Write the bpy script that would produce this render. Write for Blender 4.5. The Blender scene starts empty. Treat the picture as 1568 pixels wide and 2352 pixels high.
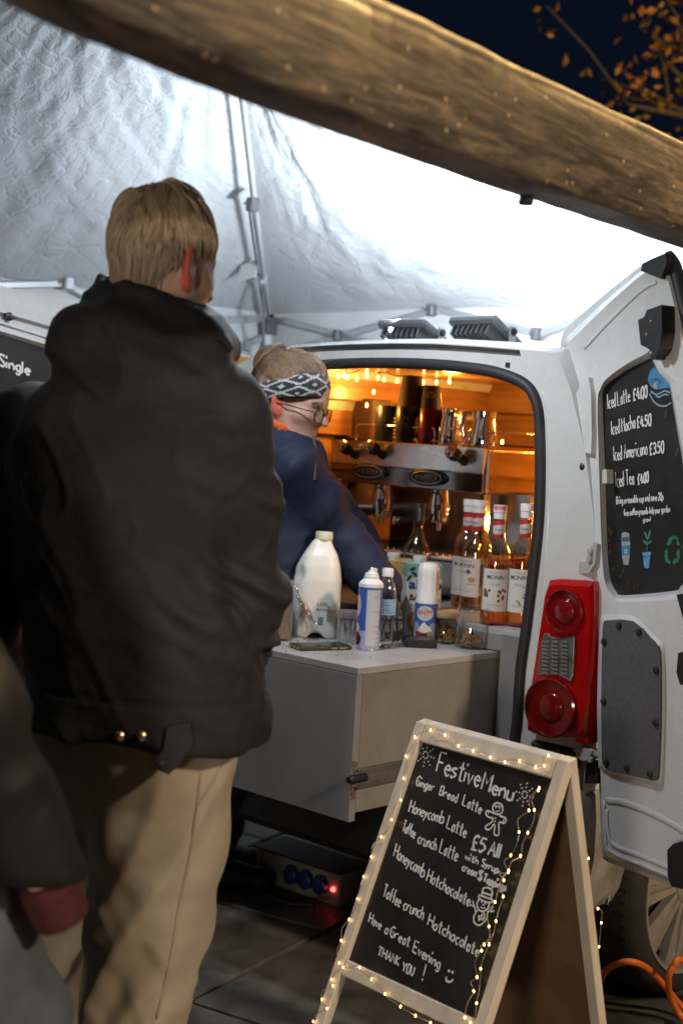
import bpy, math, random
import numpy as np
from mathutils import Vector, noise as mnoise
from mathutils.geometry import tessellate_polygon

R = math.radians
random.seed(7)
rng = np.random.default_rng(11)
scene = bpy.context.scene
col = scene.collection

# ------------------------------------------------------------------ camera
CAM_H, FPX, PITCH, ROLL = 1.45, 3267.0, R(3.07), R(3.34)
fw = np.array([0, math.cos(PITCH), -math.sin(PITCH)])
_r0 = np.array([1.0, 0, 0]); _u0 = np.array([0, math.sin(PITCH), math.cos(PITCH)])
ir = math.cos(ROLL) * _r0 + math.sin(ROLL) * _u0
iu = -math.sin(ROLL) * _r0 + math.cos(ROLL) * _u0
EYE = np.array([0, 0, CAM_H])
cd = bpy.data.cameras.new('camera')
cam = bpy.data.objects.new('camera', cd); col.objects.link(cam)
from mathutils import Matrix
cam.matrix_world = Matrix(((ir[0], iu[0], -fw[0], 0), (ir[1], iu[1], -fw[1], 0), (ir[2], iu[2], -fw[2], CAM_H), (0, 0, 0, 1)))
cd.sensor_fit = 'VERTICAL'; cd.sensor_height = 36.0; cd.lens = FPX / 2352 * 36.0
cd.clip_start = 0.05; cd.clip_end = 400
cd.dof.use_dof = True; cd.dof.focus_distance = 3.35; cd.dof.aperture_fstop = 3.2
scene.camera = cam

# ------------------------------------------------------------------ night sky, exposure
w = bpy.data.worlds.new('World'); scene.world = w; w.use_nodes = True
wn = w.node_tree.nodes; wl = w.node_tree.links
bg = wn['Background']; bg.inputs['Strength'].default_value = 1.0
bg.inputs['Color'].default_value = (0.0022, 0.0046, 0.0105, 1)
scene.view_settings.view_transform = 'Standard'; scene.view_settings.look = 'None'
scene.view_settings.exposure = 0.0; scene.view_settings.gamma = 1.0
cy = scene.cycles
cy.max_bounces = 10; cy.diffuse_bounces = 4; cy.glossy_bounces = 5; cy.transmission_bounces = 10; cy.transparent_max_bounces = 16
cy.caustics_reflective = False; cy.caustics_refractive = False; cy.sample_clamp_indirect = 4.0
cy.use_denoising = True

# ------------------------------------------------------------------ lamps that light the place
def lamp(name, kind, loc, power, color, size=0.1, aim=None, spot=None):
    d = bpy.data.lights.new(name, kind); d.energy = power; d.color = color
    if kind == 'AREA':
        d.shape = 'RECTANGLE'; d.size = size[0]; d.size_y = size[1]
    else:
        d.shadow_soft_size = size
    if spot: d.spot_size = spot; d.spot_blend = 0.6
    o = bpy.data.objects.new(name, d); col.objects.link(o); o.location = loc
    if aim is not None:
        o.rotation_euler = (Vector(aim) - Vector(loc)).to_track_quat('-Z', 'Y').to_euler()
    return o

# ------------------------------------------------------------------ geometry of the place: van axes
TH = R(43)
u = np.array([math.sin(TH), math.cos(TH), 0]); v = np.array([-math.cos(TH), math.sin(TH), 0])
K = np.array([.63, 3.45, 0])
def V(a, b, z): return K + u * a + v * b + np.array([0, 0, z])
def vanc(P): q = np.array(P) - K; return q @ u, q @ v, P[2]
def ray(x, y): return fw + ir * (x - 784) / FPX - iu * (y - 1176) / FPX
def atz(x, y, z): d = ray(x, y); return EYE + d * (z - CAM_H) / d[2]
def atY(x, y, Y): d = ray(x, y); return EYE + d * Y / d[1]
def onpl(x, y, P, n): d = ray(x, y); return EYE + d * (np.dot(np.array(P) - EYE, n) / np.dot(d, n))
def pr(P):
    q = np.array(P) - EYE; z = q @ fw; return 784 + FPX * (q @ ir) / z, 1176 - FPX * (q @ iu) / z
def zfor(P, y):                              # height above P's foot that reaches picture row y
    lo, hi = -1.0, 4.0
    for _ in range(40):
        m = (lo + hi) / 2
        if pr((P[0], P[1], m))[1] > y: lo = m
        else: hi = m
    return lo
def nrm(a): a = np.array(a, float); return a / np.linalg.norm(a)

# street lamp (behind the viewer to the right, out of frame) and the two roof floodlights: see their builders below

# ------------------------------------------------------------------ materials
_mats = {}
def M(name, c, rough=.5, metal=0., var=0., vs=8., bump=0., bs=80., bdist=.002, trans=0., emit=None, es=0., coat=0., sheen=0., st=(1, 1, 1), c2=None, ior=1.45, sub=0., spec=.5, alpha=1., rvar=0., w2=None):
    if name in _mats: return _mats[name]
    m = bpy.data.materials.new(name); m.use_nodes = True; _mats[name] = m
    nt = m.node_tree; N = nt.nodes; L = nt.links; b = N['Principled BSDF']
    b.inputs['Base Color'].default_value = (*c, 1); b.inputs['Roughness'].default_value = rough
    b.inputs['Metallic'].default_value = metal; b.inputs['Transmission Weight'].default_value = trans
    b.inputs['Coat Weight'].default_value = coat; b.inputs['Sheen Weight'].default_value = sheen
    b.inputs['IOR'].default_value = ior; b.inputs['Alpha'].default_value = alpha
    b.inputs['Specular IOR Level'].default_value = spec
    if coat: b.inputs['Coat Roughness'].default_value = .08
    if sub:
        b.inputs['Subsurface Weight'].default_value = sub; b.inputs['Subsurface Radius'].default_value = (.012, .005, .003)
        b.inputs['Subsurface Scale'].default_value = 1.0
    if emit: b.inputs['Emission Color'].default_value = (*emit, 1); b.inputs['Emission Strength'].default_value = es
    if var or bump or c2 or rvar:
        tc = N.new('ShaderNodeTexCoord'); mp = N.new('ShaderNodeMapping'); mp.inputs['Scale'].default_value = st
        L.new(tc.outputs['Object'], mp.inputs['Vector'])
    if var or c2 or rvar:
        no = N.new('ShaderNodeTexNoise'); no.inputs['Scale'].default_value = vs; no.inputs['Detail'].default_value = 7; no.inputs['Roughness'].default_value = .62
        L.new(mp.outputs['Vector'], no.inputs['Vector'])
        rp = N.new('ShaderNodeValToRGB'); rp.color_ramp.elements[0].position = .32; rp.color_ramp.elements[1].position = .68
        a = c2 if c2 else tuple(x * (1 - var) for x in c); d = c if c2 else tuple(min(1, x * (1 + var)) for x in c)
        rp.color_ramp.elements[0].color = (*a, 1); rp.color_ramp.elements[1].color = (*d, 1)
        L.new(no.outputs['Fac'], rp.inputs['Fac'])
        if var or c2: L.new(rp.outputs['Color'], b.inputs['Base Color'])
        if rvar:
            mr = N.new('ShaderNodeMapRange'); mr.inputs['From Min'].default_value = .3; mr.inputs['From Max'].default_value = .7
            mr.inputs['To Min'].default_value = max(.02, rough - rvar); mr.inputs['To Max'].default_value = min(1, rough + rvar)
            L.new(no.outputs['Fac'], mr.inputs['Value']); L.new(mr.outputs['Result'], b.inputs['Roughness'])
    if bump:
        nb = N.new('ShaderNodeTexNoise'); nb.inputs['Scale'].default_value = bs; nb.inputs['Detail'].default_value = 5
        L.new(mp.outputs['Vector'], nb.inputs['Vector'])
        bp = N.new('ShaderNodeBump'); bp.inputs['Strength'].default_value = bump; bp.inputs['Distance'].default_value = bdist
        L.new(nb.outputs['Fac'], bp.inputs['Height']); L.new(bp.outputs['Normal'], b.inputs['Normal'])
    return m
def glow(name, c, s):
    if name in _mats: return _mats[name]
    m = bpy.data.materials.new(name); m.use_nodes = True; _mats[name] = m
    b = m.node_tree.nodes['Principled BSDF']
    b.inputs['Base Color'].default_value = (*c, 1); b.inputs['Emission Color'].default_value = (*c, 1); b.inputs['Emission Strength'].default_value = s
    return m

WHITE = M('van_white_paint', (.60, .61, .61), .28, var=.04, vs=5, coat=.6, rvar=.06)
DIRTY = M('dirty_white_paint', (.42, .40, .36), .5, c2=(.16, .14, .11), vs=9, bump=.15)
BLKPL = M('black_plastic', (.018, .018, .02), .42, var=.2, bump=.08, bs=300)
RUBBER = M('black_rubber', (.022, .023, .027), .55, var=.2, bump=.1, bs=120)
GREYP = M('grey_laminate', (.27, .27, .275), .42, c2=(.20, .195, .19), vs=5, st=(1, 1, .4), bump=.05, bs=200, rvar=.08)
GREYT = M('grey_worktop', (.42, .42, .425), .40, c2=(.31, .30, .295), vs=6, bump=.06, bs=150, rvar=.1)
CHROME = M('polished_steel', (.78, .78, .8), .09, 1., rvar=.05, vs=20)
STEEL = M('brushed_steel', (.62, .62, .63), .28, 1., var=.06, vs=30, st=(1, 1, 12), bump=.03, bs=60)
ALU = M('aluminium_tube', (.50, .52, .55), .35, .6, var=.06, vs=20)
def thin_glass(name, tint, gl=.9, rough=.03, base=.05):
    m = bpy.data.materials.new(name); m.use_nodes = True; nt = m.node_tree; N = nt.nodes; L = nt.links; N.remove(N['Principled BSDF'])
    t = N.new('ShaderNodeBsdfTransparent'); t.inputs['Color'].default_value = (*tint, 1); g = N.new('ShaderNodeBsdfGlossy'); g.inputs['Roughness'].default_value = rough; g.inputs['Color'].default_value = (gl, gl, gl, 1)
    lw = N.new('ShaderNodeLayerWeight'); lw.inputs['Blend'].default_value = .35; mr = N.new('ShaderNodeMapRange'); mr.inputs['To Min'].default_value = base; mr.inputs['To Max'].default_value = .75
    L.new(lw.outputs['Facing'], mr.inputs['Value']); mx = N.new('ShaderNodeMixShader'); L.new(mr.outputs['Result'], mx.inputs['Fac']); L.new(t.outputs[0], mx.inputs[1]); L.new(g.outputs[0], mx.inputs[2])
    mr.interpolation_type = 'SMOOTHERSTEP'; L.new(mx.outputs[0], N['Material Output'].inputs['Surface']); _mats[name] = m; return m
GLASS = thin_glass('clear_glass', (.93, .94, .93))
CHALK = M('chalk_white', (.66, .66, .65), .9, var=.12, vs=160)
CBOARD = M('black_chalkboard', (.014, .0135, .014), .42, var=.35, vs=9, rvar=.12, bump=.03, bs=200)
GAP = M('dark_gap', (.006, .006, .006), .9)

# ------------------------------------------------------------------ mesh builder
class MB:
    def __init__(s): s.v = []; s.f = []; s.m = []; s.cur = 0
    def add(s, vs, fs):
        o = len(s.v); s.v += [tuple(map(float, p)) for p in vs]; s.f += [tuple(i + o for i in f) for f in fs]; s.m += [s.cur] * len(fs); return s
    def box(s, c, size, X=(1, 0, 0), Y=(0, 1, 0), Z=(0, 0, 1), bev=0.):
        c = np.array(c, float); X, Y, Z = map(nrm, (X, Y, Z)); hx, hy, hz = [q / 2 for q in size]
        if bev <= 0:
            vs = [c + X * hx * i + Y * hy * j + Z * hz * k for k in (-1, 1) for j in (-1, 1) for i in (-1, 1)]
            return s.add(vs, [(0, 2, 3, 1), (4, 5, 7, 6), (0, 1, 5, 4), (2, 6, 7, 3), (0, 4, 6, 2), (1, 3, 7, 5)])
        b = min(bev, hx * .9, hy * .9, hz * .9); vs = []; idx = {}
        for k in (-1, 1):
            for j in (-1, 1):
                for i in (-1, 1):
                    for ax in range(3):
                        q = [hx - b, hy - b, hz - b]; q[ax] += b
                        idx[i, j, k, ax] = len(vs); vs.append(c + X * q[0] * i + Y * q[1] * j + Z * q[2] * k)
        fs = []
        S = (-1, 1)
        for i in S:
            q = [idx[i, -1, -1, 0], idx[i, 1, -1, 0], idx[i, 1, 1, 0], idx[i, -1, 1, 0]]; fs.append(q if i > 0 else q[::-1])
            q = [idx[-1, i, -1, 1], idx[-1, i, 1, 1], idx[1, i, 1, 1], idx[1, i, -1, 1]]; fs.append(q if i > 0 else q[::-1])
            q = [idx[-1, -1, i, 2], idx[1, -1, i, 2], idx[1, 1, i, 2], idx[-1, 1, i, 2]]; fs.append(q if i > 0 else q[::-1])
        for i in S:
            for j in S:
                q = [idx[i, j, -1, 0], idx[i, j, -1, 1], idx[i, j, 1, 1], idx[i, j, 1, 0]]; fs.append(q if i * j > 0 else q[::-1])
                q = [idx[i, -1, j, 0], idx[i, 1, j, 0], idx[i, 1, j, 2], idx[i, -1, j, 2]]; fs.append(q if i * j > 0 else q[::-1])
                q = [idx[-1, i, j, 1], idx[-1, i, j, 2], idx[1, i, j, 2], idx[1, i, j, 1]]; fs.append(q if i * j > 0 else q[::-1])
                for k in S:
                    q = [idx[i, j, k, 0], idx[i, j, k, 1], idx[i, j, k, 2]]; fs.append(q if i * j * k > 0 else q[::-1])
        return s.add(vs, fs)
    def tube(s, pts, r, n=8, closed=False, caps=True, flat=1.0, up=None):
        P = [np.array(p, float) for p in pts]; k = len(P); rs = r if hasattr(r, '__len__') else [r] * k
        vs = []; prev = None
        for i in range(k):
            if closed: t = P[(i + 1) % k] - P[i - 1]
            else: t = P[min(i + 1, k - 1)] - P[max(i - 1, 0)]
            t = nrm(t)
            if up is not None: a = np.array(up, float)
            elif prev is None: a = np.array([0, 0, 1.]) if abs(t[2]) < .9 else np.array([1., 0, 0])
            else: a = prev
            a = nrm(a - t * (a @ t)); prev = a; b = np.cross(t, a)
            for j in range(n):
                th = 2 * math.pi * j / n
                vs.append(P[i] + (a * math.cos(th) * flat + b * math.sin(th)) * rs[i])
        fs = []
        for i in range(k if closed else k - 1):
            for j in range(n):
                i2 = (i + 1) % k
                fs.append((i * n + j, i * n + (j + 1) % n, i2 * n + (j + 1) % n, i2 * n + j))
        if caps and not closed:
            fs.append(tuple(range(n - 1, -1, -1))); fs.append(tuple((k - 1) * n + j for j in range(n)))
        return s.add(vs, fs)
    def lathe(s, c, prof, n=24, axis=(0, 0, 1), X=None, mod=None, caps=True):
        c = np.array(c, float); A = nrm(axis)
        X = nrm(X) if X is not None else nrm(np.cross(A, (0, 1, 0)) if abs(A[1]) < .9 else np.cross(A, (1, 0, 0)))
        Y = np.cross(A, X); vs = []
        for (r, z) in prof:
            for j in range(n):
                th = 2 * math.pi * j / n; rr = r * (mod(th, z) if mod else 1)
                vs.append(c + A * z + (X * math.cos(th) + Y * math.sin(th)) * rr)
        fs = []
        for i in range(len(prof) - 1):
            for j in range(n): fs.append((i * n + j, i * n + (j + 1) % n, (i + 1) * n + (j + 1) % n, (i + 1) * n + j))
        if caps:
            if prof[0][0] > 1e-6: fs.append(tuple(range(n - 1, -1, -1)))
            if prof[-1][0] > 1e-6: fs.append(tuple((len(prof) - 1) * n + j for j in range(n)))
        return s.add(vs, fs)
    def prism(s, pts, depth):                     # outline of 3-D points, pushed along the vector depth
        P = [np.array(p, float) for p in pts]; d = np.array(depth, float); k = len(P)
        n = sum((np.cross(P[i], P[(i + 1) % k]) for i in range(k)), np.zeros(3))
        if n @ d > 0: P = P[::-1]
        tri = tessellate_polygon([[Vector(p) for p in P]])
        vs = P + [p + d for p in P]; fs = []
        for t in tri:
            a, b, c = t; nn = np.cross(P[b] - P[a], P[c] - P[a])
            if nn @ d > 0: a, b, c = a, c, b
            fs.append((a, b, c)); fs.append((a + k, c + k, b + k))
        for i in range(k):
            j = (i + 1) % k; fs.append((i, i + k, j + k, j))
        return s.add(vs, fs)
    def holed(s, outer, hole, face):              # flat ring between two outlines, facing the vector face
        O = [np.array(p, float) for p in outer]; Hh = [np.array(p, float) for p in hole]; A = O + Hh
        tri = tessellate_polygon([[Vector(p) for p in O], [Vector(p) for p in Hh]]); fs = []
        for a, b, c in tri:
            nn = np.cross(A[b] - A[a], A[c] - A[a])
            fs.append((a, b, c) if nn @ np.array(face) > 0 else (a, c, b))
        return s.add(A, fs)
    def fan(s, pts, face):
        P = [np.array(p, float) for p in pts]; fs = []
        for a, b, c in tessellate_polygon([[Vector(p) for p in P]]):
            nn = np.cross(P[b] - P[a], P[c] - P[a]); fs.append((a, b, c) if nn @ np.array(face) > 0 else (a, c, b))
        return s.add(P, fs)
    def loft(s, A, B):                            # strip between two closed outlines of equal count
        k = len(A); return s.add(list(A) + list(B), [(i, (i + 1) % k, k + (i + 1) % k, k + i) for i in range(k)])
    def grid(s, G):
        n, m = len(G), len(G[0]); vs = [p for r_ in G for p in r_]
        return s.add(vs, [(i * m + j, i * m + j + 1, (i + 1) * m + j + 1, (i + 1) * m + j) for i in range(n - 1) for j in range(m - 1)])
    def build(s, name, mat, parent=None, smooth=False, origin=None, **tags):
        me = bpy.data.meshes.new(name); Vv = np.array(s.v)
        if origin is None:
            lo, hi = Vv.min(0), Vv.max(0); origin = np.array([(lo[0] + hi[0]) / 2, (lo[1] + hi[1]) / 2, lo[2]])
        origin = np.array(origin, float)
        me.from_pydata((Vv - origin).tolist(), [], s.f)
        for m in (mat if isinstance(mat, (list, tuple)) else [mat]): me.materials.append(m)
        me.polygons.foreach_set('material_index', s.m)
        return link(name, me, origin, parent, smooth, **tags)

_world = {}
def link(name, me, origin, parent=None, smooth=False, **tags):
    if smooth is not False and smooth is not None:
        me.polygons.foreach_set('use_smooth', [True] * len(me.polygons))
        if smooth is not True:
            me.set_sharp_from_angle(angle=R(smooth))
    me.update()
    o = bpy.data.objects.new(name, me); col.objects.link(o); _world[o.name] = np.array(origin, float)
    if parent is not None:
        o.parent = parent; o.location = tuple(np.array(origin) - _world[parent.name])
    else: o.location = tuple(origin)
    settags(o, **tags)
    return o
def settags(o, label=None, cat=None, group=None, kind=None):
    if label: o['label'] = label
    if cat: o['category'] = cat
    if group: o['group'] = group
    if kind: o['kind'] = kind
def empty(name, loc, label=None, cat=None, group=None, kind=None):
    o = bpy.data.objects.new(name, None); col.objects.link(o); o.location = tuple(loc); _world[o.name] = np.array(loc, float)
    o.empty_display_size = .1; settags(o, label, cat, group, kind); return o
def inst(src, loc, parent, rot=None):
    o = src.copy(); col.objects.link(o); _world[o.name] = np.array(loc, float)
    o.parent = parent; o.location = tuple(np.array(loc) - (_world[parent.name] if parent else 0))
    if rot is not None: o.rotation_euler = rot
    return o

def crom(P, n=8, closed=False):                   # smooth curve through points
    P = [np.array(p, float) for p in P]; k = len(P); out = []
    for i in range(k if closed else k - 1):
        if closed: a, b, c, d = P[i - 1], P[i], P[(i + 1) % k], P[(i + 2) % k]
        else: a, b, c, d = P[max(i - 1, 0)], P[i], P[i + 1], P[min(i + 2, k - 1)]
        for j in range(n):
            t = j / n
            out.append(.5 * (2 * b + (c - a) * t + (2 * a - 5 * b + 4 * c - d) * t * t + (3 * b - a - 3 * c + d) * t ** 3))
    if not closed: out.append(P[-1])
    return out
def rrect(cx, cy, w_, h_, r, n=5):
    out = []
    for (sx, sy, a0) in ((1, 1, 0), (-1, 1, 90), (-1, -1, 180), (1, -1, 270)):
        for j in range(n + 1):
            a = R(a0 + 90 * j / n); out.append((cx + sx * (w_ / 2 - r) + r * math.cos(a), cy + sy * (h_ / 2 - r) + r * math.sin(a)))
    return out

# ------------------------------------------------------------------ lattice noise for numpy
def _hash(i, j, k):
    n = (i * 374761393 + j * 668265263 + k * 1274126177) & 0x7fffffff
    n = ((n ^ (n >> 13)) * 1274126177) & 0x7fffffff
    return ((n ^ (n >> 16)) & 0xffff) / 65535.0
def vnoise(P):
    P = np.asarray(P, float); I = np.floor(P).astype(np.int64); F = P - I; F = F * F * (3 - 2 * F)
    r = 0
    for a in (0, 1):
        for b in (0, 1):
            for c in (0, 1):
                wgt = (F[:, 0] if a else 1 - F[:, 0]) * (F[:, 1] if b else 1 - F[:, 1]) * (F[:, 2] if c else 1 - F[:, 2])
                r = r + wgt * _hash(I[:, 0] + a, I[:, 1] + b, I[:, 2] + c)
    return r * 2 - 1
def ridge(P): return 1 - np.abs(vnoise(P)) * 2

# ------------------------------------------------------------------ signed distance modelling
def rc(P, a, b, ra, rb):
    a = np.array(a, float); b = np.array(b, float); d = b - a
    t = np.clip(((P - a) @ d) / (d @ d), 0, 1)
    return np.linalg.norm(P - a - t[:, None] * d, axis=1) - (ra + (rb - ra) * t)
def ell(P, c, r, B=None):
    q = P - np.array(c, float)
    if B is not None: q = q @ np.array(B).T
    r = np.array(r, float); k0 = np.linalg.norm(q / r, axis=1); k1 = np.linalg.norm(q / (r * r), axis=1)
    return k0 * (k0 - 1) / np.maximum(k1, 1e-9)
def sm(a, b, k):
    h = np.clip(.5 + .5 * (b - a) / k, 0, 1); return b + (a - b) * h - k * h * (1 - h)
def smax(a, b, k): return -sm(-a, -b, k)
def torso(P, secs, e1, e2):                       # secs: (z, cx, cy, half-width, half-depth)
    S = np.array(secs); z = np.clip(P[:, 2], S[0, 0], S[-1, 0])
    cx, cy_, rx, ry = [np.interp(z, S[:, 0], S[:, i]) for i in (1, 2, 3, 4)]
    qx = P[:, 0] - cx; qy = P[:, 1] - cy_
    lx = (qx * e1[0] + qy * e1[1]) / rx; ly = (qx * e2[0] + qy * e2[1]) / ry
    k = (np.abs(lx) ** 2.4 + np.abs(ly) ** 2.4) ** (1 / 2.4)
    d = (k - 1) * np.minimum(rx, ry)
    dz = np.abs(P[:, 2] - z)
    return np.where(dz > 0, np.sqrt(np.maximum(d, 0) ** 2 + dz ** 2) + np.minimum(d, 0) * 0, d)
def surfnet(fn, lo, hi, h):
    lo = np.array(lo, float); hi = np.array(hi, float); n = np.ceil((hi - lo) / h).astype(int) + 1
    ax = [lo[i] + h * np.arange(n[i]) for i in range(3)]
    D = np.empty(n, np.float32)
    YY, ZZ = np.meshgrid(ax[1], ax[2], indexing='ij'); yz = np.stack([YY.ravel(), ZZ.ravel()], 1)
    st = max(1, int(160000 / len(yz)))
    for i in range(0, n[0], st):
        xs = ax[0][i:i + st]
        P = np.empty((len(xs), len(yz), 3)); P[:, :, 0] = xs[:, None]; P[:, :, 1:] = yz[None]
        D[i:i + st] = fn(P.reshape(-1, 3)).reshape(len(xs), n[1], n[2])
    I = D < 0
    c = np.zeros(n - 1, int); sl = lambda A, o: A[o[0]:n[0] - 1 + o[0], o[1]:n[1] - 1 + o[1], o[2]:n[2] - 1 + o[2]]
    offs = [(a, b, d) for a in (0, 1) for b in (0, 1) for d in (0, 1)]
    for o in offs: c += sl(I, o)
    m = (c > 0) & (c < 8); idx = -np.ones(n - 1, int); idx[m] = np.arange(m.sum())
    pos = np.zeros((m.sum(), 3)); cnt = np.zeros(m.sum())
    for o in offs:
        for a in range(3):
            if o[a]: continue
            o2 = list(o); o2[a] = 1
            A = sl(D, o)[m]; B = sl(D, o2)[m]; cr = (A < 0) != (B < 0)
            t = np.where(cr, A / np.where(cr, A - B, 1), 0)
            q = np.tile(np.array(o, float), (len(A), 1)); q[:, a] += t
            pos += q * cr[:, None]; cnt += cr
    base = np.stack(np.nonzero(m), 1); Vv = lo + h * (base + pos / cnt[:, None])
    F = []
    for a in range(3):
        b, d = (a + 1) % 3, (a + 2) % 3
        s0 = [slice(None)] * 3; s1 = [slice(None)] * 3; s0[a] = slice(0, -1); s1[a] = slice(1, None)
        E = I[tuple(s0)] != I[tuple(s1)]; ins = I[tuple(s0)]
        e = np.stack(np.nonzero(E), 1); ok = (e[:, b] > 0) & (e[:, d] > 0) & (e[:, b] < n[b] - 1) & (e[:, d] < n[d] - 1); e = e[ok]
        def cell(db, dd):
            q = e.copy(); q[:, b] -= db; q[:, d] -= dd; return idx[q[:, 0], q[:, 1], q[:, 2]]
        Q = np.stack([cell(1, 1), cell(0, 1), cell(0, 0), cell(1, 0)], 1)
        fl = ~ins[e[:, 0], e[:, 1], e[:, 2]]; Q[fl] = Q[fl][:, ::-1]; F.append(Q)
    F = np.concatenate(F); return Vv, F[(F >= 0).all(1)]
def soft(Vv, F, it=2):                            # Laplacian smoothing
    for _ in range(it):
        S = np.zeros_like(Vv); C = np.zeros(len(Vv))
        for a, b in ((0, 1), (1, 2), (2, 3), (3, 0)):
            np.add.at(S, F[:, a], Vv[F[:, b]]); np.add.at(C, F[:, a], 1); np.add.at(S, F[:, b], Vv[F[:, a]]); np.add.at(C, F[:, b], 1)
        Vv = Vv * .5 + .5 * S / np.maximum(C, 1)[:, None]
    return Vv
def vnormals(Vv, F):
    fn = np.cross(Vv[F[:, 2]] - Vv[F[:, 0]], Vv[F[:, 3]] - Vv[F[:, 1]]); N_ = np.zeros_like(Vv)
    for i in range(4): np.add.at(N_, F[:, i], fn)
    return N_ / np.maximum(np.linalg.norm(N_, axis=1), 1e-12)[:, None]
def sculpt(name, fn, lo, hi, h, mat, parent=None, disp=None, it=2, matfn=None, origin=None, **tags):
    Vv, F = surfnet(fn, lo, hi, h); Vv = soft(Vv, F, it)
    if disp is not None:
        Nn = vnormals(Vv, F); Vv = Vv + Nn * disp(Vv, Nn)[:, None]
    me = bpy.data.meshes.new(name)
    if origin is None: origin = np.array([*(Vv.min(0) + Vv.max(0))[:2] / 2, Vv[:, 2].min()])
    W_ = Vv - origin
    me.vertices.add(len(W_)); me.vertices.foreach_set('co', W_.astype(np.float32).ravel())
    me.loops.add(len(F) * 4); me.loops.foreach_set('vertex_index', F.astype(np.int32).ravel())
    me.polygons.add(len(F)); me.polygons.foreach_set('loop_start', np.arange(0, len(F) * 4, 4, dtype=np.int32))
    me.update(calc_edges=True); me.validate()
    for m_ in (mat if isinstance(mat, (list, tuple)) else [mat]): me.materials.append(m_)
    if matfn is not None:
        me.polygons.foreach_set('material_index', matfn(Vv[F].mean(1)).astype(np.int32))
    return link(name, me, origin, parent, True, **tags)

# ------------------------------------------------------------------ lettering
_tx = {}
def type_mesh(s, bold=0.):
    key = (s, bold)
    if key not in _tx:
        cu = bpy.data.curves.new('tmp', 'FONT'); cu.body = s; cu.size = 1.0; cu.resolution_u = 2; cu.offset = bold
        o = bpy.data.objects.new('tmp', cu); col.objects.link(o)
        me = o.evaluated_get(bpy.context.evaluated_depsgraph_get()).to_mesh()
        vs = [tuple(q.co) for q in me.vertices]; fs = [tuple(p.vertices) for p in me.polygons]
        bpy.data.objects.remove(o); bpy.data.curves.remove(cu)
        A = np.array(vs) if vs else np.zeros((1, 3)); A[:, 0] -= A[:, 0].min(); _tx[key] = (A, fs)
    return _tx[key]
# one-stroke hand lettering: x 0-9, y 0-9 (T = 10, a b c = below the line); '!' keeps a stroke straight
GL = {'A': '!003T60 !1454', 'B': '!000T 0T4T573505 0545533000', 'C': '594T2T0703204052', 'E': '!5T0T0050 !0545', 'F': '!000T5T !0545',
 'G': '594T2T0703204054 !3454', 'H': '!000T !606T !0565', 'I': '!000T', 'K': '!000T !5T0550', 'L': '!0T0050', 'M': '!000T346T60', 'N': '!000T606T',
 'O': '3T1T0703104053574T3T', 'S': '594T2T08264452402001', 'T': '!3T30 !0T6T', 'U': '0T032040535T', 'V': '!0T305T', 'Y': '!0T35 !6T35 !3530',
 'a': '45251311203043 !4540', 'b': '!0T00 03254553513000', 'c': '452503112040', 'd': '45250311203043 !4T40', 'e': '034344250311203041', 'f': '4T3T282520 !0545',
 'g': '45250311203043 45434a2c0b', 'h': '!0T00 0325354340', 'i': '!0500 !0807', 'k': '!0T00 !450340', 'l': '!0T00', 'm': '!0500 0325353330 3355656360',
 'n': '!0500 0325354340', 'o': '250301203042443525', 'p': '!050c 03253543413000', 'r': '!0500 032545', 's': '4525042342311001', 't': '!292040 !0646',
 'u': '0501103042 !4540', 'v': '!052045', 'w': '!0510244055', 'y': '!0521 !450c', '0': '2T0703204053574T2T', '2': '082T4T57330050', '3': '092T4T5725 2546533001',
 '4': '!3T0353 !4740', '5': '!5T1T06 06365453312001', '\u00a3': '593T18142000 !0050 !0545', '.': '!0001', ',': '!111a', '!': '!0T03 !0001', '$': '594T2T08264452402001 !3b3T'}
def glyph(ch):
    out = []; wd = 0
    for tok in GL.get(ch, '').split():
        sh = tok[0] == '!'; t = tok.lstrip('!'); pts = []
        for i in range(0, len(t) - 1, 2):
            xx = int(t[i]) if t[i].isdigit() else 0; c_ = t[i + 1]
            yy = {'T': 10, 'a': -1, 'b': -2, 'c': -3}.get(c_, int(c_) if c_.isdigit() else 0)
            pts.append((xx / 10., yy / 10.)); wd = max(wd, xx / 10.)
        out.append((sh, pts))
    return out, wd
def scribble(mb, s, P0, P1, up, th, nrm_, lift=.0012, jit=.03, gap=.17):
    """hand letters from P0 to P1 (3-D), up = vector of a capital's height, th = chalk width"""
    P0, P1, up = map(lambda q: np.array(q, float), (P0, P1, up)); nn = nrm(nrm_)
    tot = 0; gl = []
    for ch in s:
        if ch == ' ': gl.append((None, tot)); tot += .34; continue
        g, wd = glyph(ch); gl.append((g, tot)); tot += max(wd, .06) + gap
    tot -= gap; ex = (P1 - P0) / tot
    for g, x0 in gl:
        if g is None: continue
        jy = random.uniform(-jit, jit); sc = 1 + random.uniform(-jit, jit)
        for sh, pts in g:
            q = [P0 + ex * (x0 + p[0]) + up * (p[1] * sc + jy) + nn * lift for p in pts]
            if len(q) == 2 and np.linalg.norm(q[1] - q[0]) < th * 1.5 + 1e-6: q[1] = q[0] + nrm(up) * th * 1.3
            if not sh and len(q) > 2: q = crom(q, 4)
            ribbon(mb, q, th, nn)
def ribbon(mb, q, th, nn, closed=False):
    q = [np.array(p, float) for p in q]
    if closed: q = q + [q[0]]
    L_, Rr = [], []
    for i in range(len(q)):
        t = q[min(i + 1, len(q) - 1)] - q[max(i - 1, 0)]
        if np.linalg.norm(t) < 1e-9: t = np.array([1e-3, 0, 1e-3])
        s = nrm(np.cross(nn, t)) * th / 2; wv = random.uniform(.8, 1.15)
        L_.append(q[i] + s * wv); Rr.append(q[i] - s * wv)
    k = len(q)
    mb.add(L_ + Rr, [(i, k + i, k + i + 1, i + 1) for i in range(k - 1)])
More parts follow.
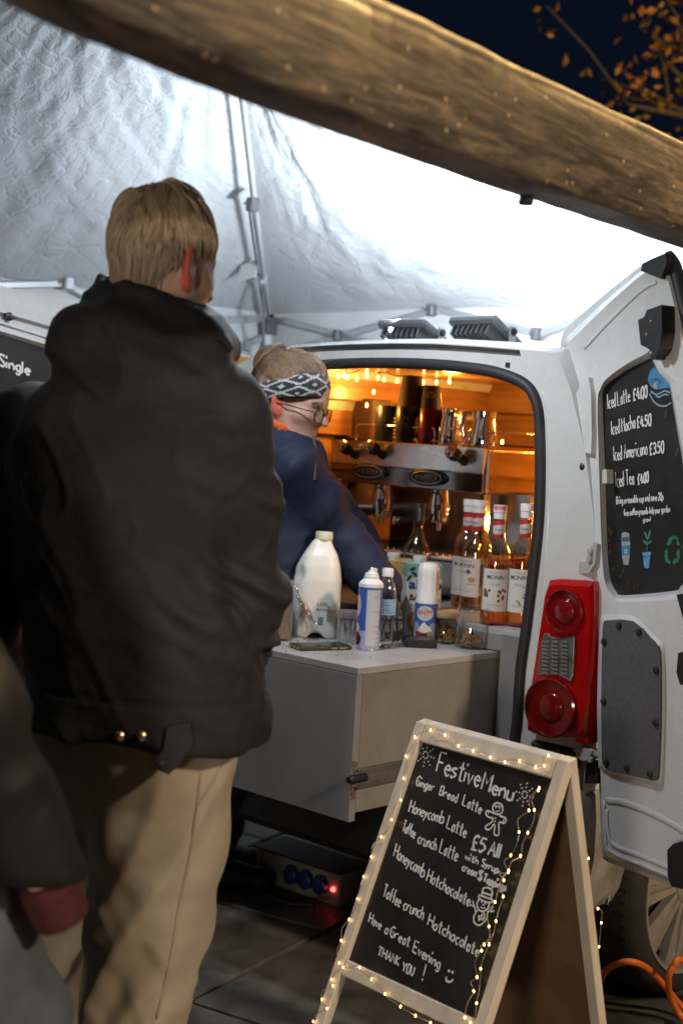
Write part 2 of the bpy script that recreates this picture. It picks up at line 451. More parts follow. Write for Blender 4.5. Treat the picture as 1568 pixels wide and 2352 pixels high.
def flat_text(mb, s, P0, ex, ey, h, bold=.0, wid=None, center=False):
    A, fs = type_mesh(s, bold); ww = A[:, 0].max(); sx = h / .7 if wid is None else wid / max(ww, 1e-6)
    off = -ww * sx / 2 if center else 0
    mb.add([np.array(P0) + np.array(ex) * (a[0] * sx + off) + np.array(ey) * a[1] * h / .7 for a in A], fs)
def cyl_text(mb, s, c, r, z, ang, h, bold=0., wid=None, rl=None):
    A, fs = type_mesh(s, bold); ww = A[:, 0].max(); sx = h / .7 if wid is None else wid / max(ww, 1e-6)
    vs = []
    for a in A:
        t = ang + (a[0] - ww / 2) * sx / r; vs.append((c[0] + r * math.cos(t), c[1] + r * math.sin(t), z + a[1] * h / .7))
    mb.add(vs, fs)
def cyl_patch(mb, c, r, z0, z1, a0, a1, n=14):
    vs = []; 
    for i in range(n + 1):
        t = a0 + (a1 - a0) * i / n
        for z in (z0, z1): vs.append((c[0] + r * math.cos(t), c[1] + r * math.sin(t), z))
    mb.add(vs, [(2 * i, 2 * i + 2, 2 * i + 3, 2 * i + 1) for i in range(n)])
def cyl_blob(mb, c, r, ang, z, w_, h_, n=14, irr=0., rows=1):
    vs = [(c[0] + r * math.cos(ang), c[1] + r * math.sin(ang), z)]; m = 1 if w_ < .5 * r else 4
    ks = [1 + random.uniform(-irr, irr) for i in range(n)]
    for g in range(1, m + 1):
        for i in range(n):
            t = 2 * math.pi * i / n; k = ks[i] * g / m; aa = ang + math.cos(t) * k * w_ / 2 / r
            vs.append((c[0] + r * math.cos(aa), c[1] + r * math.sin(aa), z + math.sin(t) * k * h_ / 2))
    fs = [(0, 1 + i, 1 + (i + 1) % n) for i in range(n)]
    for g in range(m - 1):
        for i in range(n): fs.append((1 + g * n + i, 1 + (g + 1) * n + i, 1 + (g + 1) * n + (i + 1) % n, 1 + g * n + (i + 1) % n))
    mb.add(vs, fs)
def facing(c): return math.atan2(-c[1], -c[0])
# ================================================================== SETTING
# ---- ground: dark bed with separate paving slabs
SLABC = M('paving_slab_stone', (.13, .118, .10), .62, c2=(.042, .039, .034), vs=7, bump=.35, bs=90, bdist=.004, rvar=.2)
SLABD = M('paving_slab_stone_dark', (.11, .10, .088), .6, c2=(.034, .031, .028), vs=5, bump=.35, bs=70, bdist=.004, rvar=.22)
gm = MB(); gm.add([(-150, -150, -.03), (150, -150, -.03), (150, 150, -.03), (-150, 150, -.03)], [(0, 1, 2, 3)])
ground = gm.build('ground', M('ground_bed', (.02, .019, .018), .9, var=.3, vs=3), kind='structure', origin=(0, 0, -.03))
g1 = np.array([math.sin(R(31)), math.cos(R(31)), 0]); g2 = np.array([-math.cos(R(31)), math.sin(R(31)), 0])
X0 = atz(434, 2298, 0)
LA, LB = .66, .66
sl = MB(); sl.box((0, 0, -.014), (LA - .014, LB - .014, .028), g1, g2, bev=.005)
slab0 = sl.build('paving_slab', SLABC, ground, origin=(0, 0, -.028))
_first = True
for i in range(-5, 10):
    for j in range(-6, 9):
        c = X0 + g1 * (i + .5) * LA + g2 * (j + .5) * LB
        if not (-3.6 < c[0] < 3.4 and .6 < c[1] < 8): continue
        z = -.028 + random.uniform(-.0025, .0025)
        rot = (random.uniform(-.004, .004), random.uniform(-.004, .004), math.pi * random.randint(0, 1))
        if _first:
            slab0.location = tuple(np.array([c[0], c[1], z]) - _world[ground.name]); _first = False; continue
        o = inst(slab0, (c[0], c[1], z), ground, rot)
        if random.random() < .45:
            o.material_slots[0].link = 'OBJECT'; o.material_slots[0].material = SLABD

# ---- night sky comes from the world; trees beyond
LEAF = M('autumn_leaf', (.26, .11, .015), .55, c2=(.09, .07, .015), vs=1.6)
BARK = M('bark', (.05, .04, .03), .9, var=.3, vs=20, bump=.5, bs=30)
TY = 11.0
tc0 = atY(1720, 100, TY); tb = np.array([tc0[0] + 1.3, TY + .4, 0])
tree = empty('autumn_tree', tb, 'tall tree with sparse orange autumn leaves against the night sky, upper right', 'tree')
tm = MB()
trunk_top = np.array([tb[0] - .1, tb[1], 3.4])
tm.tube(crom([tb, tb + (0.05, 0, 1.2), tb + (-.05, 0, 2.4), trunk_top], 5), [.2 - .005 * i for i in range(16)], 10)
limbs = []
for i in range(13):
    th = random.uniform(0, 6.28); L_ = random.uniform(1.2, 2.4); st_ = tb + np.array([0, 0, random.uniform(2.1, 3.4)])
    if i < 5: th = random.uniform(2.6, 3.9)
    e = st_ + np.array([math.cos(th) * L_, math.sin(th) * L_ * .7, random.uniform(1.0, 3.2)])
    mid = (st_ + e) / 2 + np.array([0, 0, .3]); path = crom([st_, mid, e], 5); limbs.append(path)
    tm.tube(path, [.06 - .0045 * q for q in range(len(path))], 6)
    for k in range(4):
        s0 = path[random.randint(4, 10)]; e2 = s0 + np.array([random.gauss(-.15, .4), random.gauss(0, .35), random.uniform(-.2, .6)])
        limbs.append([s0, (s0 + e2) / 2 + (0, 0, .05), e2]); tm.tube(limbs[-1], [.014, .009, .004], 5)
tm.build('trunk', BARK, tree, smooth=True)
lm = MB()
for path in limbs:
    pp = crom(path, 3)
    for k in range(int(len(pp) * 2.3)):
        c = pp[int(len(pp) * (random.random() ** .6))] + np.array([random.gauss(0, .16), random.gauss(0, .16), random.gauss(0, .15)])
        a = nrm(rng.normal(size=3)); b = nrm(np.cross(a, rng.normal(size=3))); s_ = random.uniform(.028, .055)
        nn_ = np.cross(a, b) * s_ * .25
        lm.add([c - a * s_, c + b * s_ * .6 + nn_, c + a * s_, c - b * s_ * .6 + nn_], [(0, 1, 2, 3)])
lm.build('crown', LEAF, tree, kind='stuff')

# ---- street lamps (out of frame): one beyond the van to the right, one behind the viewer
LPM = M('lamp_post_paint', (.06, .06, .065), .5)
def street_lamp(base, hz, arm, label, colr, power):
    base = np.array(base, float); arm = np.array(arm, float)
    e = empty('street_lamp', base, label, 'street lamp')
    q = MB(); q.tube([base, base + (0, 0, hz)], [.07, .05], 12); q.tube(crom([base + (0, 0, hz - .05), base + arm * .35 + (0, 0, hz + .3), base + arm + (0, 0, hz + .35)], 5), .03, 8)
    q.build('post', LPM, e, smooth=40)
    hd = base + arm * 1.15 + (0, 0, hz + .35)
    q = MB(); q.box(hd, (.5, .22, .09), nrm(arm), np.cross((0, 0, 1), nrm(arm)), bev=.03); q.build('lamp_head', LPM, e)
    q = MB(); q.box(hd - (0, 0, .055), (.38, .16, .016), nrm(arm), np.cross((0, 0, 1), nrm(arm)), bev=.005); q.build('lamp_lens', glow('lamp_lens_' + str(int(power)), colr, 5), e)
    lamp('street_lamp_light', 'POINT', hd - (0, 0, .12), power, colr, .3)
street_lamp((3.9, 4.7, 0), 4.9, (-.9, -.1, 0), 'sodium street lamp standing beyond the van on the right', (1, .62, .23), 2600)
street_lamp((5.4, -1.9, 0), 4.4, (-.7, .2, 0), 'warm street lamp standing behind the viewer', (1, .80, .58), 1600)
def added_lamp(P, hook, label, power, colr, soft, mname, shade=False):
    e = empty('added_hanging_lamp', P, label, 'lamp', None)
    q = MB(); q.lathe(P, [(0, -.035), (.022, -.028), (.032, 0), (.024, .03), (.014, .045)], 18); q.build('bulb', glow(mname, colr, 6), e, smooth=True)
    q = MB(); q.lathe(P, [(.016, .04), (.018, .09), (.006, .1)], 14); q.tube([np.array(P) + (0, 0, .1), hook], .004, 6); q.build('lamp_holder', LPM, e, smooth=40)
    if shade:
        q = MB(); q.lathe(P, [(.075, -.03), (.06, .02), (.03, .055), (.018, .06)], 24, caps=False); q.build('lamp_shade', LPM, e, smooth=True)
        lamp('hanging_lamp_light', 'SPOT', np.array(P) - (0, 0, .06), power, colr, soft, aim=np.array(P) - (0, 0, 2), spot=R(172))
    else: lamp('hanging_lamp_light', 'POINT', np.array(P) - (0, 0, .06), power, colr, soft)
HL = atY(556, 160, 3.2); added_lamp(HL - (0, 0, .0), HL + (0, 0, .11), 'unseen white shaded lamp added inside the gazebo above the customer', 46, (.88, .94, 1.0), .06, 'cool_bulb', True)  # added lamp, hidden by the beam; lights van rear, door and sleeve
HB2 = np.array([-1.5, -2.4, 1.22]); added_lamp(HB2, HB2 + (0, 0, 1.6), 'unseen bare bulb added low behind the viewer as soft fill', 345, (1, .87, .72), .35, 'neutral_bulb')  # added fill from behind the viewer, set low to pass under the beam

# ---- timber beam of the next stall, close to the viewer
BY = 1.75
bd = np.array([math.sin(R(36.8)), math.cos(R(36.8)), 0]); bn = np.array([-bd[1], bd[0], 0])
Bb = atY(784, 338, BY); wbm = .10
lowp_ = [(0, 16), (130, 76), (270, 132), (400, 184), (560, 242), (700, 291), (850, 342), (1000, 393), (1150, 443), (1300, 490), (1450, 538), (1568, 576)]
topp_ = [(905, -2), (1000, 43), (1100, 95), (1200, 145), (1310, 194), (1400, 235), (1568, 318)]
def tz(p, off):
    q_ = onpl(*p, Bb + bn * off, bn) - Bb; return q_ @ bd, q_[2] + Bb[2]
LT_ = np.array([tz(p, wbm) for p in lowp_]); TT_ = np.array([tz((p[0], p[1] - 9), 0) for p in topp_])
def lin(A, t):
    if t < A[0, 0]: return A[0, 1] + (t - A[0, 0]) * (A[2, 1] - A[0, 1]) / (A[2, 0] - A[0, 0])
    if t > A[-1, 0]: return A[-1, 1] + (t - A[-1, 0]) * (A[-1, 1] - A[-3, 1]) / (A[-1, 0] - A[-3, 0])
    return np.interp(t, A[:, 0], A[:, 1])
def beam_prof(hh):
    out = []
    for (sx, sy, a0, r) in ((1, 1, 0, .02), (-1, 1, 90, .036), (-1, -1, 180, .014), (1, -1, 270, .016)):
        for j in range(7):
            a = R(a0 + 15 * j); out.append((sx * (wbm / 2 - r) + r * math.cos(a), sy * (hh / 2 - r) + r * math.sin(a)))
    return out
bm = MB(); rings = []
for i in range(110):
    t = -2.0 + i * .042
    zb_, zt_ = lin(LT_, t), lin(TT_, max(t, TT_[0, 0] - .25)) 
    if t < TT_[0, 0] - .25: zt_ = zb_ + (lin(TT_, TT_[0, 0]) - lin(LT_, TT_[0, 0]))
    hh = zt_ - zb_; ring = []
    for k, (px_, pz) in enumerate(beam_prof(hh)):
        wob = .0035 * mnoise.noise(Vector((t * 2.2, k * .23, 3))) + .0025 * mnoise.noise(Vector((t * 9, k * .5, 8)))
        gr = .008 if (abs(pz - hh * .34) < .012 and px_ < 0) else 0
        ring.append(Bb * (1, 1, 0) + bd * t + bn * (wbm / 2 + px_ + gr - (wob if px_ < 0 else -wob)) + np.array([0, 0, (zb_ + zt_) / 2 + pz + wob]))
    rings.append(ring)
for i in range(len(rings) - 1): bm.loft(rings[i], rings[i + 1])
bm.fan(rings[0], -bd); bm.fan(rings[-1], bd)
# weathered timber: streaks along the grain, dark knots, pale flecks
WB = M('weathered_timber', (.15, .115, .08), .5, bump=.28, bs=6, bdist=.004)
nt = WB.node_tree; N = nt.nodes; L = nt.links; b_ = N['Principled BSDF']
tc = N.new('ShaderNodeTexCoord'); mp = N.new('ShaderNodeMapping'); mp.inputs['Rotation'].default_value = (0, 0, R(36.8) - R(90)); mp.vector_type = 'POINT'
mp.inputs['Rotation'].default_value = (0, 0, R(36.8 - 90)); L.new(tc.outputs['Object'], mp.inputs['Vector'])
mp2 = N.new('ShaderNodeMapping'); mp2.inputs['Scale'].default_value = (3.0, 16, 26); L.new(mp.outputs['Vector'], mp2.inputs['Vector'])
n1 = N.new('ShaderNodeTexNoise'); n1.inputs['Scale'].default_value = 1.6; n1.inputs['Detail'].default_value = 9; n1.inputs['Roughness'].default_value = .68; n1.inputs['Distortion'].default_value = 1.4
L.new(mp2.outputs['Vector'], n1.inputs['Vector'])
r1 = N.new('ShaderNodeValToRGB'); e = r1.color_ramp.elements; e[0].position = .36; e[0].color = (.020, .017, .015, 1); e[1].position = .66; e[1].color = (.24, .175, .115, 1)
m_ = e.new(.5); m_.color = (.085, .071, .059, 1); L.new(n1.outputs['Fac'], r1.inputs['Fac'])
vo = N.new('ShaderNodeTexVoronoi'); vo.inputs['Scale'].default_value = 34; L.new(tc.outputs['Object'], vo.inputs['Vector'])
mr = N.new('ShaderNodeMapRange'); mr.inputs['From Min'].default_value = .06; mr.inputs['From Max'].default_value = .12; mr.inputs['To Min'].default_value = 1; mr.inputs['To Max'].default_value = 0
L.new(vo.outputs['Distance'], mr.inputs['Value'])
mx = N.new('ShaderNodeMixRGB'); L.new(mr.outputs['Result'], mx.inputs['Fac']); L.new(r1.outputs['Color'], mx.inputs['Color1']); mx.inputs['Color2'].default_value = (.5, .40, .27, 1)
n2 = N.new('ShaderNodeTexNoise'); n2.inputs['Scale'].default_value = 6.5; n2.inputs['Detail'].default_value = 8; n2.inputs['Roughness'].default_value = .75; n2.inputs['Distortion'].default_value = .6; L.new(mp2.outputs['Vector'], n2.inputs['Vector'])
r2_ = N.new('ShaderNodeMapRange'); r2_.inputs['From Min'].default_value = .32; r2_.inputs['From Max'].default_value = .68; r2_.inputs['To Min'].default_value = .42; r2_.inputs['To Max'].default_value = .95; L.new(n2.outputs['Fac'], r2_.inputs['Value'])
ml = N.new('ShaderNodeVectorMath'); ml.operation = 'SCALE'; L.new(r1.outputs['Color'], ml.inputs[0]); L.new(r2_.outputs['Result'], ml.inputs['Scale']); L.new(ml.outputs['Vector'], mx.inputs['Color1'])
L.new(mx.outputs['Color'], b_.inputs['Base Color'])
bp = [n for n in N if n.type == 'BUMP'][0]; L.new(n1.outputs['Fac'], bp.inputs['Height'])
beam = bm.build('timber_beam', WB, smooth=True, label='thick weathered timber beam slanting across the top in front of the tent', cat='beam')
q = MB(); P_ = onpl(1207, 455, Bb + bn * .05, bn); q.lathe(P_ + bn * -.0 + (0, 0, -.006), [(.0, -.006), (.011, -.005), (.013, .0), (.011, .01)], 10)
q.build('bolt', BLKPL, beam)

# ---- pop-up gazebo
TG = R(46); gu = np.array([math.sin(TG), math.cos(TG), 0]); gv = np.array([-math.cos(TG), math.sin(TG), 0])
ZE = 1.98; GA = atz(622, 722, ZE); GW, GL_ = 3.40, 3.7
FAB = bpy.data.materials.new('silver_canopy_fabric'); FAB.use_nodes = True
nt = FAB.node_tree; N = nt.nodes; L = nt.links; b_ = N['Principled BSDF']
b_.inputs['Base Color'].default_value = (.60, .635, .67, 1); b_.inputs['Roughness'].default_value = .55; b_.inputs['Metallic'].default_value = .08
tc = N.new('ShaderNodeTexCoord')
na = N.new('ShaderNodeTexNoise'); na.inputs['Scale'].default_value = 5; na.inputs['Detail'].default_value = 4; na.inputs['Distortion'].default_value = 1.2
L.new(tc.outputs['Object'], na.inputs['Vector'])
vo = N.new('ShaderNodeTexVoronoi'); vo.feature = 'DISTANCE_TO_EDGE'; vo.inputs['Scale'].default_value = 11
ad = N.new('ShaderNodeMixRGB'); ad.blend_type = 'ADD'; ad.inputs['Fac'].default_value = .18
L.new(tc.outputs['Object'], ad.inputs['Color1']); L.new(na.outputs['Color'], ad.inputs['Color2']); L.new(ad.outputs['Color'], vo.inputs['Vector'])
nb = N.new('ShaderNodeTexNoise'); nb.inputs['Scale'].default_value = 36; nb.inputs['Detail'].default_value = 3; nb.inputs['Distortion'].default_value = 2.2; L.new(tc.outputs['Object'], nb.inputs['Vector'])
mt = N.new('ShaderNodeMath'); mt.operation = 'MINIMUM'; mt.inputs[1].default_value = .12; L.new(vo.outputs['Distance'], mt.inputs[0])
m2 = N.new('ShaderNodeMath'); m2.operation = 'MULTIPLY_ADD'; m2.inputs[1].default_value = .22; L.new(nb.outputs['Fac'], m2.inputs[0])
m3 = N.new('ShaderNodeMath'); m3.operation = 'MULTIPLY'; m3.inputs[1].default_value = 1.1; L.new(mt.outputs[0], m3.inputs[0]); L.new(m3.outputs[0], m2.inputs[2])
bp = N.new('ShaderNodeBump'); bp.inputs['Strength'].default_value = .8; bp.inputs['Distance'].default_value = .018; L.new(m2.outputs[0], bp.inputs['Height'])
L.new(bp.outputs['Normal'], b_.inputs['Normal'])

gaz = empty('gazebo', (GA[0], GA[1], 0), 'silver lined pop-up gazebo with crumpled canopy over the van', 'gazebo')
zA = 2.74
def gz(a, b, z): return np.array([GA[0], GA[1], 0]) - gu * a - gv * b + np.array([0, 0, z])
cor = [gz(0, 0, ZE), gz(0, GW, ZE), gz(GL_, GW, ZE), gz(GL_, 0, ZE)]
apA = gz(1.6, 1.605, zA); apB = gz(GL_ - 1.6, 1.605, zA)
def panel(a, b, c, d, seed, n=110):              # a-b eave, c-d upper edge (c above b, d above a)
    G = []; nn = nrm(np.cross(b - a, d - a)); 
    if nn[2] < 0: nn = -nn
    P_ = []
    for i in range(n + 1):
        s_ = i / n
        for j in range(n + 1):
            t = j / n
            lo_ = a + (b - a) * t; hi_ = d + (c - d) * t; P_.append(lo_ + (hi_ - lo_) * s_)
    P_ = np.array(P_); S = np.repeat(np.arange(n + 1) / n, n + 1); T = np.tile(np.arange(n + 1) / n, n + 1)
    edge = np.clip(np.minimum(np.minimum(S, 1 - S), np.minimum(T, 1 - T)) * 8, 0, 1)
    sag = -.05 * np.sin(np.pi * T) * np.sin(np.pi * np.clip(S * 1.1, 0, 1))
    Lx = T * np.linalg.norm(b - a); Ly = S * np.linalg.norm((d + c - a - b) / 2)
    q_ = np.stack([Lx * 4.5, Ly * 2.6, np.full_like(Lx, seed)], 1); q2 = np.stack([Lx * 12 + vnoise(q_) * 1.6, Ly * 9 + vnoise(q_ + 9) * 1.6, np.full_like(Lx, seed + 5.5)], 1)
    rad = np.stack([Lx * 16 / (1.15 - S * .8), Ly * 1.4, np.full_like(Lx, seed + 2.2)], 1)
    dsp = sag + edge * (.010 * ridge(q_) + .006 * ridge(q2) + .010 * vnoise(rad) * S)
    P_ = P_ + nn * dsp[:, None]
    mb = MB(); mb.grid(P_.reshape(n + 1, n + 1, 3)); return mb
for k, (a, b, c, d) in enumerate([(cor[0], cor[1], apA, apA), (cor[1], cor[2], apB, apA), (cor[2], cor[3], apB, apB), (cor[3], cor[0], apA, apB)]):
    panel(a, b, c, d, 3.3 * k + 1).build('canopy_panel', FAB, gaz, smooth=True)
# hanging walls: left side and far side up to the van, plus the valance above the van roof
FABW = M('white_wall_fabric', (.62, .64, .66), .6, var=.05, vs=6, bump=.3, bs=18, bdist=.01)
def wall(p0, p1, z0, z1, name, n=60, off=.0):
    mb = MB(); nn = np.array([-(p1 - p0)[1], (p1 - p0)[0], 0]); nn = nrm(nn); G = []
    for i in range(10):
        z = z0 + (z1 - z0) * i / 9; row = []
        for j in range(n + 1):
            t = j / n; p = p0 + (p1 - p0) * t
            row.append(np.array([p[0], p[1], z]) + nn * (off + .018 * mnoise.noise(Vector((t * 7, z * .6, off * 9))) * (1 - .7 * i / 9)))
        G.append(row)
    mb.grid(G); mb.build(name, FABW, gaz, smooth=True)
wall(gz(0, .02, 0), gz(0, 1.25, 0), .02, ZE + .006, 'sidewall', 30)
wall(gz(.02, 0, 0), gz(GL_ - .1, 0, 0), .02, ZE + .006, 'sidewall', 60)
wall(gz(-.02, 0, 0), gz(-.02, GW, 0), ZE - .24, ZE + .006, 'valance', 60)
for nm, (a, b) in (('valance', ((0, -.02), (GL_, -.02))), ('valance', ((GL_ + .02, 0), (GL_ + .02, GW)))):
    wall(gz(*a, 0), gz(*b, 0), ZE - .2, ZE - .004, nm, 50)
# frame: legs, hip rafters, scissor trusses with brackets
def bar(p, q_, w_=.022, name='frame_bar', mat=ALU):
    mb = MB(); d = nrm(np.array(q_) - p); up = np.array([0, 0, 1.]) if abs(d[2]) < .9 else np.array([1., 0, 0]); y = nrm(np.cross(up, d)); z = np.cross(d, y)
    mb.box((np.array(p) + q_) / 2, (np.linalg.norm(np.array(q_) - p), w_ * .6, w_), d, y, z, bev=.004); return mb.build(name, mat, gaz)
def knuckle(p, s_=.035, mat=None):
    mb = MB(); mb.box(p, (s_, s_, s_ * 1.3), gu, gv, bev=.006); mb.lathe(np.array(p) - gu * s_ * .75, [(.006, 0), (.006, .006)], 8, axis=-gu)
    mb.build('bracket', mat or M('grey_bracket', (.10, .105, .115), .45), gaz)
for k, (a, b) in enumerate(((.06, .06), (.06, GW - .06), (GL_ - .06, GW - .06), (GL_ - .06, .06))):
    if k == 2: continue
    p = gz(a, b, 0)
    if k == 1: continue
    bar(p, p + (0, 0, ZE - .03), .04, 'leg'); knuckle(p + (0, 0, ZE - .06), .06); knuckle(p + (0, 0, ZE - .36), .055)
hip0 = gz(.06, .06, ZE - .05); hipm = hip0 + (apA - hip0) * .52 + (0, 0, -.075); hipe = apA + np.array([0, 0, -.07])
RAFT = M('grey_rafter_tube', (.26, .27, .29), .35, .6); bar(hip0, hipm, .022, 'rafter', RAFT); bar(hipm + (0, 0, .01), hipe, .018, 'rafter', RAFT); knuckle(hipm, .04)
bar(hip0 + gv * .03 + (0, 0, .015), hipm + gv * .03 + (0, 0, .02), .012, 'rafter', M('grey_bracket', (.10, .105, .115), .45))
hq = hip0 + (hipm - hip0) * .42
bar(hq, gz(.06, .06, ZE - .40), .018, 'strut', RAFT)
knuckle(hq, .035, ALU)
q = MB(); tp = hip0 + (hipm - hip0) * .52; q.add([tp + (0, 0, .03), tp + gv * .12 + gu * .02 + (0, 0, .02), tp + gv * .13 + (0, 0, -.06), tp + gv * .03 + (0, 0, -.05)], [(0, 1, 2, 3)]); 
q2_ = MB(); q2_.prism([tp + gv * .02 + (0, 0, .035), tp + gv * .13 + (0, 0, .015), tp + gv * .15 + (0, 0, -.055), tp + gv * .035 + (0, 0, -.035)], gu * .004)
q2_.build('fabric_tab', FABW, gaz)
# far-side trusses (in the vertical plane under the far eave)
PF = gz(.05, 0, 0)
def onfar(x, y): return onpl(x, y, PF, gu)
for a, b in (((648, 735), (868, 792)), ((690, 800), (990, 715)), ((1003, 712), (1236, 768)), ((780, 772), (868, 800)), ((1236, 768), (1420, 700))):
    bar(onfar(*a), onfar(*b), .026, 'truss_bar')
for a in ((780, 771), (996, 714), (1235, 768)): knuckle(onfar(*a) - gu * .014, .036)
PS = gz(0, .05, 0)
def onside(x, y): return onpl(x, y, PS, gv)
for a, b in (((-60, 657), (152, 652)), ((150, 652), (205, 682)), ((205, 682), (420, 745)), ((470, 738), (606, 732)), ((540, 800), (606, 775)), ((480, 770), (575, 800))):
    bar(onside(*a), onside(*b), .028, 'truss_bar')
knuckle(onside(152, 652) + gv * -.014, .042, ALU)
# ================================================================== VAN
van = empty('van', V(0, .75, 0), 'white panel van with open rear doors serving as a coffee bar', 'van')
def ra(x, y, a=0.): return onpl(x, y, V(a, 0, 0), u)         # pixel -> rear plane
roofpx = [(1277, 812), (1235, 806), (1185, 801), (1090, 793), (991, 787), (900, 787), (803, 790), (735, 794), (669, 799), (620, 806), (596, 813), (566, 826), (545, 838)]
outer = [V(0, 0, .50), V(0, -.004, .75), V(0, .0, 1.13), V(0, .02, 1.28), V(0, .06, 1.45), V(0, .115, 1.60)] + [ra(*p) for p in roofpx] + [V(0, 1.40, 1.50), V(0, 1.46, 1.3), V(0, 1.5, 1.1), V(0, 1.5, .50)]
opx = [(1182, 1700), (1196, 1537), (1210, 1434), (1229, 1281), (1238, 1185), (1241, 1089), (1240, 1000), (1236, 941), (1224, 905), (1204, 882), (1172, 866), (1125, 852), (1070, 844), (1010, 838), (918, 834), (826, 834), (743, 838), (690, 846)]
hole = [ra(*p) for p in opx]
lv = vanc(hole[-1])
hole += [V(0, lv[1] + .10, lv[2] - .03), V(0, 1.36, 1.5), V(0, 1.40, 1.3), V(0, 1.41, .9), V(0, 1.40, .62), V(0, .26, .62)]
rf = MB(); rf.holed(outer, hole, -u)
inn = [p + u * .09 for p in hole]; rf.loft(hole, inn) if False else None
rf.add(hole + inn, [(i, (i + 1) % len(hole), len(hole) + (i + 1) % len(hole), len(hole) + i) for i in range(len(hole))])
rf.build('rear_frame', WHITE, van, smooth=30)
# roof and side shell, with a wheel arch cut out of the near side
Lv = 3.6
secs = [0, .03, .12, .5, 1.2, 2.0, 2.5]
sh = MB(); top = outer[2:-2]
rows = []
for a in secs:
    k = 0.018 if a == 0.03 else 0.03 if a >= .12 else 0.0
    row = []
    for p in top:
        _, bb, zz = vanc(p); bb2 = .75 + (bb - .75) * (1 + k * .6); row.append(V(a, bb2, zz + (k * .7 if zz > 1.5 else 0)))
    rows.append(row)
sh.grid(rows); sh.build('body_shell', WHITE, van, smooth=50)
sd = MB(); arch = [(.52 + .37 * math.cos(R(t)), .30 + .37 * math.sin(R(t))) for t in range(180, -1, -12)]
ol = [(0, .50), (0, 1.14), (2.5, 1.14), (2.5, .30), (.92, .30)] + [q for q in arch[::-1]][0:] + [(.18, .42), (.10, .50)]
sd.prism([V(a, -.002, z) for a, z in ol], v * .012); sd.build('side_panel', WHITE, van)
sd = MB(); sd.prism([V(a, 1.502, z) for a, z in [(0, .5), (0, 1.1), (2.5, 1.1), (2.5, .3), (0, .3)]], -v * .012); sd.build('side_panel', WHITE, van)
ar = MB(); G = []
for t in range(180, -1, -12): G.append([V(.52 + .37 * math.cos(R(t)), bb, .30 + .37 * math.sin(R(t))) for bb in (.0, .30)])
ar.grid(G); ar.fan([V(.52 + .37 * math.cos(R(t)), .30, .30 + .37 * math.sin(R(t))) for t in range(180, -1, -12)], -v); ar.build('wheel_arch', BLKPL, van)
fr = MB(); fr.box(V(3.05, .75, .95), (1.1, 1.44, .9), u, v, bev=.25); fr.build('bonnet', WHITE, van)
fl = MB(); fl.box(V(1.5, .75, .46), (2.9, 1.38, .06), u, v); fl.build('load_floor', BLKPL, van)
# bumper: dark moulded plastic with dirty painted corner
bp_ = MB(); bp_.box(V(-.045, .86, .40), (.12, 1.34, .20), u, v, bev=.03); bp_.box(V(-.02, .86, .53), (.09, 1.34, .06), u, v, bev=.02); bp_.build('bumper', BLKPL, van)
bc = MB()
cpx = [V(a, b, z) for a, b, z in ()]
G = []
for z, k in ((.30, -.02), (.34, .0), (.44, .012), (.54, .01), (.60, .0), (.625, -.02)):
    row = []
    for a, b in ((-.05 - k, .22), (-.055 - k, .10), (-.045 - k, .03), (-.015 - k * .7, -.006 - k * .7), (.05, -.012 - k), (.12, -.01 - k), (.20 - max(0, z - .3) * .0, -.008 - k)): row.append(V(a, b, z))
    G.append(row)
bc.grid(G); bc.build('bumper_corner', DIRTY, van, smooth=60)
# rubber seal round the opening
q = MB(); q.tube(crom(hole, 4, closed=True), .0155, 10, closed=True); q.build('door_seal', RUBBER, van, smooth=True)
pil = MB(); pil.tube(crom([ra(*p, a=.004) for p in ((1226, 1640), (1240, 1450), (1253, 1281), (1262, 1100), (1258, 960), (1246, 900))], 5), .006, 6); pil.build('pillar_bead', WHITE, van, smooth=True)
q = MB(); q.prism([ra(*p, a=-.008) for p in ((666, 799), (735, 794), (803, 791), (900, 789), (991, 790), (1090, 796), (1188, 804), (1190, 813), (1090, 805), (991, 799), (900, 798), (803, 800), (735, 803), (672, 808))], u * .02); q.build('roof_rubber_strip', RUBBER, van)
q = MB(); c = ra(1165, 838, -.002); q.box(c, (.004, .012, .012), u, v); q.build('marker_hole', BLKPL, van)
# tail light
RED = M('red_lens', (.40, .004, .006), .07, coat=.8, var=.25, vs=6)
REDD = M('red_reflector', (.17, .003, .004), .16, coat=.5, var=.3, vs=14); REDB = M('red_bright_lens', (.85, .02, .012), .1, coat=.9)
def tl(x, y, a=-.03): return onpl(x, y, V(a, 0, 0), u)
lens = [tl(*p) for p in ((1262, 1333), (1285, 1330), (1345, 1333), (1362, 1336), (1364, 1400), (1358, 1540), (1347, 1680), (1340, 1695), (1300, 1694), (1225, 1684), (1211, 1676), (1209, 1640), (1224, 1550), (1239, 1450), (1252, 1360))]
q = MB()
ctr = sum(lens) / len(lens); back = [p + u * .05 for p in lens]; ins_ = [ctr + (p - ctr) * .93 - u * .008 for p in lens]
q.loft(back, lens); q.loft(lens, ins_); q.fan(ins_, -u)
tail = q.build('tail_light', RED, van, smooth=35)
q = MB(); side = [V(a, -.012, z) for a, z in ((-.02, 1.125), (.05, 1.13), (.062, 1.1), (.055, .76), (.04, .735), (-.02, .735))]; q.prism(side, v * .03); q.build('side_lens', REDB, tail)
def ring(cx, cy, rpx, prof, mat, name):
    c = tl(cx, cy, -.040); mp_ = MB(); r0 = rpx * c[1] / FPX * 1.28
    mp_.lathe(c, [(r * r0, -z) for r, z in prof], 30, axis=u, X=v); return mp_.build(name, mat, tail, smooth=40)
ring(1296, 1404, 41, [(1.0, -.004), (1.0, .006), (.92, .008), (.88, .001), (.56, -.002), (.52, .003), (.46, .005), (0, .007)], REDD, 'lamp_round')
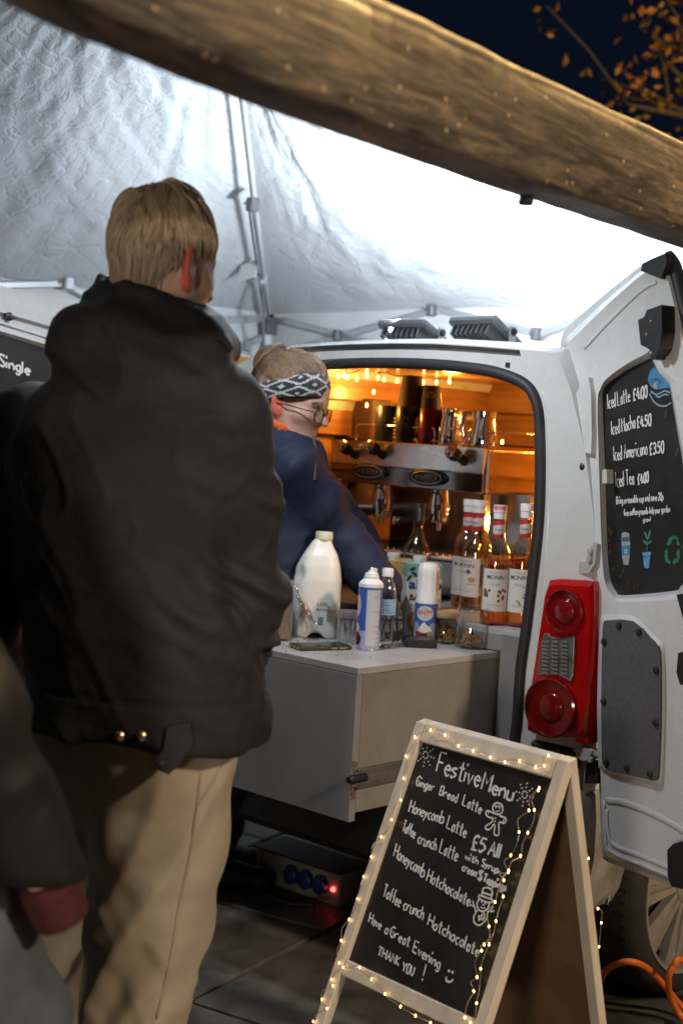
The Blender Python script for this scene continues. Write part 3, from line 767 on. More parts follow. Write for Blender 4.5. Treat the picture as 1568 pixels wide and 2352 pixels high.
ring(1265, 1625, 55, [(1.0, -.004), (1.0, .009), (.93, .012), (.89, .003), (.5, .0), (.46, .004), (.4, .006), (0, .007)], REDD, 'lamp_round')
q = MB(); rp_ = [tl(*p, -.044) for p in ((1250, 1456), (1268, 1465), (1288, 1467), (1312, 1462), (1318, 1466), (1317, 1500), (1314, 1545), (1310, 1560), (1306, 1562), (1292, 1553), (1262, 1546), (1240, 1549), (1235, 1540), (1240, 1500))]
q.prism(rp_, u * .012); rev = q.build('reverse_lamp', M('smoked_clear_lens', (.11, .105, .10), .12, var=.4, vs=30, coat=.7), tail)
q = MB()
for i in range(9): 
    for j in range(3):
        q.box(tl(1252 + j * 22, 1474 + i * 9, -.046), (.004, .018, .005), u, v)
q.build('lens_ribs', M('lens_rib', (.17, .165, .155), .15), tail, kind='stuff')
q = MB(); q.tube(crom(rp_, 2, closed=True), .002, 5, closed=True); q.build('chrome_rim', CHROME, tail)
q = MB(); q.box(V(-.002, .085, .69), (.02, .15, .05), u, v, bev=.01); q.box(V(-.004, .15, .64), (.02, .08, .1), u, v, bev=.01); q.build('hinge_recess', BLKPL, van)
# wheel
WC = V(.490, .04, .305)
TYRE = M('tyre_rubber', (.018, .017, .016), .75, c2=(.035, .03, .026), vs=12, bump=.4, bs=60)
ALLOY = M('alloy_rim', (.40, .375, .335), .34, .6, var=.12, vs=9)
whl = MB(); whl.lathe(WC, [(.235, -.10), (.26, -.105), (.285, -.098), (.302, -.078), (.305, -.03), (.305, .05), (.301, .078), (.288, .094), (.268, .1), (.248, .095), (.240, .08)], 48, axis=-v, X=u, caps=False)
for i in range(60):
    t = 2 * math.pi * i / 60
    for s_ in (-.075, .055): 
        rd = u * math.cos(t) + np.array([0, 0, 1]) * math.sin(t); tg = -u * math.sin(t) + np.array([0, 0, 1]) * math.cos(t)
        whl.box(WC - v * s_ + rd * .3035, (.0028, .03, .005), rd, v, tg)
wheel = whl.build('wheel', TYRE, van, smooth=40)
q = MB(); q.lathe(WC, [(.246, .085), (.242, .096), (.232, .094), (.222, .07), (.216, .0), (.216, -.09)], 48, axis=-v, X=u, caps=False)
for i in range(9):
    t = 2 * math.pi * (i + .4) / 9; rd = u * math.cos(t) + np.array([0, 0, 1]) * math.sin(t); tg = -u * math.sin(t) + np.array([0, 0, 1]) * math.cos(t)
    for s_ in (-1, 1):
        q.prism([WC - v * .078 + rd * r_ + tg * (w_ * s_) for r_, w_ in ((.05, .004), (.222, .014), (.224, .046), (.05, .018))], v * .022)
    q.prism([WC - v * .070 + rd * r_ + tg * w_ for r_, w_ in ((.05, -.006), (.222, -.014), (.222, .014), (.05, .006))], v * .014)
q.lathe(WC, [(.062, .04), (.06, .08), (.05, .086), (.0, .088)], 24, axis=-v, X=u)
q.build('rim', ALLOY, wheel, smooth=30)
q = MB(); q.lathe(WC, [(.15, .02), (.15, .035), (0, .035)], 30, axis=-v, X=u); q.build('brake_disc', M('rusty_disc', (.05, .04, .035), .6, .5, var=.4, vs=15), wheel)

# ---- wood lined interior
PINE = []
for i in range(5):
    c_ = np.array([.40, .20, .065]) * (0.75 + .1 * i); m_ = M('varnished_pine_%d' % i, tuple(c_), .32, c2=tuple(c_ * (.45, .38, .3)), vs=3.2, st=(1, 1, 9), bump=.12, bs=14, coat=.3); PINE.append(m_)
clad = MB(); clad.box(V(1.32, .78, 1.15), (.01, 1.36, 1.2), u, v); cl = clad.build('interior_cladding', M('ply_back', (.10, .06, .03), .8), van)
PH = .118
for w_i, (org, dr, nn_, ln) in enumerate(((V(1.30, .1, 0), v, -u, 1.36), (V(-.0 + .02, 1.425, 0), u, -v, 1.28), (V(.02, .115, 0), u, v, 1.28))):
    for i in range(6):
        z = .975 + i * PH
        if w_i > 0 and i == 5: ins__ = .05
        else: ins__ = 0
        zc = z + PH / 2
        lim = 0 if zc < 1.45 else (zc - 1.45) * .38
        c = org + dr * ln / 2 + np.array([0, 0, zc]) + nn_ * (lim if w_i else 0)
        q = MB(); q.box(c, (ln, PH - .006, .014), dr, np.array([0, 0, 1.]), nn_, bev=.004)
        o = q.build('plank', PINE[(i * 2 + w_i + (i // 2)) % 5], cl)
# ceiling boards and knots
for i in range(9):
    q = MB(); q.box(V(.70, .32 + i * .125, 1.675), (1.24, .119, .012), u, v, bev=.003); q.build('plank', PINE[(i * 3) % 5], cl)
KN = M('wood_knot', (.10, .045, .015), .4)
for i in range(16):
    w_ = random.randint(0, 1); z = random.uniform(1.3, 1.62)
    c = V(1.292, random.uniform(.5, 1.38), z) if w_ == 0 else V(random.uniform(.4, 1.2), 1.417 - max(0, z - 1.45) * .38, z)
    q = MB(); q.lathe(c, [(.012 * random.uniform(.6, 1.3), 0), (.008, .0015), (0, .002)], 10, axis=-u if w_ == 0 else -v); q.build('knot', KN, cl)

# ---- right rear door, swung wide open
DA = R(150); dd = np.array([math.sin(DA), math.cos(DA), 0]); dn = np.array([dd[1], -dd[0], 0])      # dn faces the viewer
if dn @ (EYE - K) < 0: dn = -dn
DP = atY(1376, 1500, 3.42)
def dp(x, y, off=0.): return onpl(x, y, DP + dn * off, dn)
door = MB()
flange = [(1291, 767), (1318, 736), (1400, 666), (1476, 606), (1505, 590), (1535, 582), (1548, 605), (1562, 645), (1585, 740), (1606, 900), (1625, 1150), (1634, 1450), (1640, 1800), (1640, 2075), (1568, 2046), (1480, 2012), (1405, 1984), (1388, 1974), (1381, 1955), (1375, 1800), (1372, 1600), (1372, 1420), (1371, 1325), (1330, 1321), (1289, 1316), (1286, 1223), (1283, 1015), (1278, 900), (1278, 850), (1284, 803)]
mid_ = [(1312, 800), (1336, 778), (1408, 704), (1470, 648), (1500, 628), (1520, 625), (1530, 640), (1543, 690), (1560, 770), (1580, 910), (1600, 1150), (1612, 1450), (1620, 1800), (1620, 2040), (1568, 2022), (1485, 1986), (1425, 1960), (1405, 1950), (1396, 1930), (1388, 1800), (1382, 1600), (1381, 1420), (1378, 1310), (1356, 1285), (1336, 1250), (1332, 1200), (1328, 1015), (1322, 920), (1310, 860), (1308, 820)]
rimW = [(1378, 893), (1394, 868), (1438, 836), (1482, 812), (1500, 800), (1512, 832), (1522, 850), (1545, 872), (1553, 890), (1572, 990), (1588, 1077), (1594, 1200), (1592, 1327), (1574, 1366), (1548, 1376), (1432, 1383), (1408, 1372), (1388, 1335), (1381, 1260), (1375, 1090), (1371, 930)]
board = [(1384, 897), (1400, 877), (1441, 849), (1480, 830), (1494, 824), (1503, 842), (1513, 860), (1531, 880), (1538, 897), (1555, 998), (1568, 1077), (1576, 1200), (1574, 1320), (1560, 1348), (1545, 1357), (1432, 1367), (1414, 1358), (1400, 1327), (1394, 1258), (1389, 1084), (1383, 930)]
F0 = [dp(*p, -.045) for p in flange]; F1 = [dp(*p, -.03) for p in flange]; M0 = [dp(*p, .0) for p in mid_]
R0 = [dp(*p, .0) for p in rimW]; R1 = [dp(*p, -.022) for p in board]
def seq(A, n): return crom(A, n, closed=True)
F0s, F1s, M0s = seq(F0, 3), seq(F1, 3), seq(M0, 3); R0s, R1s = seq(R0, 3), seq(R1, 3)
hb = MB()
def strip(A, B):
    k = len(A); o = len(hb.v); hb.add(list(A) + list(B), [(i, k + i, k + (i + 1) % k, (i + 1) % k) if True else () for i in range(k)])
strip(F0s, F1s)
E1 = [f + (m - f) * .35 + dn * .0 for f, m in zip(F1s, M0s)]; E2 = [f + (m - f) * .75 + dn * .008 for f, m in zip(F1s, M0s)]
strip(F1s, E1); strip(E1, E2); strip(E2, M0s); hb.holed(M0s, R0s, dn)
RM = [a * .5 + b * .5 + dn * .006 for a, b in zip(R0s, R1s)]; strip(R0s, RM); strip(RM, R1s); hb.fan([p - dn * .002 for p in R1s], dn); hb.fan([p - dn * .004 for p in F0s], -dn)
rdoor = hb.build('rear_door', WHITE, van, smooth=48)
q = MB(); q.prism([dp(*p, -.0205) for p in board], -dn * .001); q = MB(); q.fan([dp(*p, -.0205) for p in seq([np.array([*p, 0]) for p in board], 3) for p in [p[:2]]], dn)
q.build('menu_board', CBOARD, rdoor)
# lower grey panel with push studs
lowp = [(1383, 1432), (1395, 1423), (1451, 1425), (1490, 1462), (1505, 1478), (1514, 1497), (1516, 1580), (1515, 1674), (1511, 1775), (1507, 1792), (1498, 1795), (1440, 1781), (1395, 1770), (1384, 1760), (1380, 1745), (1378, 1628), (1380, 1488)]
emb = [((x - 1446) * 1.13 + 1447, (y - 1610) * 1.05 + 1608) for x, y in lowp]
A_ = seq([dp(*p, .001) for p in emb], 3); B_ = seq([dp(*p, .010) for p in lowp], 3); hb = MB(); strip(A_, B_); hb.fan(B_, dn); hb.build('panel_surround', WHITE, rdoor, smooth=60)
q = MB(); q.prism([dp(*p, .014) for p in seq([np.array([*p, 0]) for p in [((x - 1446) * .985 + 1446, (y - 1610) * .99 + 1610) for x, y in lowp]], 2) for p in [p[:2]]], -dn * .006)
q.build('trim_panel', M('grey_carpet_panel', (.085, .085, .09), .8, var=.2, vs=120, bump=.3, bs=400), rdoor)
q = MB(); q.lathe((0, 0, 0), [(.0085, -.002), (.0085, .002), (.006, .005), (0, .006)], 12, axis=dn)
st0 = None
for p in ((1420, 1437), (1466, 1452), (1386, 1474), (1505, 1539), (1385, 1611), (1505, 1660), (1391, 1750), (1438, 1764), (1491, 1778)):
    c = dp(*p, .0155)
    if st0 is None: st0 = q.build('stud', BLKPL, rdoor, smooth=40, origin=(0, 0, 0)); st0.location = tuple(c - _world[rdoor.name])
    else: inst(st0, c, rdoor)
def dbox(pts, off, dep, name, mat, bevel=None):
    q = MB(); q.prism([dp(*p, off) for p in pts], -dn * dep); return q.build(name, mat, rdoor)
lt = dbox([(1484, 712), (1518, 700), (1519, 760), (1512, 800), (1503, 815), (1486, 800), (1470, 792), (1464, 735), (1478, 728)], .04, .04, 'latch', BLKPL)
for a, b in (((1494, 738)), ((1484, 768))):
    q = MB(); q.lathe(dp(a, b, .041), [(.004, 0), (.003, .002), (0, .0025)], 10, axis=dn); q.build('screw', M('brass_screw', (.35, .25, .12), .35, .8), rdoor)
dbox([(1497, 805), (1511, 800), (1504, 824), (1494, 826), (1492, 818)], .03, .03, 'latch_foot', BLKPL)
dbox([(1545, 1938), (1600, 1925), (1600, 2050), (1540, 2036), (1532, 2012), (1531, 1952)], .04, .04, 'latch', BLKPL)
dbox([(1556, 1500), (1600, 1488), (1600, 1582), (1560, 1572), (1552, 1545)], .04, .04, 'door_pull', BLKPL)
dbox([(1552, 1366), (1600, 1358), (1600, 1442), (1568, 1425)], .035, .035, 'handle_grip', BLKPL)
q = MB(); q.tube(crom([dp(*p, -.02) for p in ((1532, 588), (1548, 612), (1560, 660), (1582, 760), (1602, 900), (1620, 1150), (1632, 1500), (1636, 2060))], 5), .016, 8); q.build('edge_seal', RUBBER, rdoor, smooth=True)
dbox([(1470, 622), (1474, 605), (1526, 582), (1530, 604), (1516, 640), (1500, 634)], .014, .03, 'seal_corner', BLKPL)
dbox([(1322, 905), (1334, 882), (1350, 866), (1356, 900), (1358, 1000), (1356, 1042), (1326, 1036)], .014, .016, 'pressed_pocket', WHITE)
q = MB(); q.lathe(dp(1337, 1072, .010), [(.016, -.008), (.013, .0), (.009, .006), (0, .008)], 14, axis=dn); q.build('rubber_stop', BLKPL, rdoor, smooth=True)
for pts, r_ in (([(1391, 1860), (1395, 1915), (1411, 1943), (1480, 1970), (1600, 2020)], .0045), ([(1386, 1840), (1389, 1925), (1403, 1958), (1480, 1990), (1600, 2038)], .003), ([(1392, 1838), (1440, 1846), (1520, 1880), (1600, 1930)], .006), ([(1340, 800), (1400, 735), (1470, 668), (1506, 648)], .0035)):
    q = MB(); q.tube([dp(p[0], p[1], .002) for p in crom([np.array([*z, 0.]) for z in pts], 5)], r_ * 1.3, 8, flat=.28, up=dn); q.build('pressed_crease', WHITE, rdoor, smooth=True)
dbox([(1382, 1079), (1392, 1078), (1393, 1110), (1382, 1110)], .012, .02, 'striker_block', M('grey_white_plastic', (.5, .5, .48), .5))
# hinges
HM = M('painted_hinge', (.42, .41, .40), .45, var=.1)
for (pts) in ([(1322, 1318), (1322, 1292), (1345, 1290), (1350, 1262), (1362, 1246), (1370, 1250), (1366, 1290), (1352, 1316)], [(1312, 1738), (1312, 1722), (1340, 1718), (1352, 1722), (1360, 1738), (1340, 1748)]):
    h_ = dbox(pts, .012, .03, 'hinge', HM)
    for k in range(2):
        q = MB(); q.lathe(dp(pts[3][0] + 6 - k * 2, pts[3][1] + 4 + k * 18, .013), [(.009, 0), (.008, .006), (0, .007)], 6, axis=dn); q.build('bolt', HM, rdoor)
dbox([(1318, 1752), (1372, 1745), (1372, 1800), (1318, 1800)], -.01, .05, 'check_strap_box', BLKPL)
q = MB(); q.prism([dp(*p, .02) for p in ((1314, 1740), (1321, 1738), (1320, 1772), (1316, 1786), (1317, 1800), (1311, 1800), (1311, 1775), (1313, 1760))], -dn * .006); q.build('yellow_clip', M('yellow_plastic', (.45, .48, .02), .4), rdoor)
# menu lettering on the door
q = MB(); OFF = -.0195
def dline(s, a, b, hpx, th=.0032, lean=0):
    P0, P1 = dp(*a, OFF), dp(*b, OFF); mid = ((a[0] + b[0]) / 2, (a[1] + b[1]) / 2)
    up = dp(mid[0] + hpx * lean, mid[1] - hpx, OFF) - dp(*mid, OFF); q_ = MB(); scribble(q_, s, P0, P1, up, th, dn); q_.build('lettering', CHALK, rdoor)
def c3(x, y): return 1191.7 + x * .3465, 564.5 + y * .3465
dline('Iced Latte', c3(590, 1080), c3(735, 1030), 33, lean=-.05); dline('\u00a34.00', c3(757, 1025), c3(848, 1002), 26, .0044)
dline('Iced Mocha', c3(615, 1252), c3(770, 1208), 32, lean=-.05); dline('\u00a34.50', c3(782, 1207), c3(874, 1190), 25, .0044)
dline('Iced Americano', c3(630, 1424), c3(850, 1380), 33, lean=-.05); dline('\u00a33.50', c3(866, 1386), c3(958, 1370), 25, .0044)
dline('Iced Tea', c3(643, 1596), c3(762, 1580), 34, lean=-.05); dline('\u00a34.00', c3(788, 1582), c3(857, 1562), 22, .0044)
dline('Bring a reusable cup and save 20p', c3(645, 1712), c3(955, 1684), 17, .0028); dline('free coffee grounds, help your garden', c3(695, 1790), c3(998, 1764), 15, .0028); dline('grow!', c3(823, 1832), c3(872, 1826), 11, .0026)
def dshape(pts, name, matc, sm_=True, off=-.0195):
    q = MB(); pp = [np.array([*c3(*p), 0]) for p in pts]
    if sm_: pp = crom(pp, 4, closed=True)
    q.fan([dp(p[0], p[1], off) for p in pp], dn); return q.build(name, matc, rdoor)
BLU = M('blue_chalk', (.05, .20, .36), .8, var=.2, vs=60); BLU2 = M('light_blue_chalk', (.12, .30, .52), .8, var=.2, vs=60); GRN = M('green_chalk', (.02, .17, .07), .8, var=.3, vs=60)
GRY = M('grey_chalk', (.30, .31, .31), .8, var=.2, vs=60); LGRN = M('leaf_green_chalk', (.05, .20, .12), .8, var=.3, vs=60); BEAN = M('bean_chalk', (.045, .038, .02), .8, var=.5, vs=120)
dshape([(852, 880), (868, 830), (892, 806), (915, 830), (960, 880), (985, 915), (992, 940), (950, 945), (915, 953), (880, 940), (858, 912)], 'sun_logo', BLU)
dshape([(890, 940), (889, 920), (898, 907), (908, 912), (912, 935), (908, 951)], 'sun_disc', GRY, off=-.019)
q = MB()
for ln in ([(862, 978), (885, 1025), (920, 1055), (965, 1062), (1006, 1040)], [(872, 965), (905, 985), (935, 975), (965, 962), (1000, 975)], [(900, 990), (925, 1003), (945, 992), (970, 985), (985, 993)]):
    ribbon(q, [dp(*c3(*p), -.019) if False else dp(p[0], p[1], -.019) for p in crom([np.array([*c3(*z), 0]) for z in ln], 5)], .004, dn)
q.build('wave_lines', M('pale_blue_chalk', (.18, .30, .38), .8), rdoor)
q = MB()
for k in range(7):
    a = R(20 + k * 24); c0 = c3(900 - math.cos(a) * 26, 915 - math.sin(a) * 26); c1_ = c3(900 - math.cos(a) * 38, 915 - math.sin(a) * 38); ribbon(q, [dp(*c0, -.0188), dp(*c1_, -.0188)], .0018, dn)
q.build('sun_rays', CBOARD, rdoor)
dshape([(678, 1905), (700, 1897), (728, 1906), (732, 1950), (675, 1950)], 'cup_lid', GRY, False); dshape([(673, 1935), (732, 1925), (732, 1952), (674, 1955)], 'cup_band', BLU, False)
dshape([(676, 1960), (734, 1958), (730, 2075), (682, 2078)], 'cup_drawing', GRY, False); dshape([(676, 1990), (734, 1985), (731, 2048), (679, 2052)], 'cup_sleeve', BLU, False, -.019); dshape([(684, 2060), (728, 2055), (724, 2115), (690, 2115)], 'cup_base', GRY, False, -.0192)
q = MB(); ribbon(q, [dp(*c3(*p), -.0185) for p in ((705, 2045), (697, 2025), (700, 2014), (706, 2020), (712, 2012), (714, 2026), (705, 2045))], .002, dn); q.build('heart_outline', CHALK, rdoor)
dshape([(813, 2035), (872, 2028), (866, 2055), (820, 2058)], 'pot_rim', BLU2, False); dshape([(820, 2062), (866, 2058), (858, 2135), (838, 2140), (826, 2130)], 'flower_pot', BLU2, False)
q = MB()
ribbon(q, [dp(*c3(*p), -.019) for p in ((844, 2030), (848, 1985), (852, 1940), (858, 1895))], .0028, dn)
q.build('plant_stem', LGRN, rdoor)
for pts in ([(850, 1950), (832, 1925), (826, 1890), (842, 1910)], [(852, 1945), (858, 1905), (870, 1880), (868, 1920)], [(848, 1985), (825, 1968), (817, 1950), (838, 1960)], [(850, 1975), (865, 1955), (876, 1950), (868, 1972)]): dshape(pts, 'plant_leaf', LGRN)
for pts in ([(975, 1985), (990, 1940), (1012, 1922), (1035, 1925), (1030, 1945), (1012, 1950), (1000, 1985)], [(1030, 1915), (1050, 1935), (1060, 1975), (1062, 1990), (1035, 1975), (1045, 1965)], [(962, 2030), (978, 2005), (988, 2035), (982, 2040), (985, 2075), (1000, 2090), (998, 2110), (965, 2095)], [(1040, 2030), (1060, 2010), (1065, 2065), (1050, 2100), (1030, 2105), (1030, 2125), (1012, 2098), (1030, 2075), (1045, 2070)]):
    dshape(pts, 'recycling_arrow', GRN, False)
bs_ = [(595, 1880), (592, 1960), (598, 2030), (628, 2140), (670, 2190), (690, 2150), (720, 2240), (785, 2250), (680, 2262), (760, 2262), (610, 1900), (1045, 1370), (970, 1120)]
for x, y in bs_:
    k = 1.6 if y < 1400 else 1; a = random.uniform(.3, 1.2)
    dshape([(x + math.cos(t) * 7 * k - math.sin(t) * 16 * k * math.sin(a) * .5, y + math.sin(t) * 18 * k) for t in np.linspace(0, 6.28, 9)[:-1]], 'bean_drawing', BEAN)

# ---- left rear door, swung open on the far side (seen past the customer's shoulder)
LP = V(0, 1.46, 0)
def lp(x, y, off=0.): return onpl(x, y, LP - v * off, v)
def vl(a, z, off=0.): return V(-a, 1.46 - off, z)
ld = MB(); e0 = lp(0, 655); a0 = -(vanc(e0)[0]); z0 = e0[2]; e1 = lp(170, 700); a1 = -(vanc(e1)[0]); z1 = e1[2]; slp_ = (z0 - z1) / (a0 - a1)
zt_ = lambda a: z0 + slp_ * (a - a0)
DL = a0 + .18
ld.prism([vl(.03, .55), vl(DL, .50), vl(DL, zt_(DL)), vl(.10, zt_(.10)), vl(.03, zt_(.03) - .05)], v * .05)
ldoor = ld.build('rear_door', WHITE, van)
for pxs, off, mt in (([(-140, 650), (0, 688), (260, 765), (260, 790), (0, 716), (-140, 676)], .018, WHITE), ([(-140, 690), (0, 732), (260, 812), (260, 822), (0, 742), (-140, 700)], .012, WHITE), ([(-140, 705), (0, 747), (260, 826), (260, 836), (0, 760), (-140, 716)], .022, WHITE)):
    q = MB(); q.prism([lp(*p, off) for p in pxs], v * off); q.build('pressed_rib', mt, ldoor)
q = MB(); q.prism([lp(*p, .012) for p in ((-140, 722), (0, 768), (120, 806), (200, 838), (200, 1150), (-140, 1150))], v * .010); q.build('menu_board', CBOARD, ldoor)
q = MB(); c = lp(21, 727, .02); q.lathe(c, [(.012, -.01), (.012, .004), (.006, .008), (0, .008)], 14, axis=-v); q.build('rubber_stop', BLKPL, ldoor, smooth=40)
q = MB(); up = lp(20, 826, .013) - lp(20, 852, .013); scribble(q, 'Single', lp(-3, 838, .013), lp(68, 862, .013), up, .006, -v); q.build('lettering', CHALK, ldoor)
# ================================================================== COUNTER IN THE VAN
CT, DTOP = .963, .90
DB0, DB1, DA0, DA1 = .36, .86, -.448, .12
cnt = empty('serving_counter', V(-.1, .6, .5), 'grey laminate counter drawer pulled out of the back of the van', 'counter')
q = MB(); q.box(V((DA0 + DA1) / 2, (DB0 + DB1) / 2, DTOP - .009), (DA1 - DA0, DB1 - DB0, .018), u, v, bev=.0015); q.build('worktop', GREYT, cnt)
q = MB(); q.box(V(DA0 + .011, (DB0 + DB1) / 2, (.525 + DTOP - .0185) / 2), (.022, DB1 - DB0 - .002, DTOP - .0185 - .525), u, v, bev=.0015); q.build('front_panel', GREYP, cnt)
q = MB(); q.box(V((DA0 + DA1) / 2 + .012, DB0 + .010, (.545 + DTOP - .0185) / 2), (DA1 - DA0 - .024, .016, DTOP - .0185 - .545), u, v, bev=.0015); q.build('side_panel', M('brown_grey_laminate', (.235, .215, .19), .45, var=.1, vs=14, bump=.05, bs=200), cnt)
q = MB(); q.box(V((DA0 + DA1) / 2 + .012, DB1 - .010, (.545 + DTOP - .0185) / 2), (DA1 - DA0 - .024, .016, DTOP - .0185 - .545), u, v, bev=.0015); q.build('side_panel', GREYP, cnt)
q = MB(); q.box(V((DA0 + DA1) / 2 + .012, (DB0 + DB1) / 2, .556), (DA1 - DA0 - .03, DB1 - DB0 - .03, .014), u, v); q.build('base_panel', GREYP, cnt)
RAIL = M('galvanised_rail', (.30, .28, .25), .4, .8, var=.25, vs=25)
q = MB(); q.box(V(-.16, DB0 - .001, .632), (.56, .012, .044), u, v, bev=.002); q.box(V(-.16, DB0 - .009, .632), (.56, .006, .016), u, v)
q.box(V(-.16, DB0 - .009, .652), (.56, .010, .004), u, v); q.box(V(-.16, DB0 - .009, .612), (.56, .010, .004), u, v); q.build('drawer_rail', RAIL, cnt)
q = MB(); q.lathe(V(DA0 + .012, DB0 - .006, .632), [(.011, -.03), (.011, .02), (.008, .03)], 10, axis=-u); q.build('rail_stop', BLKPL, cnt)
q = MB()
for k in range(14):
    c = V(DA0 + .003 + random.uniform(0, .01), DB0 - .0005, random.uniform(.58, .675)); q.box(c, (.008, .004, random.uniform(.006, .018)), u, v)
q.build('chipped_edge', M('raw_chipboard', (.22, .15, .09), .9, var=.4, vs=90), cnt, kind='stuff')
q = MB()
for k in range(170):
    t = rng.normal(size=2); c = V(-.30 + .07 * t[0], .66 + .08 * t[1], DTOP + .0008); s_ = random.uniform(.001, .003)
    if DA0 + .01 < vanc(c)[0] < .1 and DB0 + .01 < vanc(c)[1] < DB1: q.box(c, (s_, s_ * .8, s_ * .6), nrm(rng.normal(size=3) * (1, 1, .1)), nrm(rng.normal(size=3)))
q.build('spilled_powder', M('cocoa_powder', (.16, .10, .07), .9), cnt, kind='stuff')
fx = empty('fixed_counter', V(.6, .8, .5), 'grey fixed counter unit inside the van framing the pulled out drawer', 'counter')
q = MB(); q.box(V(.50, .80, CT - .012), (.80, 1.16, .024), u, v, bev=.002); q.build('worktop', GREYT, fx)
q = MB(); q.box(V(.115, .285, .735), (.03, .13, .43), u, v, bev=.002); q.build('upright', GREYP, fx)
q = MB(); q.box(V(.115, .80, .925), (.03, 1.14, .046), u, v, bev=.002); q.build('apron', GREYP, fx)
q = MB(); q.box(V(.115, 1.16, .70), (.028, .5, .40), u, v, bev=.002); q.build('cupboard_front', GREYP, fx)
q = MB(); q.box(V(.60, .62, .72), (.02, .56, .40), u, v); q.build('back_board', GAP, fx)

# ================================================================== THINGS ON THE COUNTER
def foot(x, ybase, z, wpx):
    P = atz(x, ybase, z); r = wpx * P[1] / FPX / 2; c = P + nrm([P[0], P[1], 0]) * r; c[2] = z; return c, r
PAPER = M('label_paper', (.62, .61, .58), .6, var=.03, vs=40)
INK = M('black_ink', (.02, .02, .022), .6); INKG = M('grey_ink', (.20, .20, .21), .6); REDI = M('red_ink', (.55, .02, .03), .5); BLUI = M('blue_ink', (.03, .06, .32), .5)
CAPW = M('white_cap_plastic', (.80, .80, .80), .35, bump=.05, bs=60, sub=.0)
AMB = thin_glass('amber_syrup', (.99, .70, .24), base=.03); CARA = thin_glass('caramel_syrup', (.92, .46, .09), base=.03)
BRN = M('caramel_brown_ink', (.17, .065, .02), .6, var=.5, vs=120); GRNI = M('leaf_green_ink', (.12, .18, .05), .6, var=.4, vs=90); TANI = M('tan_ink', (.5, .33, .12), .6, var=.3, vs=90)
def lathe_glass(c, prof, t=.0022, name='glass_bottle', parent=None, mat=None, n=32):
    q = MB(); inner = [(max(r - t, .002), z) for r, z in prof][::-1]; inner[-1] = (inner[-1][0], prof[0][1] + t * 2)
    q.lathe(c, [(.0, prof[0][1])] + prof + inner + [(.0, prof[0][1] + t * 2)], n, caps=False); return q.build(name, mat or GLASS, parent, smooth=60)
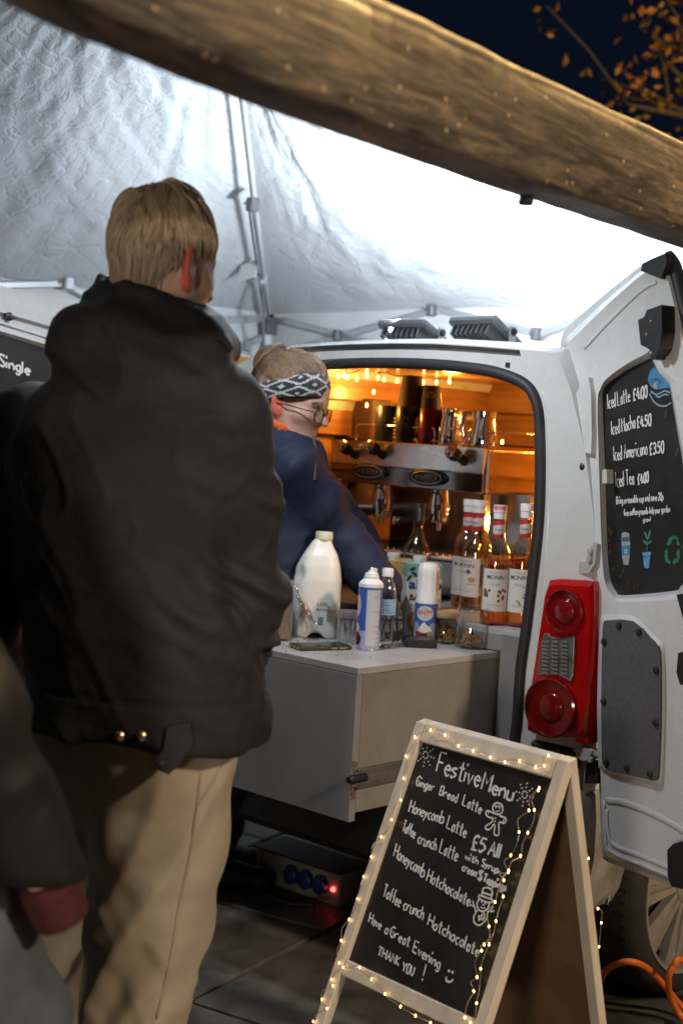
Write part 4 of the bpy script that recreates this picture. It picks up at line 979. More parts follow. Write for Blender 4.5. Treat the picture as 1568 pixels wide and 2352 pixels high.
def syrup(x, yb, ytop, wpx, z, fill, liq, capred, flav, art, label, turn=0., lab=True):
    c, r = foot(x, yb, z, wpx); h = zfor(c, ytop) - z
    e = empty('syrup_bottle', c, label, 'bottle', 'clear glass syrup bottles on the counter')
    S = lambda L_: [(a * r, b * h) for a, b in L_]
    lathe_glass(c, S([(.93, 0), (1, .015), (1, .52), (.97, .57), (.86, .62), (.62, .68), (.45, .735), (.40, .79), (.385, .90), (.40, .905)]), name='glass', parent=e)
    if fill > 0:
        fz = fill; pr_ = [(.0, .012), (.93, .015), (.955, .03)] + [(a, b) for a, b in ((.955, .52), (.92, .57), (.80, .62), (.57, .68)) if b < fz]
        ra_ = np.interp(fz, [.03, .52, .57, .62, .68, .735], [.955, .955, .92, .80, .57, .40]); pr_ += [(ra_, fz), (0, fz)]
        q = MB(); q.lathe(c, S(pr_), 32, caps=False); q.build('syrup', liq, e, smooth=50)
    q = MB(); q.lathe(c, S([(.44, .885), (.44, .935)]), 20); q.lathe(c, S([(.47, .94), (.47, .995), (.44, 1.0)]), 20, mod=lambda t, zz: 1 + .015 * math.cos(16 * t)); q.build('cap', CAPW, e, smooth=40)
    if capred:
        q = MB(); q.lathe(c, S([(.478, .955), (.478, .998)]), 24, caps=False); q.build('cap_band', M('red_white_band', (.75, .5, .5), .5), e)
        q = MB(); cyl_text(q, 'MONIN', c, r * .482, c[2] + .965 * h, facing(c) + .1, .025 * h, .02); q.build('cap_lettering', REDI, e)
    f = facing(c) + turn
    q = MB(); 
    cyl_patch(q, c, r * .415, z + .755 * h, z + .84 * h, f - 2.4, f + 2.4, 24); q.build('neck_label', PAPER, e)
    for zz, sg in ((.72, 1), (.835, 1)):
        q = MB(); n = 24; vs = []
        for i in range(n + 1):
            t = f - 2.4 + 4.8 * i / n; d = .02 * h * (i / n - .5) * 2
            for z_ in (0, .036 * h): vs.append((c[0] + r * .424 * math.cos(t), c[1] + r * .424 * math.sin(t), z + zz * h + z_ + (d if True else 0)))
        q.add(vs, [(2 * i, 2 * i + 2, 2 * i + 3, 2 * i + 1) for i in range(n)]); q.build('neck_stripe', REDI, e)
    q = MB(); cyl_text(q, flav, c, r * .43, z + .785 * h, f + .05, .026 * h, .0, wid=.62 * r); q.build('neck_lettering', INK, e)
    if lab:
        la, z0_, z1_ = 1.02, .12, .47
        q = MB(); cyl_patch(q, c, r * 1.008, z + z0_ * h, z + z1_ * h, f - la, f + la); q.build('label', PAPER, e)
        q = MB(); cyl_text(q, 'MONIN', c, r * 1.016, z + .385 * h, f, .036 * h, .012, wid=1.25 * r)
        q.build('lettering', INK, e)
        q = MB(); cyl_text(q, 'Le Sirop de', c, r * 1.016, z + .435 * h, f, .02 * h, 0, wid=.9 * r); cyl_text(q, flav, c, r * 1.016, z + .335 * h, f, .02 * h, 0, wid=.65 * r)
        cyl_text(q, 'Aromes Naturels', c, r * 1.016, z + .165 * h, f, .014 * h, 0, wid=1.0 * r); cyl_text(q, '1L', c, r * 1.016, z + .13 * h, f + .85, .012 * h); 
        for s_ in (-1, 1): cyl_patch(q, c, r * 1.016, z + (z0_ + .012) * h, z + (z1_ - .012) * h, f + s_ * (la - .05) - .006, f + s_ * (la - .05) + .006, 2)
        q.build('small_print', INKG, e)
        q = MB()
        if art == 'cubes':
            for k in range(15): cyl_blob(q, c, r * (1.013 + k * .0006), f + random.choice((-.62, -.5, .35, .5, .65)) + random.uniform(-.12, .12), z + h * random.uniform(.20, .30), .22 * r, .03 * h, 6, .1)
            cyl_blob(q, c, r * 1.013, f - .72, z + .27 * h, .3 * r, .075 * h, 10, .05); q.build('label_picture', BRN, e)
        elif art == 'leaf':
            for k in range(11): cyl_blob(q, c, r * 1.014, f + .5 + random.uniform(-.22, .22), z + h * (.2 + .014 * k), .24 * r, .011 * h, 6, .2)
            for k in range(4): cyl_blob(q, c, r * 1.014, f + .1 + random.uniform(-.1, .25), z + h * random.uniform(.17, .22), .2 * r, .012 * h, 6, .3)
            q.build('label_picture', GRNI, e)
        else:
            cyl_blob(q, c, r * 1.014, f + .5, z + .275 * h, .5 * r, .05 * h, 12, .1); cyl_blob(q, c, r * 1.014, f + .45, z + .235 * h, .8 * r, .012 * h, 8, .05)
            q.build('label_picture', TANI, e); q = MB(); cyl_blob(q, c, r * 1.014, f + .25, z + .345 * h, .4 * r, .04 * h, 9, .2); q.build('label_picture', BRN, e)
    return e
syrup(1064, 1397, 1147, 66, CT, .10, AMB, False, 'Almond', 'leaf', 'nearly empty glass syrup bottle half hidden behind another, left of the syrup group', -.35)
syrup(1086, 1402, 1149, 72, CT, .0, AMB, False, 'Honeycomb', 'tan', 'empty clear glass syrup bottle with a honeycomb label turned to the left', -.75)
syrup(1131, 1437, 1160, 66, CT, .50, CARA, True, 'Caramel', 'cubes', 'caramel syrup bottle with red printed cap and sugar cubes on its label', -.02)
syrup(1192, 1442, 1157, 66, CT, .60, AMB, False, 'Vanilla', 'leaf', 'amber vanilla syrup bottle next to the door seal, rightmost of the bottles', -.30)

# dark capped spirit-style bottle behind the cartons
c = V(.30, .79, CT); c, r = (lambda P: (P, 33 * P[1] / FPX))(onpl(953, 1330, V(.30, 0, 0), u)); c[2] = CT; h = zfor(c, 1157) - CT
e = empty('dark_capped_bottle', c, 'clear square shouldered bottle with a tall black cap behind the milk cartons', 'bottle')
lathe_glass(c, [(r * .95, 0), (r, .01), (r, h * .50), (r * .95, h * .55), (r * .62, h * .64), (r * .38, h * .72), (r * .33, h * .82), (r * .36, h * .83)], name='glass', parent=e)
q = MB(); q.lathe(c, [(r * .42, h * .81), (r * .42, h * .995), (r * .40, h)], 20); q.build('cap', BLKPL, e, smooth=40)
f = facing(c); q = MB(); cyl_patch(q, c, r * 1.01, CT + .2 * h, CT + .44 * h, f - .8, f + .5); q.build('label', M('dull_label', (.36, .32, .26), .6, var=.1), e)
q = MB(); cyl_patch(q, c, r * 1.015, CT + .20 * h, CT + .31 * h, f - .1, f + .75); q.build('black_label', INK, e)
q = MB(); cyl_text(q, 'III', c, r * 1.02, CT + .26 * h, f + .3, .03 * h); 
for k in range(5): cyl_text(q, 'IIIII', c, r * .43, CT + (.84 + k * .025) * h, f + .1, .016 * h)
q.build('lettering', M('pale_ink', (.5, .48, .44), .6), e)

# plastic milk jug with a handle
c, r = foot(724, 1468, DTOP, 108); h = zfor(c, 1221) - DTOP
e = empty('milk_jug', c, 'large white plastic milk jug with cream screw cap on the drawer', 'milk jug')
MILKP = M('milk_jug_plastic', (.80, .79, .74), .38, sub=.15, var=.02); 
axx = nrm([c[1], -c[0], 0]); fwd = np.array([-axx[1], axx[0], 0])
def jug(P):
    q = P - c; x = q @ axx; y = q @ fwd; z = q[:, 2]
    hw = np.interp(z / h, [0, .03, .38, .55, .68, .78, .86, .905, .93], [.97, 1., 1., .97, .86, .70, .46, .36, .33]) * r
    off = np.interp(z / h, [0, .45, .75, .9, 1], [0, 0, .06, .12, .13]) * r
    k = (np.abs((x - off) / hw) ** 3.2 + np.abs(y / (hw * .92)) ** 3.2) ** (1 / 3.2); d = (k - 1) * hw * .8
    d = np.maximum(d, np.maximum(-z, z - .93 * h))
    hnd = np.minimum(rc(P, c + axx * (-.80 * r) + (0, 0, .30 * h), c + axx * (-.72 * r) + (0, 0, .62 * h), .020, .019), rc(P, c + axx * (-.72 * r) + (0, 0, .62 * h), c + axx * (-.18 * r) + (0, 0, .85 * h), .019, .017))
    cut = rc(P, c + axx * (-1.02 * r) + fwd * -.2 + (0, 0, .60 * h), c + axx * (-1.02 * r) + fwd * .2 + (0, 0, .60 * h), .016, .016)
    hole_ = rc(P, c + axx * (-.42 * r) + fwd * -.2 + (0, 0, .60 * h), c + axx * (-.42 * r) + fwd * .2 + (0, 0, .60 * h), .008, .008)
    d = smax(d, -cut, .02); d = sm(d, hnd, .018)
    foot_ = rc(P, c + fwd * -.3 + (0, 0, -.008), c + fwd * .3 + (0, 0, -.008), .024, .024)
    return np.maximum(smax(d, -foot_, .008), -z)
sculpt('jug_body', jug, c + np.array([-.12, -.12, -.01]), c + np.array([.12, .12, .3]), .0034, MILKP, e, it=2)
q = MB(); ct_ = c + axx * .13 * r; q.lathe(ct_, [(.335 * r, .90 * h), (.36 * r, .925 * h)], 24); q.lathe(ct_, [(.375 * r, .93 * h), (.375 * r, .99 * h), (.35 * r, h)], 36, mod=lambda t, z: 1 + .012 * math.cos(30 * t)); q.build('cap', M('cream_cap', (.70, .66, .52), .45), e, smooth=40)
q = MB(); front = c - fwd * r * .925
flat_text(q, '2.272l', front + axx * -.002 + (0, 0, .315 * h), axx, (0, 0, 1), .0085, .01); q.build('printed_label', INKG, e); q = MB(); flat_text(q, '4pints', front + axx * -.002 + (0, 0, .268 * h), axx, (0, 0, 1), .0085, .01); q.build('printed_label', INKG, e); q = MB()
for k in range(9): q.box(front + axx * (.004 + k * .0016) + (0, 0, .17 * h), (.0007 + (k % 3) * .0004, .0006, .022), axx, fwd)
q.build('barcode', INKG, e); q = MB()
for k in range(11): q.box(front + axx * (-.045) + fwd * .001 + (0, 0, (.33 - k * .014) * h), (random.uniform(.012, .024), .0005, .0012), axx, fwd)
for k in range(13): q.box(front + axx * .040 + fwd * .0015 + (0, 0, (.315 - k * .012) * h), (.026, .0005, .0011), axx, fwd)
q.build('printed_label', INKG, e)
q = MB(); q.box(front + axx * .04 + (0, 0, .272 * h), (.028, .0008, .003), axx, fwd); q.build('red_print', M('red_brown_ink', (.4, .08, .04), .6), e)
q = MB(); q.box(front + axx * .04 + (0, 0, .235 * h), (.028, .0008, .002), axx, fwd); q.build('green_print', M('green_ink', (.2, .4, .08), .6), e)

# clip-top jar of pink powder with its glass lid hanging open
c, r = foot(632, 1473, DTOP, 76); h = zfor(c, 1330) - DTOP
e = empty('clip_top_jar', c, 'clip top glass jar of pinkish powder with its lid hanging open', 'jar')
DUST = M('cocoa_dusted_glass', (.44, .335, .30), .55, var=.16, vs=14, bump=.12, bs=50)
lathe_glass(c, [(r * .95, 0), (r, .008), (r, h * .80), (r * .84, h * .88), (r * .82, h * .93), (r * .88, h * .95), (r * .88, h)], name='glass', parent=e)
q = MB(); q.lathe(c, [(0, .005), (r * .93, .006), (r * .94, h * .79), (r * .8, h * .86), (r * .3, h * .90), (0, h * .91)], 24, caps=False); q.build('powder', DUST, e, smooth=True)
q = MB(); q.lathe(c, [(r * .90, h * .90), (r * .92, h * .91), (r * .90, h * .92)], 24, caps=False); 
hx = c + axx * r * .98 + (0, 0, h * .9); q.tube(crom([hx, hx + axx * .012 + (0, 0, -.015), hx + axx * .006 + (0, 0, -.03)], 4), .0016, 6)
hb_ = hx + axx * .008 + (0, 0, -.012); tip = hb_ + axx * .052 + (0, 0, -.085)
for s_ in (-1, 1): q.tube(crom([hb_ + fwd * s_ * .012, hb_ + fwd * s_ * .03 + axx * .012 + (0, 0, -.03), tip + fwd * s_ * .02, tip + axx * .004 + (0, 0, -.014)], 5), .0014, 6)
q.build('wire_clip', CHROME, e, smooth=True)
q = MB(); ln = nrm(tip - hb_); lu = nrm(np.cross(ln, fwd)); lc_ = (hb_ + tip) / 2 + lu * -.006
q.lathe(lc_, [(0, -.004), (.036, -.003), (.040, 0), (.040, .006), (.034, .010), (.018, .012), (0, .012)], 28, axis=lu, X=ln, caps=False); q.build('lid', thin_glass('dusty_glass_lid', (.74, .68, .65), base=.16, rough=.2), e, smooth=50)

# metal shaker tin
c, r = foot(796, 1478, DTOP, 49); h = zfor(c, 1402) - DTOP
e = empty('shaker_tin', c, 'small brushed metal shaker tin between milk jug and spray can', 'tin')
q = MB(); q.lathe(c, [(r * .96, 0), (r, .002), (r, h * .74), (r * .97, h * .75)], 28); q.build('tin_body', STEEL, e, smooth=40)
q = MB(); q.lathe(c, [(r * 1.03, h * .76), (r * 1.03, h * .97), (r * .99, h), (0, h * 1.005)], 28, caps=False); q.build('lid', M('cocoa_dusted_steel', (.50, .42, .40), .4, .7, var=.2, vs=40), e, smooth=40)

# phone lying flat
P0, P1, P2 = atz(670, 1486, DTOP), atz(812, 1494, DTOP), atz(694, 1497, DTOP); e1_ = nrm((P1 - P2)[:2].tolist() + [0]); e2_ = np.array([-e1_[1], e1_[0], 0])
pc = (atz(694, 1497, DTOP) + atz(812, 1494, DTOP)) / 2 + e2_ * .042 + (0, 0, .0055)
e = empty('mobile_phone', pc - (0, 0, .0055), 'dark mobile phone in a gold edged case lying face up on the drawer', 'phone')
q = MB(); q.box(pc, (.150, .072, .0095), e1_, e2_, bev=.003); q.build('phone_case', M('gold_black_case', (.10, .085, .05), .3, .6), e)
q = MB(); q.box(pc + (0, 0, .005), (.144, .067, .0012), e1_, e2_, bev=.0005); q.build('screen', M('black_screen', (.01, .01, .011), .06, var=.3), e)
q = MB()
for s_ in (-.02, .0, .02): q.box(pc - e1_ * .0755 + e2_ * s_, (.002, .010, .005), e1_, e2_)
for s_ in (.02, .045): q.box(pc + e1_ * s_ - e2_ * .0365, (.018, .0016, .004), e1_, e2_)
q.build('buttons', M('gold_metal', (.6, .48, .25), .25, 1.), e)

# whipped cream cans
CANB = M('blue_can_print', (.045, .11, .42), .3, var=.06, coat=.3); CANL = M('lilac_can_print', (.36, .38, .62), .3, coat=.3)
CREAM = M('cream_picture', (.78, .74, .64), .5, var=.12, vs=90); BERRY = M('berry_picture', (.42, .03, .03), .5, var=.5, vs=60); DBER = M('dark_berry_picture', (.06, .012, .018), .5, var=.4, vs=70)
def can(x, yb, ysh, w_, label):
    c, r = foot(x, yb, DTOP, w_); h = zfor(c, ysh) - DTOP; e = empty('cream_can', c, label, 'spray can', 'whipped cream cans on the drawer')
    q = MB(); q.lathe(c, [(r * .9, 0), (r, .003), (r, h * .30)], 32); q.build('can_base', CANL, e, smooth=40)
    q = MB(); q.lathe(c, [(r * 1.0, h * .30), (r, h * .97), (r * .96, h)], 32); q.build('can_body', CANB, e, smooth=40)
    q = MB(); q.lathe(c, [(r * .94, .0), (r * 1.01, .001), (r * 1.01, .004)], 32); q.build('rim', CHROME, e, smooth=40)
    return e, c, r, h
e, c, r, h = can(974, 1478, 1400, 53, 'blue cream spray can standing upright with tall fluted white cap and red lettering')
f = facing(c) - .12; h = zfor(c, 1383) - DTOP
e_, c2_ = e, c
for ch in list(e.children): bpy.data.objects.remove(ch)
q = MB(); q.lathe(c, [(r * .9, 0), (r, .003), (r, h * .32)], 32); q.build('can_base', CANL, e, smooth=40)
q = MB(); q.lathe(c, [(r * 1.0, h * .32), (r, h * .97), (r * .96, h)], 32); q.build('can_body', CANB, e, smooth=40)
for s_ in (-1, 1):
    q = MB(); cyl_blob(q, c, r * 1.004, f + s_ * .9, DTOP + .36 * h, 1.0 * r, .34 * h, 14); q.build('can_print', CANL, e)
q = MB(); cyl_blob(q, c, r * 1.008, f, DTOP + .745 * h, 1.62 * r, .36 * h, 24); q.build('label_oval', PAPER, e)
q = MB(); cyl_text(q, 'WHiPPY', c, r * 1.014, DTOP + .70 * h, f, .13 * h, .012, wid=1.45 * r); q.build('lettering', REDI, e)
q = MB(); cyl_text(q, 'ROOM', c, r * 1.014, DTOP + .865 * h, f, .022 * h); cyl_text(q, 'SLAGSAHNE', c, r * 1.014, DTOP + .83 * h, f, .022 * h); cyl_text(q, 'CREME / CREAM', c, r * 1.014, DTOP + .645 * h, f, .02 * h); cyl_text(q, 'PANNA', c, r * 1.014, DTOP + .61 * h, f, .02 * h); q.build('small_print', BLUI, e)
for kk, (mt, pts) in enumerate(((DBER, [(-.0, .16, 1.5, .22), (.3, .2, .6, .12), (-.3, .14, .7, .12)]), (BERRY, [(-.55, .24, .6, .13), (.1, .15, .5, .09), (.45, .27, .5, .1)]), (CREAM, [(.05, .33, 1.35, .13), (.08, .39, 1.0, .11), (.0, .44, .6, .09), (-.02, .48, .3, .08)]), (M('green_berry', (.3, .4, .1), .5), [(.5, .22, .4, .07)]))):
    q = MB()
    for (a, z, w2_, h2_) in pts: cyl_blob(q, c, r * (1.006 + kk * .003), f + a, DTOP + z * h, w2_ * r, h2_ * h, 14, .06)
    q.build('can_picture', mt, e)
zc = h; th_ = zfor(c, 1292) - DTOP
q = MB(); q.lathe(c, [(r * 1.0, h * .985), (r * 1.0, h + .006), (r * .97, h + .008), (r * .95, h + (th_ - h) * .72), (r * .90, h + (th_ - h) * .86), (r * .72, h + (th_ - h) * .96), (r * .4, th_), (0, th_)], 60, mod=lambda t, z: 1 + (.035 * math.cos(14 * t) if z > h + .012 else 0), caps=False); q.build('cap', CAPW, e, smooth=50)
e, c, r, h = can(843, 1495, 1343, 56, 'blue cream spray can seen from its printed back with white nozzle exposed')
f = facing(c)
q = MB(); cyl_patch(q, c, r * 1.006, DTOP + .06 * h, DTOP + .94 * h, f - .28, f + .98); q.build('text_panel', M('grey_text_panel', (.43, .44, .50), .5), e)
q = MB()
for k in range(46):
    t0 = f - .22; t1 = f + .92 - random.choice((0, 0, 0, .3, .6)); cyl_patch(q, c, r * 1.011, DTOP + (.09 + k * .0182) * h, DTOP + (.099 + k * .0182) * h, t0, t1, 6)
q.build('small_print', M('fine_print', (.66, .67, .74), .6), e)
q = MB(); cyl_blob(q, c, r * 1.006, f - 1.25, DTOP + .68 * h, .9 * r, .34 * h, 16); q.build('label_oval', PAPER, e)
for mt, z, a, kk in ((BERRY, .22, -1.2, 0), (DBER, .16, -1.0, 1), (CREAM, .34, -1.25, 2)): 
    q = MB(); cyl_blob(q, c, r * (1.006 + .003 * kk), f + a, DTOP + z * h, .8 * r, .16 * h, 12, .1); q.build('can_picture', mt, e)
q = MB(); q.lathe(c, [(r * 1.03, h * .97), (r * 1.02, h + .004), (r * .72, h + .014), (r * .6, h + .017), (r * .62, h + .02), (r * .60, h + .024), (r * .55, h + .026), (r * .55, h + .03), (r * .34, h + .032), (r * .3, h + .036), (0, h + .036)], 28, caps=False)
q.lathe(c + axx * r * .25, [(r * .2, h + .03), (r * .2, h + .043), (0, h + .044)], 14, caps=False)
tz = zfor(c, 1303) - DTOP; q.lathe(c - axx * r * .02, [(r * .2, h + .03), (r * .17, tz - .01), (r * .1, tz), (0, tz + .001)], 14, caps=False); q.build('nozzle', CAPW, e, smooth=40)

# water bottle
c, r = foot(880, 1490, DTOP, 46); h = zfor(c, 1305) - DTOP
e = empty('water_bottle', c, 'clear plastic water bottle with white cap behind the nozzle can', 'bottle')
WAT = thin_glass('clear_plastic', (.95, .96, .97), base=.07)
pf = [(r * .9, 0), (r, .008)]
for k in range(14): pf += [(r * (1.0 if k % 2 else .955), h * (.05 + k * .026))]
pf += [(r, h * .42), (r, h * .62), (r * .97, h * .70), (r * .75, h * .80), (r * .45, h * .87), (r * .42, h * .91)]
lathe_glass(c, pf, t=.0012, name='bottle_body', parent=e, mat=WAT)
q = MB(); q.lathe(c, [(r * .56, h * .90), (r * .56, h * .985), (r * .5, h)], 30, mod=lambda t, z: 1 + .01 * math.cos(24 * t)); q.build('cap', CAPW, e, smooth=40)
q = MB(); f = facing(c); cyl_patch(q, c, r * 1.012, DTOP + .42 * h, DTOP + .62 * h, f - 1.5, f + 1.5, 20); q.build('label', M('pale_blue_label', (.20, .42, .66), .4, var=.25, vs=60, c2=(.38, .58, .76)), e)
q = MB()
for k in range(5): cyl_patch(q, c, r * 1.02, DTOP + (.45 + k * .03) * h, DTOP + (.458 + k * .03) * h, f - .9, f + .7 - .2 * (k % 2), 5)
q.build('small_print', BLUI, e)

# dark card reader pad
pc = (atz(922, 1488, DTOP) + atz(1002, 1497, DTOP)) / 2; pe = nrm((atz(1002, 1480, DTOP) - atz(922, 1488, DTOP)) * (1, 1, 0)); pc = atz(962, 1484, DTOP)
q = MB(); q.box(pc + (0, 0, .011), (.085, .075, .022), nrm(u * .75 - v * .66), np.cross((0, 0, 1), nrm(u * .75 - v * .66)), bev=.004)
q.build('scale_pad', M('dark_green_black_pad', (.018, .022, .022), .35, var=.5, vs=300, rvar=.2), label='dark flat square pad lying in front of the gloved hand', cat='pad')

# cartons
def carton(x0, x1, yb, yt, zb, name, label, colA, colB, sheer):
    P = atz((x0 + x1) / 2, yb, zb); w_ = (x1 - x0) * P[1] / FPX; ex = nrm(axx * .93 + fwd * sheer); ey = np.array([-ex[1], ex[0], 0]); h = zfor(P, yt) - zb
    e = empty(name, P, label, 'carton', 'plant milk cartons behind the cans'); c_ = P + ey * w_ * .45 + (0, 0, h / 2); c_[2] = zb + h / 2
    q = MB(); q.box(c_, (w_, w_ * .9, h), ex, ey, bev=.002); q.build('carton_box', colA, e)
    q = MB(); q.box(c_ + (0, 0, h * .40) , (w_ * 1.004, w_ * .904, h * .205), ex, ey, bev=.002); q.build('carton_top', colB, e)
    q = MB(); q.lathe(c_ + (0, 0, h / 2) + ex * w_ * -.1, [(.017, 0), (.017, .006), (.019, .007), (.019, .017), (.017, .019)], 24); q.build('cap', CAPW, e, smooth=40)
    return e, c_ - ey * (w_ * .45 + .0012), ex, ey, w_, h
OLV = M('olive_leaf_print', (.03, .045, .04), .5)
e, fc, ex, ey, w_, h = carton(926, 1008, 1462, 1296, DTOP, 'milk_carton', 'white and teal plant milk carton directly behind the red lettered can', M('carton_white', (.74, .73, .70), .5), M('carton_teal', (.16, .42, .38), .5, c2=(.30, .52, .46), vs=14), .10)
b0 = fc - ex * w_ / 2 - (0, 0, h / 2)
q = MB(); flat_text(q, 'alpro', b0 + ex * w_ * .05 + (0, 0, h * .66), ex, (0, 0, 1), h * .13, .03, wid=w_ * .95); q.build('lettering', BLUI, e)
q = MB(); flat_text(q, 'BARISTA', b0 + ex * w_ * .10 + (0, 0, h * .50), ex, (0, 0, 1), h * .075, .02, wid=w_ * .85); q.build('lettering', INK, e)
q = MB(); flat_text(q, 'COCONUT', b0 + ex * w_ * .10 + (0, 0, h * .37), ex, (0, 0, 1), h * .07, .01, wid=w_ * .85); q.build('lettering', M('teal_ink', (.12, .36, .33), .5), e)
q = MB(); q.lathe(b0 + ex * w_ * .42 + (0, 0, h * .20), [(w_ * .36, 0), (w_ * .36, .0006), (w_ * .25, .0008), (w_ * .25, 0)], 24, axis=-ey, caps=False); q.build('carton_picture', M('orange_cup_ink', (.55, .27, .06), .5), e)
q = MB(); q.lathe(b0 + ex * w_ * .42 + (0, 0, h * .20), [(w_ * .25, 0), (w_ * .24, .0007), (0, .0008)], 20, axis=-ey, caps=False); q.build('carton_picture', M('foam_ink', (.75, .70, .6), .5), e)
q = MB()
for dx, dz, a in ((.05, .80, .9), (.2, .86, -.4), (.14, .93, .5)):
    q.prism([b0 + ex * (w_ * dx + math.cos(t) * .010 * math.cos(a) - math.sin(t) * .004 * math.sin(a)) + (0, 0, h * dz + math.cos(t) * .010 * math.sin(a) + math.sin(t) * .004 * math.cos(a)) - ey * .0006 for t in np.linspace(0, 6.28, 9)[:-1]], ey * .0004)
q.build('carton_picture', OLV, e)
e, fc, ex, ey, w_, h = carton(868, 946, 1446, 1288, DTOP, 'milk_carton', 'yellow oat drink carton half hidden behind the teal carton', M('carton_cream', (.66, .62, .50), .5, c2=(.55, .42, .14), vs=9), M('carton_yellow', (.62, .33, .03), .5, c2=(.60, .50, .30), vs=12), .12)
b0 = fc - ex * w_ / 2 - (0, 0, h / 2)
q = MB(); flat_text(q, 'CREAMY', b0 + ex * w_ * .62 + (0, 0, h * .60), ex, (0, 0, 1), h * .05, .02); flat_text(q, 'BARISTA', b0 + ex * w_ * .62 + (0, 0, h * .53), ex, (0, 0, 1), h * .05, .02); flat_text(q, '100%', b0 + ex * w_ * .42 + (0, 0, h * .28), ex, (0, 0, 1), h * .05, .02); flat_text(q, 'EUROPE', b0 + ex * w_ * .42 + (0, 0, h * .22), ex, (0, 0, 1), h * .045, .02); q.build('lettering', INK, e)
q = MB(); flat_text(q, 'alpro', b0 + ex * w_ * -.02 + (0, 0, h * .60), ex, (0, 0, 1), h * .10, .03, wid=w_ * .5); q.build('lettering', BLUI, e)
q = MB(); q.lathe(b0 + ex * w_ * .5 + (0, 0, h * .585), [(w_ * .14, 0), (w_ * .13, .0008), (0, .0009)], 16, axis=-ey, caps=False); q.build('carton_picture', M('orange_cup_ink', (.55, .27, .06), .5), e)

# glass jars of crumbs
CRUMB = M('biscuit_crumb', (.40, .23, .12), .8, var=.4, vs=40); FLAKE = M('honeycomb_flake', (.46, .27, .07), .6, var=.4, vs=40)
def jar(x, yb, ytop, wpx, fill, mt, label, lid):
    c, r = foot(x, yb, DTOP, wpx); h = zfor(c, ytop) - DTOP; e = empty('glass_jar', c, label, 'jar', 'glass jars of toppings')
    lathe_glass(c, [(r * .9, 0), (r * .98, .006), (r, .015), (r, h * .80), (r * .93, h * .86), (r * .90, h * .88), (r * .92, h)], name='glass', parent=e)
    q = MB()
    for k in range(150):
        t = random.uniform(0, 6.28); rr = r * .84 * math.sqrt(random.random()); z = .008 + random.random() * fill * h * (1.1 - .4 * rr / r); s_ = random.uniform(.006, .012)
        q.box(c + (rr * math.cos(t), rr * math.sin(t), z), (s_, s_ * .8, s_ * .6), rng.normal(size=3), nrm(rng.normal(size=3)), nrm(rng.normal(size=3)))
    q.build('crumbs', mt, e, kind='stuff')
    if lid:
        q = MB(); q.lathe(c, [(r * 1.0, h), (r * 1.02, h + .003), (r * 1.02, h + .016), (r * .98, h + .018), (0, h + .0185)], 28, caps=False); q.build('wooden_lid', M('bamboo_lid', (.46, .31, .15), .5, var=.2, vs=20, st=(1, 6, 1)), e, smooth=40)
jar(1080, 1493, 1394, 78, .34, CRUMB, 'open glass jar of broken biscuit pieces at the right end of the drawer', False)
jar(1020, 1480, 1416, 66, .55, FLAKE, 'glass jar of golden flakes closed by a wooden lid', True)

# ================================================================== ESPRESSO MACHINE
MA = .45
def ma(x, y, a=MA): return onpl(x, y, V(a, 0, 0), u)
mch = empty('espresso_machine', V(MA + .22, 1.0, CT), 'polished two group espresso machine with black knobs inside the van', 'coffee machine')
b0_, b1_ = .715, 1.345; zt0, zf0, zf1, zb0 = 1.438, 1.436, 1.362, 1.298
DKST = M('dark_mirror_steel', (.30, .30, .31), .12, 1., var=.2, vs=8); MIR = M('mirror_fascia', (.86, .88, .90), .26, 1., rvar=.04, vs=8)
q = MB(); q.prism([V(a, b0_, z) for a, z in ((MA + .004, zf0), (MA, zf1), (MA + .006, zf1 - .004), (MA + .02, zf0 - .004))], v * (b1_ - b0_)); fas = q.build('fascia', MIR, mch)
q = MB(); q.box(V(MA + .24, (b0_ + b1_) / 2, (zb0 + zt0 - .004) / 2), (.42, b1_ - b0_ - .004, zt0 - zb0 - .006), u, v, bev=.006); q.build('upper_housing', CHROME, mch)
q = MB(); q.box(V(MA + .010, (b0_ + b1_) / 2, (zb0 + zf1) / 2), (.012, b1_ - b0_ + .002, zf1 - zb0 - .004), u, v, bev=.003); q.build('button_band', DKST, mch)
q = MB(); q.box(V(MA + .30, (b0_ + b1_) / 2, 1.20), (.02, b1_ - b0_ - .05, .20), u, v); q.build('back_splash', M('smoked_steel', (.45, .43, .40), .16, .95, var=.2, vs=5), mch)
q = MB(); q.box(V(MA + .22, (b0_ + b1_) / 2, 1.035), (.46, b1_ - b0_ - .02, .11), u, v, bev=.008); q.build('base_housing', DKST, mch)
q = MB(); q.box(V(MA + .16, (b0_ + b1_) / 2, 1.095), (.36, b1_ - b0_ - .06, .012), u, v, bev=.003); q.build('drip_tray', CHROME, mch)
q = MB()
for k in range(22): q.box(V(MA + .16, b0_ + .05 + k * (b1_ - b0_ - .1) / 21, 1.104), (.33, .006, .006), u, v)
q.build('tray_grille', CHROME, mch, kind='stuff')
for bb in (b0_ + .02, b1_ - .06):
    q = MB(); q.box(V(MA + .05, bb, 1.20), (.03, .022, .20), u, v, bev=.004); q.build('side_column', CHROME, mch)
for bb in (b0_ + .05, b1_ - .05):
    q = MB(); q.lathe(V(MA + .05, bb, CT), [(.02, 0), (.02, .018)], 12); q.build('foot', BLKPL, mch)
KNB = M('black_knob', (.012, .012, .013), .2, coat=.4)
fn = nrm(np.cross(v, V(MA + .004, 0, zf0) - V(MA, 0, zf1)));
if fn @ u > 0: fn = -fn
